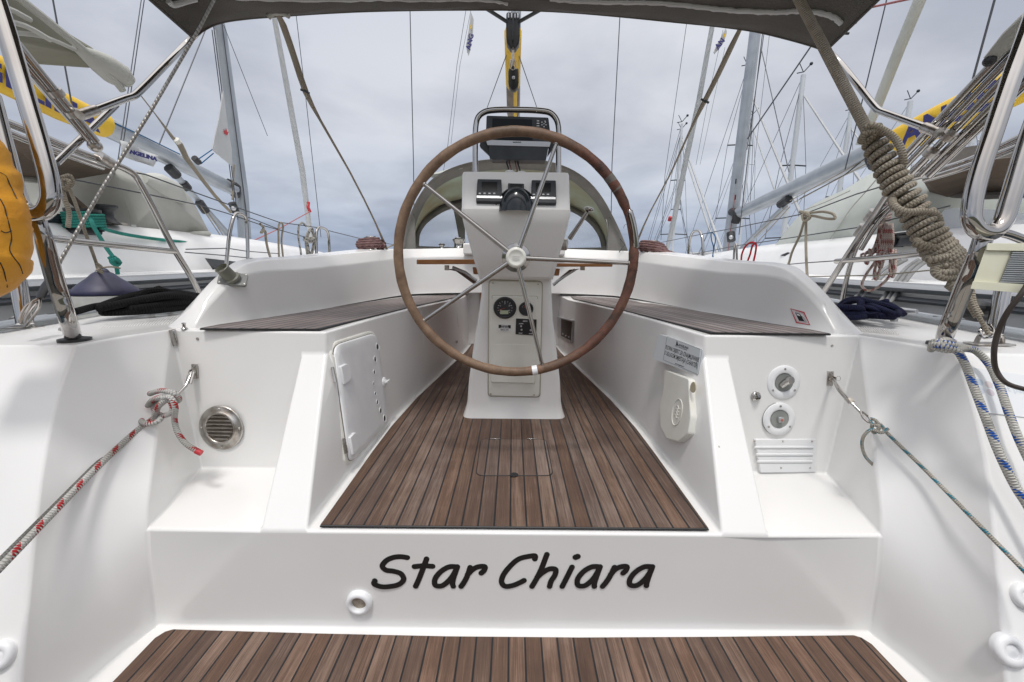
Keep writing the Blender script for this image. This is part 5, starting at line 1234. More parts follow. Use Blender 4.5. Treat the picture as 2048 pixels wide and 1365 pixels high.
obj('traveller_strap', MB().tube([PY(970, 16, 2.28), PY(1014, 44, 2.3)], .016, 8, flat=.3), dark, yacht); obj('traveller_strap', MB().tube([PY(1088, 16, 2.28), PY(1038, 44, 2.3)], .016, 8, flat=.3), dark, yacht)
def pl(name, pts, Y, r_, m, par=yacht, f=PY, sub=1, n=6, **k):
    if not isinstance(Y, (list, tuple)): Y = [Y] * len(pts)
    return obj(name, MB().tube([f(p[0], p[1], y_) for p, y_ in zip(pts, Y)], r_, n, smooth=sub), m, par, **k)
pl('lazyjack', [(1013, 110), (972, 222)], [3.6, 4.6], .0035, wired); pl('lazyjack', [(1038, 112), (1076, 222)], [3.6, 4.6], .0035, wired)
pl('shroud', [(829, 508), (827, 330), (820, 20), (816, -120)], 5.4, .0055, wired); pl('shroud', [(1221, 512), (1224, 330), (1240, 30), (1247, -120)], 5.4, .0055, wired)
# backstay legs
pl('backstay_wire', [(448, -40), (400, 55), (300, 225), (200, 385), (122, 520), (92, 580)], [1.52, 1.5, 1.42, 1.36, 1.30, 1.27], .0052, wire_tw, f=PD, n=8, label='port backstay leg of twisted wire')
pl('backstay_leg', [(1572, -50), (1600, 4), (1660, 118), (1740, 272), (1800, 380), (1860, 470), (1912, 545), (1950, 620), (1978, 670)], [1.56, 1.54, 1.48, 1.40, 1.36, 1.33, 1.30, 1.28, 1.26], [.0165] * 4 + [.016, .012, .008, .006, .006], rope_beige, f=PD, n=12, label='starboard backstay leg in a thick beige sleeve')
pl('backstay_cord', [(1562, -50), (1590, 4), (1650, 122), (1728, 272)], [1.58, 1.56, 1.50, 1.42], .004, wired, f=PD)
# bimini tie straps to the side decks
for pts, nm in (([(556, 30), (566, 50), (590, 120), (612, 186), (640, 240), (700, 345), (748, 440), (768, 486), (774, 500)], 'port'), ([(1482, 55), (1462, 95), (1436, 150), (1408, 205), (1380, 262), (1340, 350), (1300, 425), (1276, 480), (1270, 500)], 'starboard')):
    Y_ = [2.15, 2.2, 2.3, 2.4, 2.5, 2.75, 3.1, 3.35, 3.4]
    r_ = [.012, .0165, .0165, .0165, .008, .0065, .0065, .010, .010]
    o = obj('bimini_strap', MB().tube([PY(x, y, q) for (x, y), q in zip(pts, Y_)], r_, 8, flat=.3, smooth=2), strap_m, yacht)
    q = PY(*pts[3], 2.4); obj('strap_buckle', MB().tube([q + V(-.022, -.01, .012), q + V(.022, -.01, -.006)], .006, 8), dark, o)
o = obj('strap_sleeve', MB().tube([PY(x, y, 2.13) for x, y in ((536, 36), (543, 29), (556, 26), (570, 29), (578, 33))], .011, 8, smooth=3), grey_cv, yacht)
pl('deck_line', [(760, 502), (790, 489), (806, 487)], 3.6, .006, rope_beige); pl('deck_line', [(1238, 505), (1250, 490), (1240, 478)], 3.6, .004, wired)
# ================================================================ ropes and gear lying on or tied to the yacht
def rope(name, label, cat, pts, r_, m, f=PD, sub=6, group=None, n=10, quay=False, more=()):
    P_ = [f(*p) if len(p) == 3 and f is not None else Vector(p) for p in pts]
    if quay:       # run on straight to the top of the quay behind the viewer
        d_ = (P_[-1] - P_[-2]).normalized(); d_.z = min(d_.z, -.10)
        P_ += [P_[-1] + d_ * .35, V(P_[-1].x * 1.22, -.42, -.80), V(P_[-1].x * 1.25, -.62, -.79)]
    P_ += [Vector(q) for q in more]
    o = obj(name, MB().tube(P_, r_, n, smooth=sub), m, None, smooth='full'); tag(o, label, cat, group); return o
def add_to(o, name, pts, r_, m, f=PD, sub=6, n=10, closed=False):
    return obj(name, MB().tube([f(*p) for p in pts], r_, n, smooth=sub, closed=closed), m, o, smooth='full')
# port stern line: rod, knot, tail and the doubled run to the corner of the picture
sb_ = bL; Db = bL.dot(FW)
obj('toggle_rod', MB().tube([bL, PD(372, 772, Db - .03), PD(345, 800, Db - .08)], [.006, .0052, .0052], 10), steel, br1)
obj('toggle_fork', MB().tube([bL + V(-.007, 0, 0), PD(374, 764, Db - .02)], .005, 8), steel, br1); obj('toggle_fork', MB().tube([bL + V(.007, 0, 0), PD(381, 768, Db - .02)], .005, 8), steel, br1)
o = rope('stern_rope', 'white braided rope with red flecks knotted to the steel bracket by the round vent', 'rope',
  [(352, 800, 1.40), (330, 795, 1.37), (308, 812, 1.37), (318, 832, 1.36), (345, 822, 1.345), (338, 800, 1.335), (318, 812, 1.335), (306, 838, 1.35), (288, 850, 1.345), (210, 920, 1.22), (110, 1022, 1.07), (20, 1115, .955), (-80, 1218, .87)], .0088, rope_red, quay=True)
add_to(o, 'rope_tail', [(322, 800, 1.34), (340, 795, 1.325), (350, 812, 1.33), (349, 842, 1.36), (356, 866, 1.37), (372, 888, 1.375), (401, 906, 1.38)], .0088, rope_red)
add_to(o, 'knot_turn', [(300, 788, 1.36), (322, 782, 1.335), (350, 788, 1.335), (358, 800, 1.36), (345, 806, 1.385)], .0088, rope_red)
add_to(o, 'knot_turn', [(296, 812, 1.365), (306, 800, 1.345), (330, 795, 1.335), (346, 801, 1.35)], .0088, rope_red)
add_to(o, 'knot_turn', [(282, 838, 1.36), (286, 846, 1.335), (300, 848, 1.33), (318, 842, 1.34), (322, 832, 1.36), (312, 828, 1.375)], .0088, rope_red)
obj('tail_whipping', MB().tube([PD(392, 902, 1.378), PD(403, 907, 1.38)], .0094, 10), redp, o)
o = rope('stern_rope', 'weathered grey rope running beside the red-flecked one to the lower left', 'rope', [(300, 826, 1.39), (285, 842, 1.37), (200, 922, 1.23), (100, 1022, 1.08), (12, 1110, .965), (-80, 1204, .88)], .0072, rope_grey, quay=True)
# starboard stern line
obj('turnbuckle', MB().tube([bR, PD(1678, 780, 1.42), PD(1700, 806, 1.38)], [.006, .0065, .0065], 10), steel, br2)
obj('turnbuckle_nut', MB().tube([PD(1697, 798, 1.388), PD(1703, 806, 1.38)], .0115, 6), steelm, br2)
obj('turnbuckle_rod', MB().tube([PD(1700, 803, 1.38), PD(1722, 826, 1.35)], .0045, 10), steel, br2); obj('turnbuckle_fork', MB().tube([PD(1720, 822, 1.352), PD(1728, 838, 1.34), PD(1740, 846, 1.33), PD(1738, 836, 1.335), PD(1724, 824, 1.35)], .0035, 8, smooth=3), steel, br2)
o = rope('stern_rope', 'thin rope with teal flecks knotted to the turnbuckle beside the shower fittings', 'rope',
  [(1742, 838, 1.34), (1752, 842, 1.32), (1758, 856, 1.315), (1748, 866, 1.32), (1744, 852, 1.335), (1758, 848, 1.34), (1768, 858, 1.32), (1772, 864, 1.31), (1850, 940, 1.21), (1950, 1042, 1.08), (2048, 1142, .975), (2110, 1208, .91)], .0052, rope_cyan, quay=True)
add_to(o, 'rope_tail', [(1776, 858, 1.31), (1762, 866, 1.305), (1742, 860, 1.31), (1728, 872, 1.32), (1724, 892, 1.33), (1732, 915, 1.335), (1750, 934, 1.34)], .0048, rope_cyan)
add_to(o, 'knot_turn', [(1740, 842, 1.33), (1746, 850, 1.32), (1756, 852, 1.31), (1754, 862, 1.31), (1744, 858, 1.32)], .0048, rope_cyan)
# blue-flecked mooring rope round the starboard leg, two falls
o = rope('mooring_rope', 'thick white rope with blue flecks wrapped round the right pushpit leg, two falls hanging', 'rope',
  [(1864, 690, 1.26), (1872, 684, 1.22), (1896, 688, 1.20), (1922, 696, 1.20), (1950, 702, 1.20), (1975, 725, 1.19), (1996, 765, 1.16), (2012, 810, 1.13), (2030, 860, 1.10), (2050, 905, 1.08), (2080, 960, 1.05)], .0098, rope_blue, more=[(1.52, .80, -.85), (1.60, .72, -1.52)])
add_to(o, 'rope_fall', [(1905, 684, 1.24), (1885, 682, 1.21), (1870, 694, 1.215), (1890, 700, 1.195), (1912, 702, 1.18), (1928, 724, 1.17), (1946, 770, 1.14), (1972, 838, 1.10), (1998, 906, 1.07), (2030, 972, 1.045), (2065, 1030, 1.02), (2150, 1290, .98), (2210, 1560, .98)], .0098, rope_blue)
add_to(o, 'knot_turn', [(1862, 700, 1.24), (1866, 690, 1.215), (1885, 692, 1.19), (1908, 700, 1.18), (1930, 698, 1.2)], .0092, rope_blue)
# beige coil seized round the starboard backstay
axis = spl([PD(*q) for q in ((1737, 262, 1.405), (1770, 325, 1.38), (1800, 380, 1.36), (1840, 440, 1.34), (1872, 492, 1.32), (1896, 520, 1.31), (1920, 546, 1.30))], 12)
def helix(axis, r0, r1, turns, i0=0.0, ph=0.0, wob=.0):
    n = int(turns * 16); out_ = []
    for i in range(n + 1):
        t = i / n; k = t * (len(axis) - 1); j = min(int(k), len(axis) - 2); p = axis[j].lerp(axis[j + 1], k - j); tn = (axis[j + 1] - axis[j]).normalized()
        u_ = tn.cross(V(0, 1, 0)).normalized(); v_ = tn.cross(u_)
        a = 2 * math.pi * turns * t + ph; rr = r0 + (r1 - r0) * math.sin(math.pi * min(1, t * 1.2) * .6) + wob * math.sin(a * .37 + 1)
        out_.append(p + (u_ * math.cos(a) + v_ * math.sin(a)) * rr + tn * wob * .6 * math.sin(a * .21))
    return out_
hc = helix(axis, .026, .037, 27, wob=.0016)
coil = obj('coiled_rope', MB().tube(hc, .0102, 10), rope_beige, None, smooth='full'); tag(coil, 'long beige rope coil wound round the thick backstay at upper right', 'rope')
def inner_tube(pts, r_, m, nm, f=PD): return obj(nm, MB().tube([f(*q) for q in pts], r_, 12, smooth=6), m, coil, smooth='full')
inner_tube([(1728, 268, 1.37), (1740, 252, 1.345), (1765, 260, 1.335), (1790, 278, 1.33), (1804, 305, 1.33), (1806, 330, 1.34), (1796, 352, 1.36)], .0105, rope_beige, 'coil_bight')
inner_tube([(1722, 285, 1.385), (1730, 268, 1.36), (1752, 262, 1.345), (1768, 268, 1.36)], .0105, rope_beige, 'coil_bight')
inner_tube([(1786, 392, 1.37), (1788, 412, 1.335), (1808, 424, 1.315), (1845, 424, 1.305), (1872, 430, 1.30), (1878, 448, 1.31), (1868, 460, 1.34)], .0115, rope_beige, 'coil_bight')
inner_tube([(1832, 470, 1.35), (1840, 488, 1.315), (1868, 494, 1.30), (1900, 492, 1.295), (1914, 498, 1.305)], .0115, rope_beige, 'coil_bight')
for pts in ([(1852, 512, 1.33), (1862, 520, 1.30), (1890, 514, 1.285), (1922, 508, 1.285), (1934, 520, 1.30)], [(1868, 528, 1.325), (1884, 532, 1.295), (1912, 524, 1.285), (1930, 520, 1.29), (1932, 534, 1.305)], [(1868, 538, 1.32), (1886, 546, 1.29), (1916, 540, 1.28), (1928, 528, 1.285)], [(1878, 520, 1.30), (1870, 545, 1.30), (1888, 556, 1.29), (1915, 552, 1.285)], [(1895, 545, 1.31), (1905, 560, 1.30), (1902, 572, 1.29), (1918, 578, 1.295), (1926, 560, 1.30)], [(1905, 548, 1.30), (1918, 566, 1.29), (1912, 580, 1.285), (1896, 570, 1.29)]):
    inner_tube(pts, .0115, rope_beige, 'coil_bight')
inner_tube([(1926, 540, 1.32), (1938, 580, 1.31), (1944, 610, 1.30), (1958, 634, 1.29)], .0125, rope_beige, 'coil_fall')
# black boot below the coil
bt_ = MB(); bt_.ball(PD(1958, 622, 1.36), .050, 10, sc=(1.1, .7, .72)); 
pv = []
for p in bt_.v: nz0 = noise.noise(p * 22) * .012; pv.append(p + V(nz0, nz0, nz0 * .8))
bt_.v = pv
bo_ = obj('backstay_boot', bt_, black, yacht, smooth=False)
obj('eye_shackle', MB().tube([PD(*q) for q in ((1968, 652, 1.31), (1960, 664, 1.29), (1968, 676, 1.28), (1982, 674, 1.27), (1986, 660, 1.28), (1976, 650, 1.3))], .0042, 8, smooth=5, closed=False), steel, yacht)
obj('eye_shackle', MB().tube([PD(*q) for q in ((1975, 662, 1.28), (1985, 668, 1.27), (1998, 672, 1.27), (1998, 682, 1.27))], .0035, 8, smooth=5), steelm, yacht)
# black strap with snap hooks, port
hk = obj('snap_strap', MB().tube([PD(*q) for q in ((100, 556, 1.28), (92, 572, 1.27), (80, 598, 1.25))], [.010, .016, .013], 10, flat=.5), black, yacht)
obj('snap_hook', MB().tube([PD(*q) for q in ((78, 598, 1.25), (66, 604, 1.24), (52, 632, 1.22), (44, 648, 1.22), (40, 640, 1.22), (56, 610, 1.235), (70, 606, 1.245))], .0038, 8, smooth=5), steelm, hk)
obj('snap_hook', MB().tube([PD(*q) for q in ((80, 600, 1.25), (78, 616, 1.23), (62, 640, 1.21), (52, 652, 1.21), (50, 644, 1.21), (64, 620, 1.22), (74, 608, 1.24))], .0036, 8, smooth=5), steelm, hk)
# ---- yellow lifebuoy bag, port
pts = [(-200, 195, .98), (-150, 215, .98), (-95, 265, .98), (-62, 350, .98), (-42, 440, .98), (-36, 500, .98), (-50, 535, .98), (-110, 560, .98), (-190, 560, .98)]
mbb = MB().tube([PD(*p) for p in pts], [.060, .066, .070, .074, .080, .082, .076, .070, .06], 26, smooth=8)
nv = []
for p in mbb.v:
    q = noise.noise(p * 9) * .008 + noise.noise(V(p.x * 14, p.y * 14, p.z * 46)) * .007; nv.append(p + V(q, q, q))
mbb.v = nv
lb = obj('lifebuoy_bag', mbb, yellow_m, None, smooth='full'); tag(lb, 'yellow fabric horseshoe lifebuoy bag with black stitching, at the left edge', 'lifebuoy')
LBV = bvh_of(mbb)
def lbh(x, y):
    d = ray(x, y).normalized(); r0 = LBV.ray_cast(V(0, 0, 0), d); return None if r0[0] is None else r0[0] - d * .0005
for pts in ([(0, 398), (8, 415), (14, 432), (20, 455), (22, 478), (20, 500), (28, 515), (38, 530), (46, 548), (50, 566), (47, 586)], [(0, 525), (6, 540), (12, 556), (15, 575), (13, 596)], [(0, 345), (10, 352), (22, 372), (34, 398)], [(2, 462), (10, 466), (24, 462)]):
    pp = [lbh(x + 1.2 * math.sin(i * 2), y) for i, (x, y) in enumerate(pts)]; pp = [p for p in pp if p]
    if len(pp) > 2: obj('stitched_seam', MB().tube(pp, .0011, 6, smooth=4), caulk, lb)
# ---- cream lamp box, starboard
def pdp(px, D, dv, m, nm, par, b=.004, r_=None):
    p_ = [PD(x, y, D) for x, y in px]
    if r_: p_ = rrect(p_, r_)
    return obj(nm, MB().prism(p_, dv), m, par, smooth=False, bevel=b)
lm_ = thing('lifebuoy_light', 'cream plastic lifebuoy light with ribbed clear lens on the right pushpit leg', 'light', loc=PD(2000, 575, 1.0))
RD = ray(1990, 530).normalized()
lbox = pdp([(1975, 487), (2075, 488), (2062, 585), (1942, 577)], 1.0, RD * .06, lamp, 'light_housing', lm_, .006, .004)
pdp([(1976, 487), (2077, 487), (2075, 503), (1972, 501)], .994, RD * .02, lamp, 'housing_lip', lm_, .003, .002); pdp([(1946, 563), (2064, 570), (2062, 588), (1941, 578)], .992, RD * .02, lamp, 'housing_lip', lm_, .003, .002)
lens_m = mat('lens_dark', (.05, .055, .06), .12); 
ln = pdp([(2026, 503), (2090, 505), (2076, 571), (2000, 567)], .996, RD * .01, lens_m, 'lens', lm_, .001)
for k in range(15):
    y = 506 + k * 4.2; xs = 2025 - (y - 503) * .40
    obj('lens_rib', MB().tube([PD(xs, y, .995), PD(xs + 55, y + 1, .995)], .0017, 6), mat('lens_rib', (.35, .37, .38), .15) if k == 0 else bpy.data.materials['lens_rib'], ln)
cb_ = rope('cable', 'thin brown electric cable looping down by the cream light', 'cable', [(2070, 545, .98), (2045, 585, .98), (2015, 625, 1.0), (1996, 665, 1.02), (1988, 705, 1.03), (1993, 742, 1.04), (2012, 766, 1.03), (2060, 782, 1.02)], .0058, mat('cable_brown', (.05, .038, .032), .45))
# ---- ropes on winches
def wraps(c, label, s, tilt):
    pts = []
    for i in range(5 * 14):
        a = 2 * math.pi * i / 14; t = i / (5 * 14)
        rr = (.070 + .018 * math.sin(t * 3.3)) * s
        pts.append(c + V(math.cos(a) * rr * 1.12, math.sin(a) * rr, 
            .014 + t * .072 * s + math.cos(a) * tilt))
    o = obj('sheet_rope', MB().tube(pts, .0095 * s, 8), rope_maroon, None, smooth='full'); tag(o, label, 'rope'); return o
wr1 = wraps(wL, 'maroon-flecked rope wound on the winch left of the wheel', 1.12, .004)
obj('rope_bight', MB().tube(spl([wL + V(.05, -.03, .10), wL + V(.085, -.04, .065), wL + V(.12, -.05, .045), wL + V(.09, -.06, .03)], 5), .0105, 8), rope_maroon, wr1)
wr2 = wraps(wR, 'maroon-flecked rope wound on the winch right of the wheel', 1.10, -.018)
obj('rope_bight', MB().tube(spl([wR + V(-.06, -.05, .07), wR + V(.02, -.09, .05), wR + V(.12, -.07, .02), wR + V(.17, -.03, .008)], 5), .0105, 8), rope_maroon, wr2)
obj('rope_bight', MB().tube(spl([wR + V(-.05, -.06, .045), wR + V(.03, -.095, .030), wR + V(.12, -.08, .01), wR + V(.16, -.04, .0)], 5), .0105, 8), rope_maroon, wr2)
# ---- dark rope heaps on the cleats
def heap(name, label, c, L_, W_, H_, m, r_, n, seed, ax):
    rnd = random.Random(seed); ax = Vector(ax).normalized(); sd_ = V(ax.y, -ax.x, 0); pts = []
    for i in range(n):
        a = i * 1.28 + rnd.uniform(-.3, .3); q = .55 + .45 * rnd.random(); t = i / n
        pts.append(c + ax * math.cos(a) * L_ * q + sd_ * math.sin(a) * W_ * q + V(0, 0, r_ + H_ * (t * .8 + .2 * rnd.random()) * (1 - .6 * abs(math.cos(a)) * q)))
    o = obj(name, MB().tube(pts, r_, 9, smooth=6), m, None, smooth='full'); tag(o, label, 'rope'); return o
cl_ = PX(315, 612, -1.68); cl_.z = -.235
hp1 = heap('mooring_rope', 'black rope heaped on the port deck cleat beside the fender', V(-1.66, 1.93, -.236), .26, .07, .11, rope_blk, .0165, 26, 3, (.1, 1, 0))
obj('rope_run', MB().tube([PX(*q) for q in ((150, 624, -1.7), (200, 612, -1.72), (260, 611, -1.70), (330, 610, -1.66), (370, 612, -1.64), (398, 622, -1.6))], .014, 8, smooth=4), rope_blk, hp1)
obj('rope_bight', MB().tube([PX(*q) for q in ((268, 598, -1.70), (290, 586, -1.70), (316, 582, -1.68), (345, 588, -1.66), (362, 602, -1.66), (350, 612, -1.66), (318, 606, -1.66), (290, 600, -1.68))], .017, 8, smooth=5), rope_blk, hp1)
obj('rope_bight', MB().tube([PX(*q) for q in ((300, 596, -1.69), (318, 578, -1.69), (328, 590, -1.67), (340, 602, -1.66), (368, 616, -1.64))], .016, 8, smooth=5), rope_blk, hp1)
hp2 = heap('mooring_rope', 'navy blue rope heaped on the starboard deck behind the fuel sign', V(1.50, 1.93, -.246), .17, .13, .075, rope_navy, .013, 30, 5, (1, .2, 0))
hp3 = heap('mooring_rope', 'navy blue rope looped over the starboard deck cleat', V(1.70, 1.92, -.236), .20, .07, .09, rope_navy, .012, 22, 8, (.3, 1, 0))
obj('rope_bight', MB().tube([PX(*q) for q in ((1672, 620, 1.66), (1690, 603, 1.66), (1714, 598, 1.66), (1745, 605, 1.66), (1775, 612, 1.68), (1800, 622, 1.7), (1808, 630, 1.7))], .013, 8, smooth=5), rope_navy, hp3)
obj('rope_bight', MB().tube([PX(*q) for q in ((1668, 624, 1.64), (1700, 604, 1.64), (1722, 604, 1.64), (1722, 622, 1.62), (1740, 632, 1.62), (1758, 630, 1.62))], .014, 8, smooth=5), rope_navy, hp3)
# ---- fender
fc = PX(213, 592, -2.02)
fd = obj('fender', MB().lathe(V(fc.x, fc.y, fc.z - .75), (0, 0, 1), [(.02, 0), (.09, .03), (.125, .12), (.130, .3), (.130, .755)], 30), cleanw, None, smooth='full'); tag(fd, 'white fender with a navy conical top hanging between the boats', 'fender')
obj('fender_cap', MB().lathe(V(fc.x, fc.y, fc.z + .012), (0, 0, 1), [(.128, -.004), (.130, .004), (.124, .018), (.098, .045), (.062, .075), (.040, .098), (.022, .108), (0, .110)], 30), navy_m, fd, smooth='full')
obj('fender_eye', MB().prism([V(fc.x, fc.y, fc.z + .085) + V(a, -.012, b_) for a, b_ in ((-.045, 0), (.045, 0), (.030, .035), (.018, .05), (-.018, .05), (-.030, .035))], (0, .024, 0)), navy_m, fd, smooth=False, bevel=.008)
obj('eye_hole', MB().lathe(V(fc.x, fc.y - .022, fc.z + .108), (0, -1, 0), [(.016, 0), (.013, .002), (0, .001)], 16), mat('eye_pale', (.55, .57, .58), .5), fd)
ey = V(fc.x, fc.y - .02, fc.z + .115)
fr_ = rope('fender_rope', 'grey cord from the pushpit rail down to the fender', 'rope', [(130, 362, 1.82), (138, 392, 1.86)][0:0] + [tuple(PX(134, 366, -1.76)), tuple(PX(150, 405, -1.80)), tuple(PX(172, 470, -1.86)), tuple(PX(192, 525, -1.93)), tuple(ey)], .0062, rope_beige, f=None, sub=4)
add_to(fr_, 'cord_knot', [(122, 356, -1.75), (140, 352, -1.74), (144, 368, -1.74), (128, 376, -1.74), (124, 362, -1.75), (138, 362, -1.73), (134, 380, -1.74), (126, 372, -1.76)], .0075, rope_beige, f=PX)
add_to(fr_, 'cord_tail', [(124, 375, -1.76), (130, 400, -1.74), (138, 425, -1.74), (136, 455, -1.74)], .008, rope_beige, f=PX)
add_to(fr_, 'cord_knot', [(194, 528, -1.9), (202, 534, -1.9), (196, 540, -1.9), (204, 546, -1.9), (196, 532, -1.9)], .0065, rope_beige, f=PX)
add_to(fr_, 'cord_tail', [(204, 536, -1.9), (222, 534, -1.9), (240, 537, -1.9)], .004, rope_beige, f=PX)
# beige line tied in a bow on the starboard lifeline
bw = rope('tied_line', 'beige cord tied in a bow on the starboard lifeline, tails hanging', 'rope', [(1612, 432, 1.82), (1600, 424, 1.80), (1620, 426, 1.78), (1648, 424, 1.78), (1668, 430, 1.78), (1670, 437, 1.78), (1655, 438, 1.78), (1620, 432, 1.78), (1610, 436, 1.78)], .0072, rope_beige, f=PX)
add_to(bw, 'cord_tail', [(1610, 436, 1.78), (1600, 470, 1.79), (1584, 505, 1.79), (1576, 530, 1.79), (1566, 538, 1.79)], .0068, rope_beige, f=PX)
add_to(bw, 'cord_tail', [(1612, 438, 1.78), (1612, 500, 1.77), (1615, 560, 1.75), (1618, 585, 1.73), (1624, 592, 1.72)], .0072, rope_beige, f=PX)
add_to(bw, 'cord_knot', [(1604, 432, 1.78), (1614, 426, 1.77), (1620, 436, 1.77), (1608, 442, 1.77), (1604, 430, 1.77)], .0075, rope_beige, f=PX)
bl_ = rope('tied_line', 'thin blue line looped on the starboard gate stanchion', 'rope', [(1414, 467, 1.8), (1426, 467, 1.8), (1431, 478, 1.8), (1428, 496, 1.8), (1426, 512, 1.8), (1430, 520, 1.8)], .0042, rope_bluep, f=PX)
add_to(bl_, 'line_fall', [(1422, 467, 1.8), (1423, 480, 1.8), (1427, 496, 1.8), (1424, 520, 1.8)], .0042, rope_bluep, f=PX)
rl_ = rope('tied_line', 'red rope looped over the starboard lifeline by the mast', 'rope', [(1482, 530, 1.8), (1484, 508, 1.8), (1492, 492, 1.8), (1504, 485, 1.8), (1512, 490, 1.8), (1511, 505, 1.8), (1505, 532, 1.8)], .0065, rope_redp, f=PX)
add_to(rl_, 'line_fall', [(1512, 486, 1.8), (1505, 492, 1.8), (1500, 510, 1.8), (1492, 530, 1.8)], .0065, rope_redp, f=PX)
for X0, pts in ((-1.8, [(556, 446), (558, 470), (559, 512)]), (-1.8, [(566, 448), (563, 470), (564, 512)])):
    pass
t1 = rope('tied_line', 'pale grey line doubled over the port lifeline, left of the rope bundle', 'rope', [(558, 514, -1.8), (557, 480, -1.8), (558, 450, -1.8), (563, 446, -1.8), (566, 452, -1.8), (563, 480, -1.8), (566, 514, -1.8)], .007, rope_beige, f=PX)
t2 = rope('tied_line', 'pale grey line knotted to the port lifeline next to the tall stanchion hoop', 'rope', [(520, 448, -1.8), (527, 456, -1.8), (522, 466, -1.8), (530, 462, -1.8), (532, 480, -1.8), (536, 500, -1.8), (541, 516, -1.8)], .0085, rope_beige, f=PX)
t3 = rope('rope_bundle', 'bundle of grey rope tied on the port lifeline below the furled sail', 'rope', [(615, 512, -1.82), (612, 480, -1.82), (618, 462, -1.82), (624, 458, -1.82), (628, 480, -1.82), (622, 512, -1.82), (630, 480, -1.80), (622, 460, -1.8), (614, 478, -1.8), (620, 512, -1.8)], .011, rope_mat('rope_fleck_grey', (.46, .45, .42), (.10, .10, .12), .012, .06, .35), f=PX)
add_to(t3, 'bundle_seizing', [(608, 475, -1.78), (620, 480, -1.76), (628, 476, -1.78), (608, 480, -1.78), (620, 485, -1.76), (628, 481, -1.78)], .010, bpy.data.materials['rope_fleck_grey'], f=PX)
add_to(t3, 'rope_loop', [(612, 453, -1.8), (605, 446, -1.8), (598, 452, -1.8), (597, 475, -1.8), (601, 500, -1.8), (603, 514, -1.8)], .008, bpy.data.materials['rope_fleck_grey'], f=PX)
# ================================================================ water
wm = mat('sea_water', (.03, .055, .075), .12)
t_, b_ = nodes(wm); N = t_.nodes; L = t_.links
tcn = N.new('ShaderNodeTexCoord'); nz = N.new('ShaderNodeTexNoise'); nz.inputs['Scale'].default_value = 1.6; nz.inputs['Detail'].default_value = 8; L.new(tcn.outputs['Object'], nz.inputs['Vector'])
bp = N.new('ShaderNodeBump'); bp.inputs['Strength'].default_value = .5; bp.inputs['Distance'].default_value = .12; L.new(nz.outputs[0], bp.inputs['Height']); L.new(bp.outputs[0], b_.inputs['Normal'])
wa = MB(); S_ = 1500; wa.add([(-S_, -S_, -1.5), (S_, -S_, -1.5), (S_, S_, -1.5), (-S_, S_, -1.5)], [(0, 1, 2, 3)])
struct(obj('water', wa, wm, None, smooth=False, origin=(0, 0, -1.5)))
# unseen quay holding the stern lines and dark shore beyond, added to darken steel reflections
conc = mat('quay_concrete', (.30, .28, .25), .9); vary(conc, (.22, .205, .18), (.36, .34, .30), 1.2, 7, None, .3, .7, .4, 9)
qy = MB(); qy.box((0, -9.2, -1.6), 90, 17.6, 1.6); struct(obj('quay', qy, conc, None, bevel=.03, origin=(0, -9, -2.4)))
sh = MB(); rows = []
for j, (yy, hh) in enumerate(((-22, -.8), (-30, 4), (-46, 9), (-70, 14))):
    rows.append([V(-120 + 6 * i, yy, hh + (1.2 * noise.noise(V(i * .35, j * 1.3, 0)) * j)) for i in range(41)])
sh.grid(rows); shm = mat('added_dark_shore', (.05, .06, .035), .95); vary(shm, (.03, .04, .02), (.09, .095, .06), .4, 8, None, .3, .7, .8, 2)
struct(obj('added_hills', sh, shm, None, smooth='full', origin=(0, -40, -1)))  # unseen dark slope, added to block the low sky behind the viewer
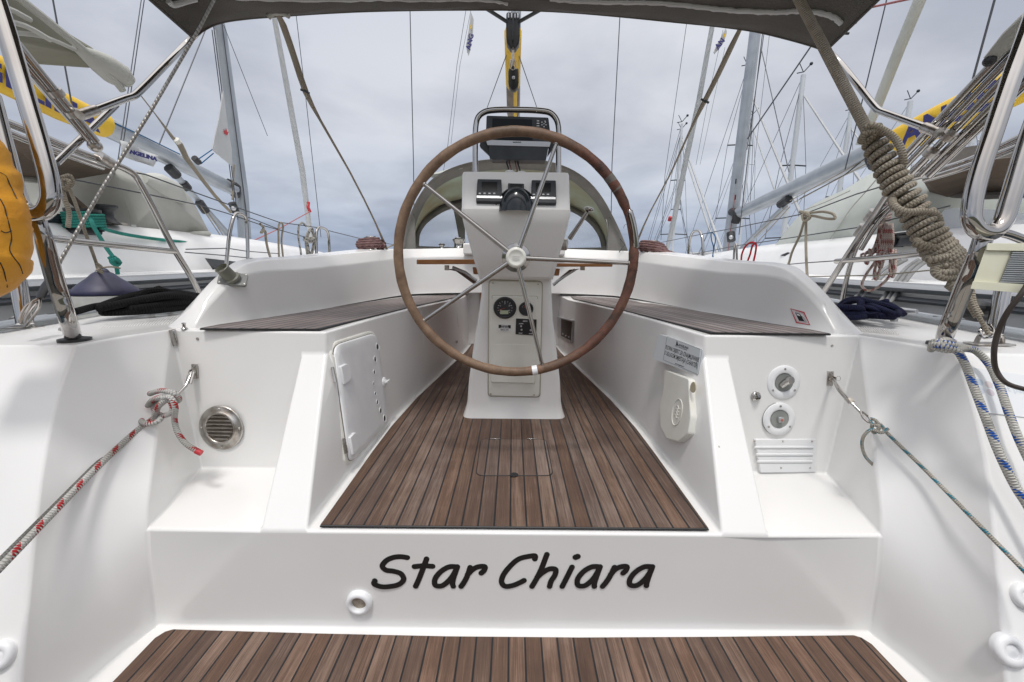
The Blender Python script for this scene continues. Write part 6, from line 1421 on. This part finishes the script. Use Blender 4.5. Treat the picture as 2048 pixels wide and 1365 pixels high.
# ================================================================ neighbouring yachts
ghull = mat('neighbour_hull', (.66, .67, .67), .3); vary(ghull, (.62, .63, .63), (.70, .71, .71), 1.5, 4)
stripe = mat('rub_rail_grey', (.30, .315, .335), .4, .3); stripe2 = mat('rub_rail_dark', (.13, .14, .155), .45)
tint = mat('tinted_window', (.03, .035, .04), .1); tanm = mat('tan_trim', (.40, .37, .32), .6)
def nb(side, label):
    s = side; CX = 4.05 * s
    root = thing('moored_yacht', label, 'yacht', loc=(CX, 4, -1.5), group='yachts moored on either side')
    ys = [.2, .8, 2, 4, 6, 8, 9.6, 10.8, 11.6]; wd = [1.62, 1.70, 1.78, 1.80, 1.70, 1.42, 1.0, .5, .03]
    zd = [-.11, -.10, -.085, -.06, -.03, .02, .06, .12, .16]
    for sd_, nm in ((1, 0), (-1, 1)):
        pass
    mb = MB()
    for sd_ in (1, -1):
        rows = []
        for t in (0, .2, .5, .8, 1): rows.append([V(CX + sd_ * w_ * (1 - .18 * t ** 2), y, z + (-1.55 - z) * t) for w_, y, z in zip(wd, ys, zd)])
        mb.grid(rows)
    mb.add([V(CX + 1.62, .2, -.16), V(CX - 1.62, .2, -.16), V(CX - 1.33, .2, -1.55), V(CX + 1.33, .2, -1.55)], [(0, 1, 2, 3)])
    obj('hull', mb, ghull, root)
    dk = MB(); dk.grid([[V(CX - w_, y, z) for w_, y, z in zip(wd, ys, zd)], [V(CX + w_, y, z) for w_, y, z in zip(wd, ys, zd)]]); obj('deck', dk, gelw, root)
    tr = MB(); tr.tube([V(CX - s * w_, y, z - .03) for w_, y, z in zip(wd, ys, zd)], .052, 8, flat=.5, smooth=3); obj('rub_rail', tr, stripe, root)
    tr = MB(); tr.tube([V(CX - s * (w_ - .0), y, z - .095) for w_, y, z in zip(wd, ys, zd)], .034, 8, flat=.5, smooth=3); obj('rub_rail_lower', tr, stripe2, root)
    # coaming and cabin trunk: side face near, low roof
    prof = [(.9, .16, 1.25), (1.6, .22, 1.22), (2.6, .27, 1.20), (3.6, .275, 1.18), (4.4, .27, 1.14), (5.4, .26, 1.06), (6.6, .22, .95), (7.8, .16, .78), (8.8, .06, .5)]
    rows = []
    for y, h, w_ in prof: rows.append([V(CX - w_ - .10, y, -.15), V(CX - w_ - .04, y, h - .10), V(CX - w_ + .06, y, h - .01), V(CX - w_ * .5, y, h + .06), V(CX, y, h + .09), V(CX + w_ * .5, y, h + .06), V(CX + w_ - .06, y, h - .01), V(CX + w_ + .04, y, h - .10), V(CX + w_ + .10, y, -.15)])
    mb = MB().grid(rows); mb.add(rows[0], [tuple(range(9))]); obj('cabin_top', mb, gelw, root, angle=50, merge=True)
    # mast along the centreline plane
    m = None
    return root, CX
root, CX = nb(-1, 'white yacht moored to port with grey sprayhood, folded canopy and yellow-ended boom')
XL = CX + 0.0
def q(nm, pts, X, r_, m, par=root, n=8, sub=1, **k):
    if not isinstance(X, (list, tuple)): X = [X] * len(pts)
    return obj(nm, MB().tube([PX(x, y, X_) for (x, y), X_ in zip(pts, X)], r_, n, smooth=sub), m, par, **k)
mL = q('mast', [(420, -20), (440, 60), (484, 390), (492, 520)], XL, [.074, .076, .085, .088], alu, n=14)
q('mast_groove', [(430, 60), (474, 400)], XL + .06, .010, silver, mL); q('halyard', [(424, 60), (470, 420)], XL + .1, .006, wired, mL); q('halyard', [(419, -10), (432, 90), (476, 440)], XL + .12, .006, wired, mL); q('halyard', [(443, 40), (492, 420), (500, 515)], XL + .08, .007, wired, mL)
bm_ = q('boom', [(468, 380), (205, 250)], XL, [.082, .10], alu, n=16)
yc = q('boom_cover', [(207, 251), (120, 212), (-60, 118)], XL, [.115, .125, .135], yboom, n=16)
c0, c1 = PX(112, 206, XL + .135), PX(-70, 112, XL + .15)
dl = (c0 - c1); n0 = V(dl.y, -dl.x, 0); n0 = n0 if n0.x > 0 else -n0
fx = frame(c0.lerp(c1, .5), dl, n0); obj('cover_lettering', text_mb('ANGELINA', .22, fx, .002, .006, 1.25), bluep, yc, smooth=False)
q('boom_line', [(207, 236), (280, 270), (360, 309)], XL + .1, .006, rope_bluep); q('gooseneck', [(456, 366), (473, 376), (470, 392)], XL + .02, .06, black, sub=2)
vg = q('vang', [(345, 342), (405, 412), (462, 476)], XL + .02, [.034, .036, .042], alu, n=12); q('vang_joint', [(366, 366), (376, 378)], XL + .03, .05, black, vg); q('vang_block', [(337, 335), (354, 352)], XL + .06, .055, black, vg, sub=2); q('vang_block', [(398, 404), (412, 424)], XL + .06, .05, black, vg, sub=2)
q('vang_line', [(400, 410), (440, 470)], XL + .08, .006, rope_beige); q('vang_line', [(410, 415), (452, 480)], XL + .08, .006, rope_beige)
q('mast_block', [(464, 406), (472, 425)], XL + .2, .05, black, sub=2); obj('sheave', MB().ball(PX(467, 417, XL + .26), .032, 8), silver, root)
q('mainsheet', [(468, 330), (465, 400)], XL + .1, .012, rope_beige)
# small jib clew with its blue lines
sj = obj('staysail_clew', MB().prism([PX(x, y, XL + .35) for x, y in ((445, 183), (437, 235), (423, 298), (430, 306), (462, 332), (462, 300), (452, 240))], (.012, 0, 0)), sail_m, root, smooth=False)
obj('red_leaf_mark', MB().prism([PX(x, y, XL + .37) for x, y in ((447, 259), (450, 264), (452, 258), (454, 265), (457, 264), (454, 271), (449, 268))], (.004, 0, 0)), redp, sj, smooth=False)
q('blue_line', [(424, 300), (398, 318)], XL + .35, .006, rope_bluep); q('blue_line', [(427, 307), (402, 328)], XL + .35, .006, rope_bluep); q('line_block', [(388, 316), (398, 326)], XL + .35, .035, black, sub=2)
# strap over the boom
q('boom_strap', [(282, 192), (310, 228), (330, 255), (345, 275), (360, 290), (372, 315), (390, 340), (430, 392), (462, 425)], -2.6, [.004, .004, .008, .012, .022, .020, .015, .014, .012], strap_m, n=8, sub=2)
q('strap_ball', [(352, 279), (358, 286)], -2.58, .022, cream, sub=1)
fs_ = q('furled_genoa', [(540, -40), (548, 33), (575, 180), (605, 345), (622, 482)], XL, [.038, .040, .047, .052, .045], sail_m, n=12)
for k in range(11):
    t = k / 10; x = 548 + 70 * t; y = 45 + 400 * t
    q('wrap_edge', [(x - 4 + 2, y - 10), (x + 4 + 2, y + 12)], XL + .05, .006, pale_cv, fs_)
q('furler_lashing', [(617, 405), (616, 415), (620, 424)], XL + .05, .03, redp, fs_)
for pts, r_ in (([(104, -10), (143, 206)], .006), ([(284, -10), (250, 225), (236, 320)], .004), ([(290, -10), (256, 225), (240, 330)], .004), ([(411, 60), (318, 290)], .006), ([(447, 50), (535, 272)], .004), ([(592, 28), (612, 200), (642, 475)], .006)):
    q('shroud', pts, XL + .3, r_, wired)
q('red_line', [(500, 485), (560, 457), (619, 424)], XL + .3, .008, mat('red_thin', (.4, .12, .12), .7))
# canopies
o = obj('sprayhood', MB(), pale_cv, root) if False else None
def arch(outline, X0, X1, bulge, m, nm, par, n=8, sol=.01):
    rows = []
    for j in range(n + 1):
        t = j / n; rows.append([V(p.x + (X1 - X0) * t, p.y, p.z + bulge * math.sin(math.pi * t)) for p in outline])
    return obj(nm, MB().grid(rows), m, par, smooth='full', solid=sol)
side = [(262, 468), (258, 430), (243, 385), (222, 347), (238, 336), (262, 340), (300, 352), (340, 366), (368, 382), (384, 402), (398, 428), (418, 466)]
so_ = spl([PX(x, y, -3.0) for x, y in side], 3)
shd = arch(so_, -3.0, -5.1, .16, grey_cv, 'sprayhood', root)
fill = MB(); cc = sum(so_, V(0, 0, 0)) / len(so_)
bl2 = so_ + [PX(400, 468, -3.0), PX(330, 472, -3.0)]
nv = [cc + V(.07, 0, 0)] + bl2; fill.add(nv, [(0, i, i + 1) for i in range(1, len(bl2))] + [(0, len(bl2), 1)])
obj('sprayhood_side', fill, grey_cv, shd, smooth='full', solid=.01)
obj('sprayhood_roll', MB().tube([PX(x, y, -2.98) for x, y in ((285, 358), (310, 368), (340, 384), (362, 400))], [.05, .115, .12, .06], 12, smooth=4, flat=.8), pale_cv, shd)
obj('sprayhood_hem', MB().tube([PX(x, y, -2.95) for x, y in ((272, 470), (300, 476), (340, 480), (376, 480), (380, 470), (418, 468))], .022, 8, smooth=3), grey_cv, shd)
obj('sprayhood_strap', MB().prism([PX(x, y, -2.93) for x, y in ((260, 450), (270, 450), (272, 478), (262, 476))], (.01, 0, 0)), pale_cv, shd, smooth=False)
tri = MB().prism([PX(x, y, -2.95) for x, y in ((85, 428), (257, 447), (262, 468), (195, 467), (80, 462))], (-.1, 0, 0)); obj('coaming_trim', tri, tanm, root, smooth=False, bevel=.01)
obj('coaming_dark_band', MB().tube([PX(85, 436, -2.9), PX(170, 444, -2.9)], .035, 8), tint, root)
obj('primary_winch_base', MB().prism([PX(x, y, -2.80) for x, y in ((148, 452), (200, 450), (208, 462), (206, 472), (146, 468))], (-.2, 0, 0)), black, root, smooth=False, bevel=.01)
c = PX(214, 448, -2.92); obj('winch', MB().lathe(c, (0, 0, 1), [(.085, 0), (.06, .02), (.045, .05), (.05, .09), (.075, .115), (.075, .128), (.05, .13), (0, .13)], 20), black, root)
cw = PX(172, 462, -2.80); obj('winch', MB().lathe(cw, (0, 0, 1), [(.09, 0), (.07, .04), (.065, .09), (.09, .12), (.09, .135), (0, .14)], 20), black, root)
for px in ([(414, 517), (484, 525), (492, 541), (432, 543)], [(498, 519), (540, 523), (520, 528), (497, 530)]):
    obj('cabin_window', MB().prism([PX(x, y, -2.70) for x, y in px], (-.02, 0, 0)), tint, root, smooth=False)
cv = obj('bimini_canopy', MB().prism([PX(-40, 255, -2.75), PX(100, 292, -2.75), PX(222, 333, -2.75), PX(243, 370, -3.5), PX(130, 366, -3.5), PX(-40, 352, -3.5)], (0, 0, .02)), dark_cv, root, smooth=False)
obj('canopy_edge', MB().tube([PX(-40, 350, -3.45), PX(130, 366, -3.45), PX(243, 371, -3.45)], .022, 8), grey_cv, cv)
obj('canopy_strut', MB().prism([PX(x, y, -2.9) for x, y in ((130, 385), (138, 382), (186, 424), (176, 427))], (-.05, 0, 0)), dark_cv, cv, smooth=False)
uc = MB(); up_ = [PX(x, y, -2.35) for x, y in ((-60, -60), (30, -10), (110, 47), (185, 93), (215, 118), (196, 140), (154, 108), (90, 95), (32, 82), (-60, 60))]
uc.prism(up_, (-.35, 0, .02)); fcn = obj('folded_canopy', uc, mat('olive_canvas', (.20, .195, .15), .85), root, smooth=False, bevel=.02)
obj('canopy_roll', MB().tube([PX(x, y, -2.3) for x, y in ((150, 95), (180, 112), (205, 128), (232, 148), (250, 163), (258, 172))], [.02, .05, .075, .085, .062, .02], 14, smooth=4, flat=.75), grey_cv, fcn)
obj('canopy_edge_tube', MB().tube([PX(x, y, -2.28) for x, y in ((-60, -75), (40, -2), (120, 62), (200, 128), (246, 182))], .018, 8, smooth=2), grey_cv, fcn)
obj('canopy_fold', MB().tube([PX(x, y, -2.27) for x, y in ((30, 66), (90, 74), (150, 100))], .010, 8, smooth=2), grey_cv, fcn)
for k, (a, b) in enumerate((((-30, 10), (60, 40)), ((0, 40), (100, 80)))):
    obj('canopy_fold', MB().tube([PX(*a, -2.25), PX((a[0] + b[0]) / 2, (a[1] + b[1]) / 2 - 8, -2.24), PX(*b, -2.25)], .012, 8, smooth=3), grey_cv, fcn)
# company flag
def flag(px, X, body, txt_px, m=sail_m, par=None, cols=8, lab='', wav=.02, seed=0):
    (a, b, c, d) = [PX(x, y, X) for x, y in px]; rows = []
    for j in range(5):
        row = []
        for i in range(cols + 1):
            s_, t = i / cols, j / 4; p = a.lerp(b, s_).lerp(d.lerp(c, s_), t); row.append(p + V(wav * math.sin(s_ * 7 + t * 2 + seed), 0, wav * .3 * math.sin(s_ * 5 + seed)))
        rows.append(row)
    return obj('pennant', MB().grid(rows), m, par, smooth='full', solid=.003)
fl1 = flag([(240, 281), (313, 310), (304, 333), (238, 312)], XL + .6, '', 0); tag(fl1, 'white company flag with navy ANGELINA lettering below the port boom', 'flag', 'company flags')
a, b = PX(256, 299, XL + .64), PX(308, 321, XL + .64); fx = frame(a.lerp(b, .5), b - a, (1, -.5, 0)); obj('flag_lettering', text_mb('ANGELINA', (b - a).length / 5.6, fx, .002, .003), bluep, fl1, smooth=False)
a, b = PX(262, 308, XL + .64), PX(306, 327, XL + .64); fx = frame(a.lerp(b, .5), b - a, (1, -.5, 0)); obj('flag_lettering', text_mb('YACHT CHARTER', (b - a).length / 9.5, fx, .001, .0), mat('pale_blue_print', (.45, .48, .56), .6), fl1, smooth=False)
# teal rope on the neighbour's winch
tp = []
for i in range(6 * 12):
    a = 2 * math.pi * i / 12; tp.append(cw + V(math.cos(a) * .098, math.sin(a) * .098, .015 + .10 * i / 72 + .008 * math.sin(a)))
tro = obj('winch_rope', MB().tube(tp, .0085, 8), rope_teal, None, smooth='full'); tag(tro, 'teal green rope wound on the port neighbour\'s winch and led forward', 'rope')
obj('rope_run', MB().tube([PX(*p) for p in ((196, 455, -2.75), (240, 467, -2.78), (300, 477, -2.8), (380, 486, -2.85), (462, 497, -2.9), (560, 508, -3.1))], .012, 8, smooth=3), rope_teal, tro)
obj('rope_fall', MB().tube([PX(*p) for p in ((182, 440, -2.7), (188, 455, -2.62), (200, 475, -2.55), (214, 498, -2.5), (226, 515, -2.45), (232, 530, -2.45), (236, 552, -2.45))], .0115, 8, smooth=4), rope_teal, tro)
obj('rope_knot', MB().tube([PX(*p) for p in ((218, 518, -2.42), (226, 514, -2.4), (234, 520, -2.4), (238, 528, -2.4), (230, 530, -2.4), (222, 522, -2.4), (232, 518, -2.38), (240, 526, -2.4))], .011, 8, smooth=4), rope_teal, tro)

# ---- starboard neighbour
root, CX = nb(1, 'white yacht moored to starboard with pale green sprayhood and brown canopy')
XRn = CX
mR = q('mast', [(1523, -20), (1511, 60), (1465, 430), (1452, 535)], XRn, [.085, .088, .095, .098], alu, root, n=14)
q('mast_groove', [(1521, 60), (1476, 430)], XRn - .05, .014, silver, mR); q('halyard', [(1527, 50), (1486, 400), (1478, 470)], XRn - .1, .007, wired, mR); q('halyard', [(1532, 40), (1494, 300)], XRn - .1, .006, wired, mR); q('halyard', [(1454, 520), (1470, 390)], XRn - .1, .006, mat('red_halyard', (.35, .08, .08), .7), mR)
for y in (358, 390): q('mast_slot', [(1470 + (430 - y) * .03 , y), (1469 + (430 - y) * .03, y + 10)], XRn - .09, .012, black, mR)
q('boom', [(1476, 428), (1805, 278)], XRn, [.10, .125], alu, root, n=16)
yc = q('boom_cover', [(1803, 279), (1880, 243), (2020, 178), (2110, 135)], XRn, [.135, .15, .15, .14], yboom, root, n=16)
a, b = PX(1862, 248, XRn - .16), PX(2110, 132, XRn - .16)
dl = b - a; n0 = V(dl.y, -dl.x, 0); n0 = n0 if n0.x < 0 else -n0
fx = frame(a.lerp(b, .5), dl, n0); obj('cover_lettering', text_mb('ANGELINA', .27, fx, .002, .008, 1.1), bluep, yc, smooth=False)
q('gooseneck', [(1464, 424), (1474, 430), (1470, 446)], XRn - .05, .075, black, root, sub=2)
vg = q('vang', [(1478, 503), (1528, 455), (1570, 415)], XRn - .02, [.035, .05, .052], alu, root, n=12); q('vang_block', [(1560, 410), (1578, 398)], XRn - .06, .06, black, vg, sub=2)
q('mast_block', [(1461, 466), (1463, 482)], XRn - .2, .07, black, root, sub=2); obj('sheave', MB().ball(PX(1462, 475, XRn - .29), .035, 8), silver, root)
for a_, b_2 in (((1580, 402), (1730, 320)), ((1583, 408), (1738, 325)), ((1575, 412), (1508, 475)), ((1580, 414), (1515, 485))): q('control_line', [a_, b_2], XRn - .1, .006, rope_beige, root)
q('reef_line', [(1600, 398), (1690, 350), (1742, 308)], XRn - .1, .007, black, root)
q('line_block', [(1740, 318), (1748, 334)], XRn - .1, .05, black, root, sub=2)
fs_ = q('furled_genoa', [(1432, -30), (1424, 55), (1398, 200), (1372, 320), (1348, 440), (1334, 498)], XRn, [.045, .048, .055, .062, .06, .05], sail_m, root, n=12)
for k in range(11):
    t = k / 10; x = 1424 - 80 * t; y = 70 + 370 * t; q('wrap_edge', [(x + 4, y - 10), (x - 6, y + 14)], XRn - .06, .007, pale_cv, fs_)
q('furler_mark', [(1341, 434), (1339, 442)], XRn - .04, .05, redp, fs_)
for pts, r_ in (([(1622, 93), (1495, 278)], .010), ([(1523, 100), (1578, 345)], .006), ([(1374, 42), (1330, 350), (1322, 480)], .006), ([(1778, -20), (1735, 160), (1690, 340)], .006), ([(1992, -10), (1946, 158)], .008), ([(1540, 60), (1500, 400)], .003), ([(1450, 95), (1400, 330)], .003)):
    q('shroud', pts, XRn - .2, r_, wired, root)
q('forestay_tube', [(1848, -20), (1800, 95), (1752, 218), (1720, 290)], XRn - .3, [.05, .048, .045, .042], pale_cv, root, n=10)
q('red_line', [(1733, 17), (1830, -4)], 2.2, .006, mat('red_cord', (.3, .1, .1), .7), root)
side = [(1745, 506), (1742, 470), (1760, 430), (1790, 395), (1788, 352), (1762, 340), (1735, 352), (1690, 380), (1650, 398), (1616, 417), (1582, 451), (1560, 480), (1538, 506)]
so_ = spl([PX(x, y, 3.0) for x, y in side], 3)
pale_green = fabric('pale_green_canvas', (.54, .57, .53), (.64, .67, .63), 3, .8, .6, 12, .15)
shd = arch(so_, 3.0, 5.1, .05, pale_green, 'sprayhood', root)
cc = PX(1680, 450, 2.94); fill = MB(); bl2 = so_ + [PX(1600, 515, 3.0), PX(1690, 509, 3.0)]; fill.add([cc] + bl2, [(0, i, i + 1) for i in range(1, len(bl2))] + [(0, len(bl2), 1)])
obj('sprayhood_side', fill, pale_green, shd, smooth='full', solid=.01)
for pts in ([(1765, 345), (1735, 380), (1700, 420), (1680, 450), (1660, 478)], [(1560, 505), (1600, 500), (1680, 495), (1740, 490)], [(1610, 420), (1650, 405), (1700, 382)]):
    obj('hood_seam', MB().tube([PX(x, y, 2.925) for x, y in pts], .005, 6, smooth=3), grey_cv, shd)
obj('window_roll', MB().tube([PX(x, y, 2.97) for x, y in ((1542, 506), (1600, 508), (1620, 512))], .03, 8), grey_cv, shd)
obj('hood_hem_dark', MB().tube([PX(x, y, 2.93) for x, y in ((1598, 518), (1680, 512), (1745, 508))], .018, 8), black, shd); 
for k, x in enumerate((1635, 1645, 1715)): obj('red_tape', MB().tube([PX(x, 514, 2.90), PX(x + 12, 513, 2.90)], .010, 8), redp if k != 1 else cleanw, shd)
cv = obj('bimini_canopy', MB().prism([PX(1846, 362, 2.75), PX(1880, 340, 2.75), PX(2090, 262, 2.75), PX(2090, 392, 3.6), PX(1905, 402, 3.6), PX(1866, 396, 3.6)], (0, 0, .02)), dark_cv, root, smooth=False)
obj('canopy_top_band', MB().prism([PX(x, y, 2.72) for x, y in ((1895, 300), (1960, 290), (2090, 283), (2090, 305), (1900, 328), (1868, 340))], (.05, 0, 0)), fabric('taupe_canvas', (.17, .155, .135), (.23, .21, .185), 4, .9), cv, smooth=False)
obj('canopy_edge', MB().tube([PX(1850, 388, 3.45), PX(1900, 388, 3.45), PX(1960, 392, 3.45), PX(2090, 386, 3.45)], .028, 8), mat('canopy_piping', (.16, .15, .14), .7), cv)
obj('canopy_strut', MB().prism([PX(x, y, 2.9) for x, y in ((1836, 452), (1846, 458), (1812, 478), (1800, 474))], (.05, 0, 0)), dark_cv, cv, smooth=False)
pane = mat('hazy_window', (.62, .65, .70), .15); t_, b_ = nodes(pane); b_.inputs['Alpha'].default_value = .45
obj('clear_panel', MB().prism([PX(x, y, 2.95) for x, y in ((1880, 500), (1880, 430), (1892, 418), (1925, 416), (1990, 420), (2080, 430), (2080, 500))], (.01, 0, 0)), pane, cv, smooth=False)
for x, y, s_ in ((1786, 496, 1.0), (1822, 494, 1.0)):
    c = PX(x, y, 2.82); obj('winch', MB().lathe(c, (0, 0, 1), [(.09 * s_, 0), (.075, .02), (.07, .055), (.09, .075), (.085, .083), (.095, .09), (.095, .098), (.03, .105), (.0, .105)], 22), black, root)
    obj('winch_jaw', MB().lathe(c + V(0, 0, .083), (0, 0, 1), [(.09, 0), (.098, .004), (.09, .01)], 22), steel, root)
obj('winch_base', MB().prism([PX(x, y, 2.8) for x, y in ((1793, 517), (1850, 514), (1850, 524), (1840, 527), (1796, 528))], (.1, 0, 0)), black, root, smooth=False, bevel=.01)
obj('window_trim', MB().prism([PX(x, y, 2.86) for x, y in ((1560, 511), (1575, 505), (1580, 506), (1570, 513))], (.02, 0, 0)), black, root, smooth=False)
# pink-flecked rope coil on the starboard rail
pk = rope('hanging_coil', 'pink-flecked white rope coil hanging from the starboard pushpit rail', 'rope', [tuple(PX(1782, 418, 1.86)), tuple(PX(1772, 440, 1.84)), tuple(PX(1764, 470, 1.84)), tuple(PX(1752, 520, 1.84)), tuple(PX(1732, 550, 1.84)), tuple(PX(1724, 572, 1.84)), tuple(PX(1738, 582, 1.84)), tuple(PX(1765, 568, 1.84)), tuple(PX(1783, 545, 1.84)), tuple(PX(1786, 525, 1.84)), tuple(PX(1778, 495, 1.84)), tuple(PX(1770, 455, 1.84))], .0062, rope_pink, f=None, sub=5, n=8)
rnd = random.Random(4)
for k in range(9):
    x0 = 1760 + k * 3.0; lo = 505 + rnd.uniform(0, 60); xl = 1726 + k * 6.5 + rnd.uniform(-4, 4)
    add_to(pk, 'coil_turn', [(x0, 448, 1.85 - .004 * k), (x0 - 6 + k, 480, 1.85 - .004 * k), ((x0 + xl) / 2, 505, 1.84), (xl, lo - 10, 1.83), (xl + 5, lo, 1.82), (xl + 10, lo - 14, 1.83), ((x0 + xl) / 2 + 8, 500, 1.85)], .0058, rope_pink, f=PX, sub=4, n=7)
for k in range(7): add_to(pk, 'coil_seizing', [(1758 + k * 1.6, 447 - k * 6, 1.83), (1768 + k * 1.6, 443 - k * 6, 1.80), (1780 + k * 1.0, 440 - k * 6, 1.83)], .0062, rope_pink, f=PX, sub=4, n=7)
for k, (x0, xl, lo) in enumerate(((1800, 1700, 604), (1812, 1712, 610), (1836, 1755, 612), (1846, 1765, 614), (1858, 1775, 612))):
    o = rope('hanging_line', ('grey mooring line sagging outermost across the starboard hull', 'grey mooring line sagging second across the starboard hull', 'grey mooring line running below the second black winch', 'grey mooring line in the middle of the trio below the winches', 'grey mooring line nearest the coiled stay below the winches')[k], 'rope', [tuple(PX(x0, 520, 2.6)), tuple(PX((x0 * 2 + xl) / 3, 540, 2.45)), tuple(PX((x0 + xl * 2) / 3, 575, 2.3)), tuple(PX(xl, lo, 2.15))], .011, rope_mat('rope_grey_pale', (.36, .37, .38), None, .008) if k == 0 else bpy.data.materials['rope_grey_pale'], f=None, sub=5, group='grey lines over the starboard hull')
# flags high up
# small flags on the halyards, seen edge on
def small_flag(px, Y, label, txt, tp):
    a = [PY(x, y, Y) for x, y in px]
    o = obj('company_flag', MB().prism(a, (0, .02, 0)), sail_m, None, smooth=False); tag(o, label, 'flag', 'company flags')
    c = PY(tp[0], tp[1], Y - .02); obj('flag_lettering', text_mb(txt, tp[2], frame(c, (PY(tp[3], tp[4], Y - .02) - c), (0, -1, 0)), .001, .004), bluep, o, smooth=False)
    return o
f2 = small_flag([(942, 24), (947, 38), (946, 62), (941, 96), (937, 112), (934, 104), (932, 92), (937, 62)], 7.5, 'small limp white flag high left of the mainsheet blocks', 'ANG', (940, 84, .11, 944, 66))
o = obj('flag_patch', MB().prism([PY(x, y, 7.47) for x, y in ((941, 50), (944, 49), (943, 57), (940, 58))], (0, .01, 0)), yboom, f2, smooth=False)
f3 = small_flag([(1452, 56), (1454, 66), (1448, 84), (1440, 96), (1430, 108), (1428, 104), (1434, 90), (1444, 72)], 7.0, 'small limp white flag beside the starboard furled sail', 'AN', (1440, 88, .11, 1446, 80))
obj('flag_patch', MB().prism([PY(x, y, 6.97) for x, y in ((1448, 68), (1452, 67), (1450, 74), (1447, 76))], (0, .01, 0)), yboom, f3, smooth=False)
pl('flag_halyard', [(932, 20), (914, 130), (896, 288), (884, 360)], 7.5, .004, wired); pl('flag_halyard', [(942, 20), (920, 130), (902, 288)], 7.5, .003, wired)
pl('flag_halyard', [(1446, 60), (1420, 180), (1392, 330)], 7.0, .003, wired)
# ================================================================ far yachts beyond the starboard neighbour
def far(label, xt, yt, Y, wpx, spr=(), fore=None, stays=(), hull_w=1.7, hm=aluw, yb=0, thin=False):
    top = PY(xt, yt, Y); k = top.dot(FW) / F
    root = thing('moored_yacht', label, 'yacht', loc=(top.x, top.y, -1.5), group='distant yachts')
    x, z1 = top.x, top.z
    ys = [-5.5, -3, 0, 3, 5, 6.2]; wd = [1.3, 1.7, 1.85, 1.5, .8, .03]
    mb = MB()
    for sd_ in (1, -1): mb.grid([[V(x + sd_ * w_ * q_, Y - y, zz) for w_, y in zip(wd, ys)] for q_, zz in ((1, -.35), (.97, -.9), (.8, -1.55))])
    mb.grid([[V(x - w_, Y - y, -.35) for w_, y in zip(wd, ys)], [V(x + w_, Y - y, -.35) for w_, y in zip(wd, ys)]]); mb.add([V(x - 1.3, Y + 5.5, -.35), V(x + 1.3, Y + 5.5, -.35), V(x + 1.04, Y + 5.5, -1.55), V(x - 1.04, Y + 5.5, -1.55)], [(0, 1, 2, 3)])
    obj('hull', mb, ghull, root, angle=40)
    cb = MB(); rows = [[V(x - w_, Y - y, -.35), V(x - w_ * .9, Y - y, h), V(x + w_ * .9, Y - y, h), V(x + w_, Y - y, -.35)] for y, w_, h in ((-3, 1.1, .0), (0, 1.1, .1), (2.5, .8, -.1), (3.2, .4, -.33))]
    cb.grid(rows); cb.add(rows[0], [(0, 1, 2, 3)]); obj('cabin', cb, gelw, root, smooth=False)
    r_ = wpx * k / 2
    m = obj('mast', MB().tube([V(x, Y, -.3), top], [r_ * 1.05, r_ * .9], 10), hm, root)
    obj('masthead_gear', MB().tube([top + V(-.25, 0, .05), top + V(0, 0, .1), top + V(.22, 0, .35)], .02, 5), dark, m); obj('masthead_gear', MB().tube([top + V(-.02, 0, .1), top + V(-.2, 0, .4)], .015, 5), dark, m); obj('masthead_vane', MB().ball(top + V(.24, 0, .38), .06, 5), dark, m)
    obj('boom', MB().tube([V(x, Y + .1, .6), V(x + .1, Y + 4.3, .7)], .08, 8), sail_m, root)
    H = z1 + .35
    for zz, w_ in spr:
        zq = PY(xt, zz, Y).z; obj('spreader', MB().tube([V(x - w_ * k, Y - .05, zq), V(x, Y, zq + .04), V(x + w_ * k, Y - .05, zq)], .028, 5), dark if not thin else hm, m)
    for s_ in (-1, 1):
        o = obj('shroud', MB().tube([V(x + s_ * 1.6, Y + .3, -.3)] + [V(x + s_ * w_ * k, Y - .05, PY(xt, zz, Y).z) for zz, w_ in spr[::-1]] + [top + V(0, 0, -.2)], .011, 4), wire, root)
        obj('shroud', MB().tube([V(x + s_ * 1.35, Y + .5, -.3), V(x, Y, z1 * .62)], .010, 4), wire, root)
    obj('backstay', MB().tube([V(x, Y + 5.4, -.3), top], .011, 4), wire, root)
    fr0 = V(x, Y - 6.0, -.2); obj('furled_headsail', MB().tube([fr0, top + V(0, -.2, -.8)], [.055, .035], 6), sail_m, root)
    return root
far('distant yacht, slim mast just right of the wheel and behind the brown strap', 1364, 248, 22, 5.5, ((362, 15), (470, 28)))
far('distant yacht whose mast peeks out left of the big grey mast', 1495, 135, 19, 6.5, ((292, 26), (438, 36)))
far('distant yacht with tall pale mast and wide spreaders over the starboard boom', 1607, 150, 17, 10, ((333, 27), (478, 40)))
far('distant yacht whose mast rises left of the beige rope coil', 1702, 224, 20, 9, ((330, 20), (395, 28)))
far('distant yacht whose mast rises just behind the yellow boom end', 1821, 203, 18, 10, ((330, 22),))
far('distant yacht at far right, mast seen between the steel tubes', 1953, 236, 16, 10, ((330, 22),))
far('distant yacht with a slender pale mast close right of the big mast', 1506, 232, 26, 5, ((330, 14), (420, 22)), thin=True)
far('distant yacht with a thin dark mast near the starboard winch', 1363, 262, 24, 3.5, ((420, 10),), hm=black)
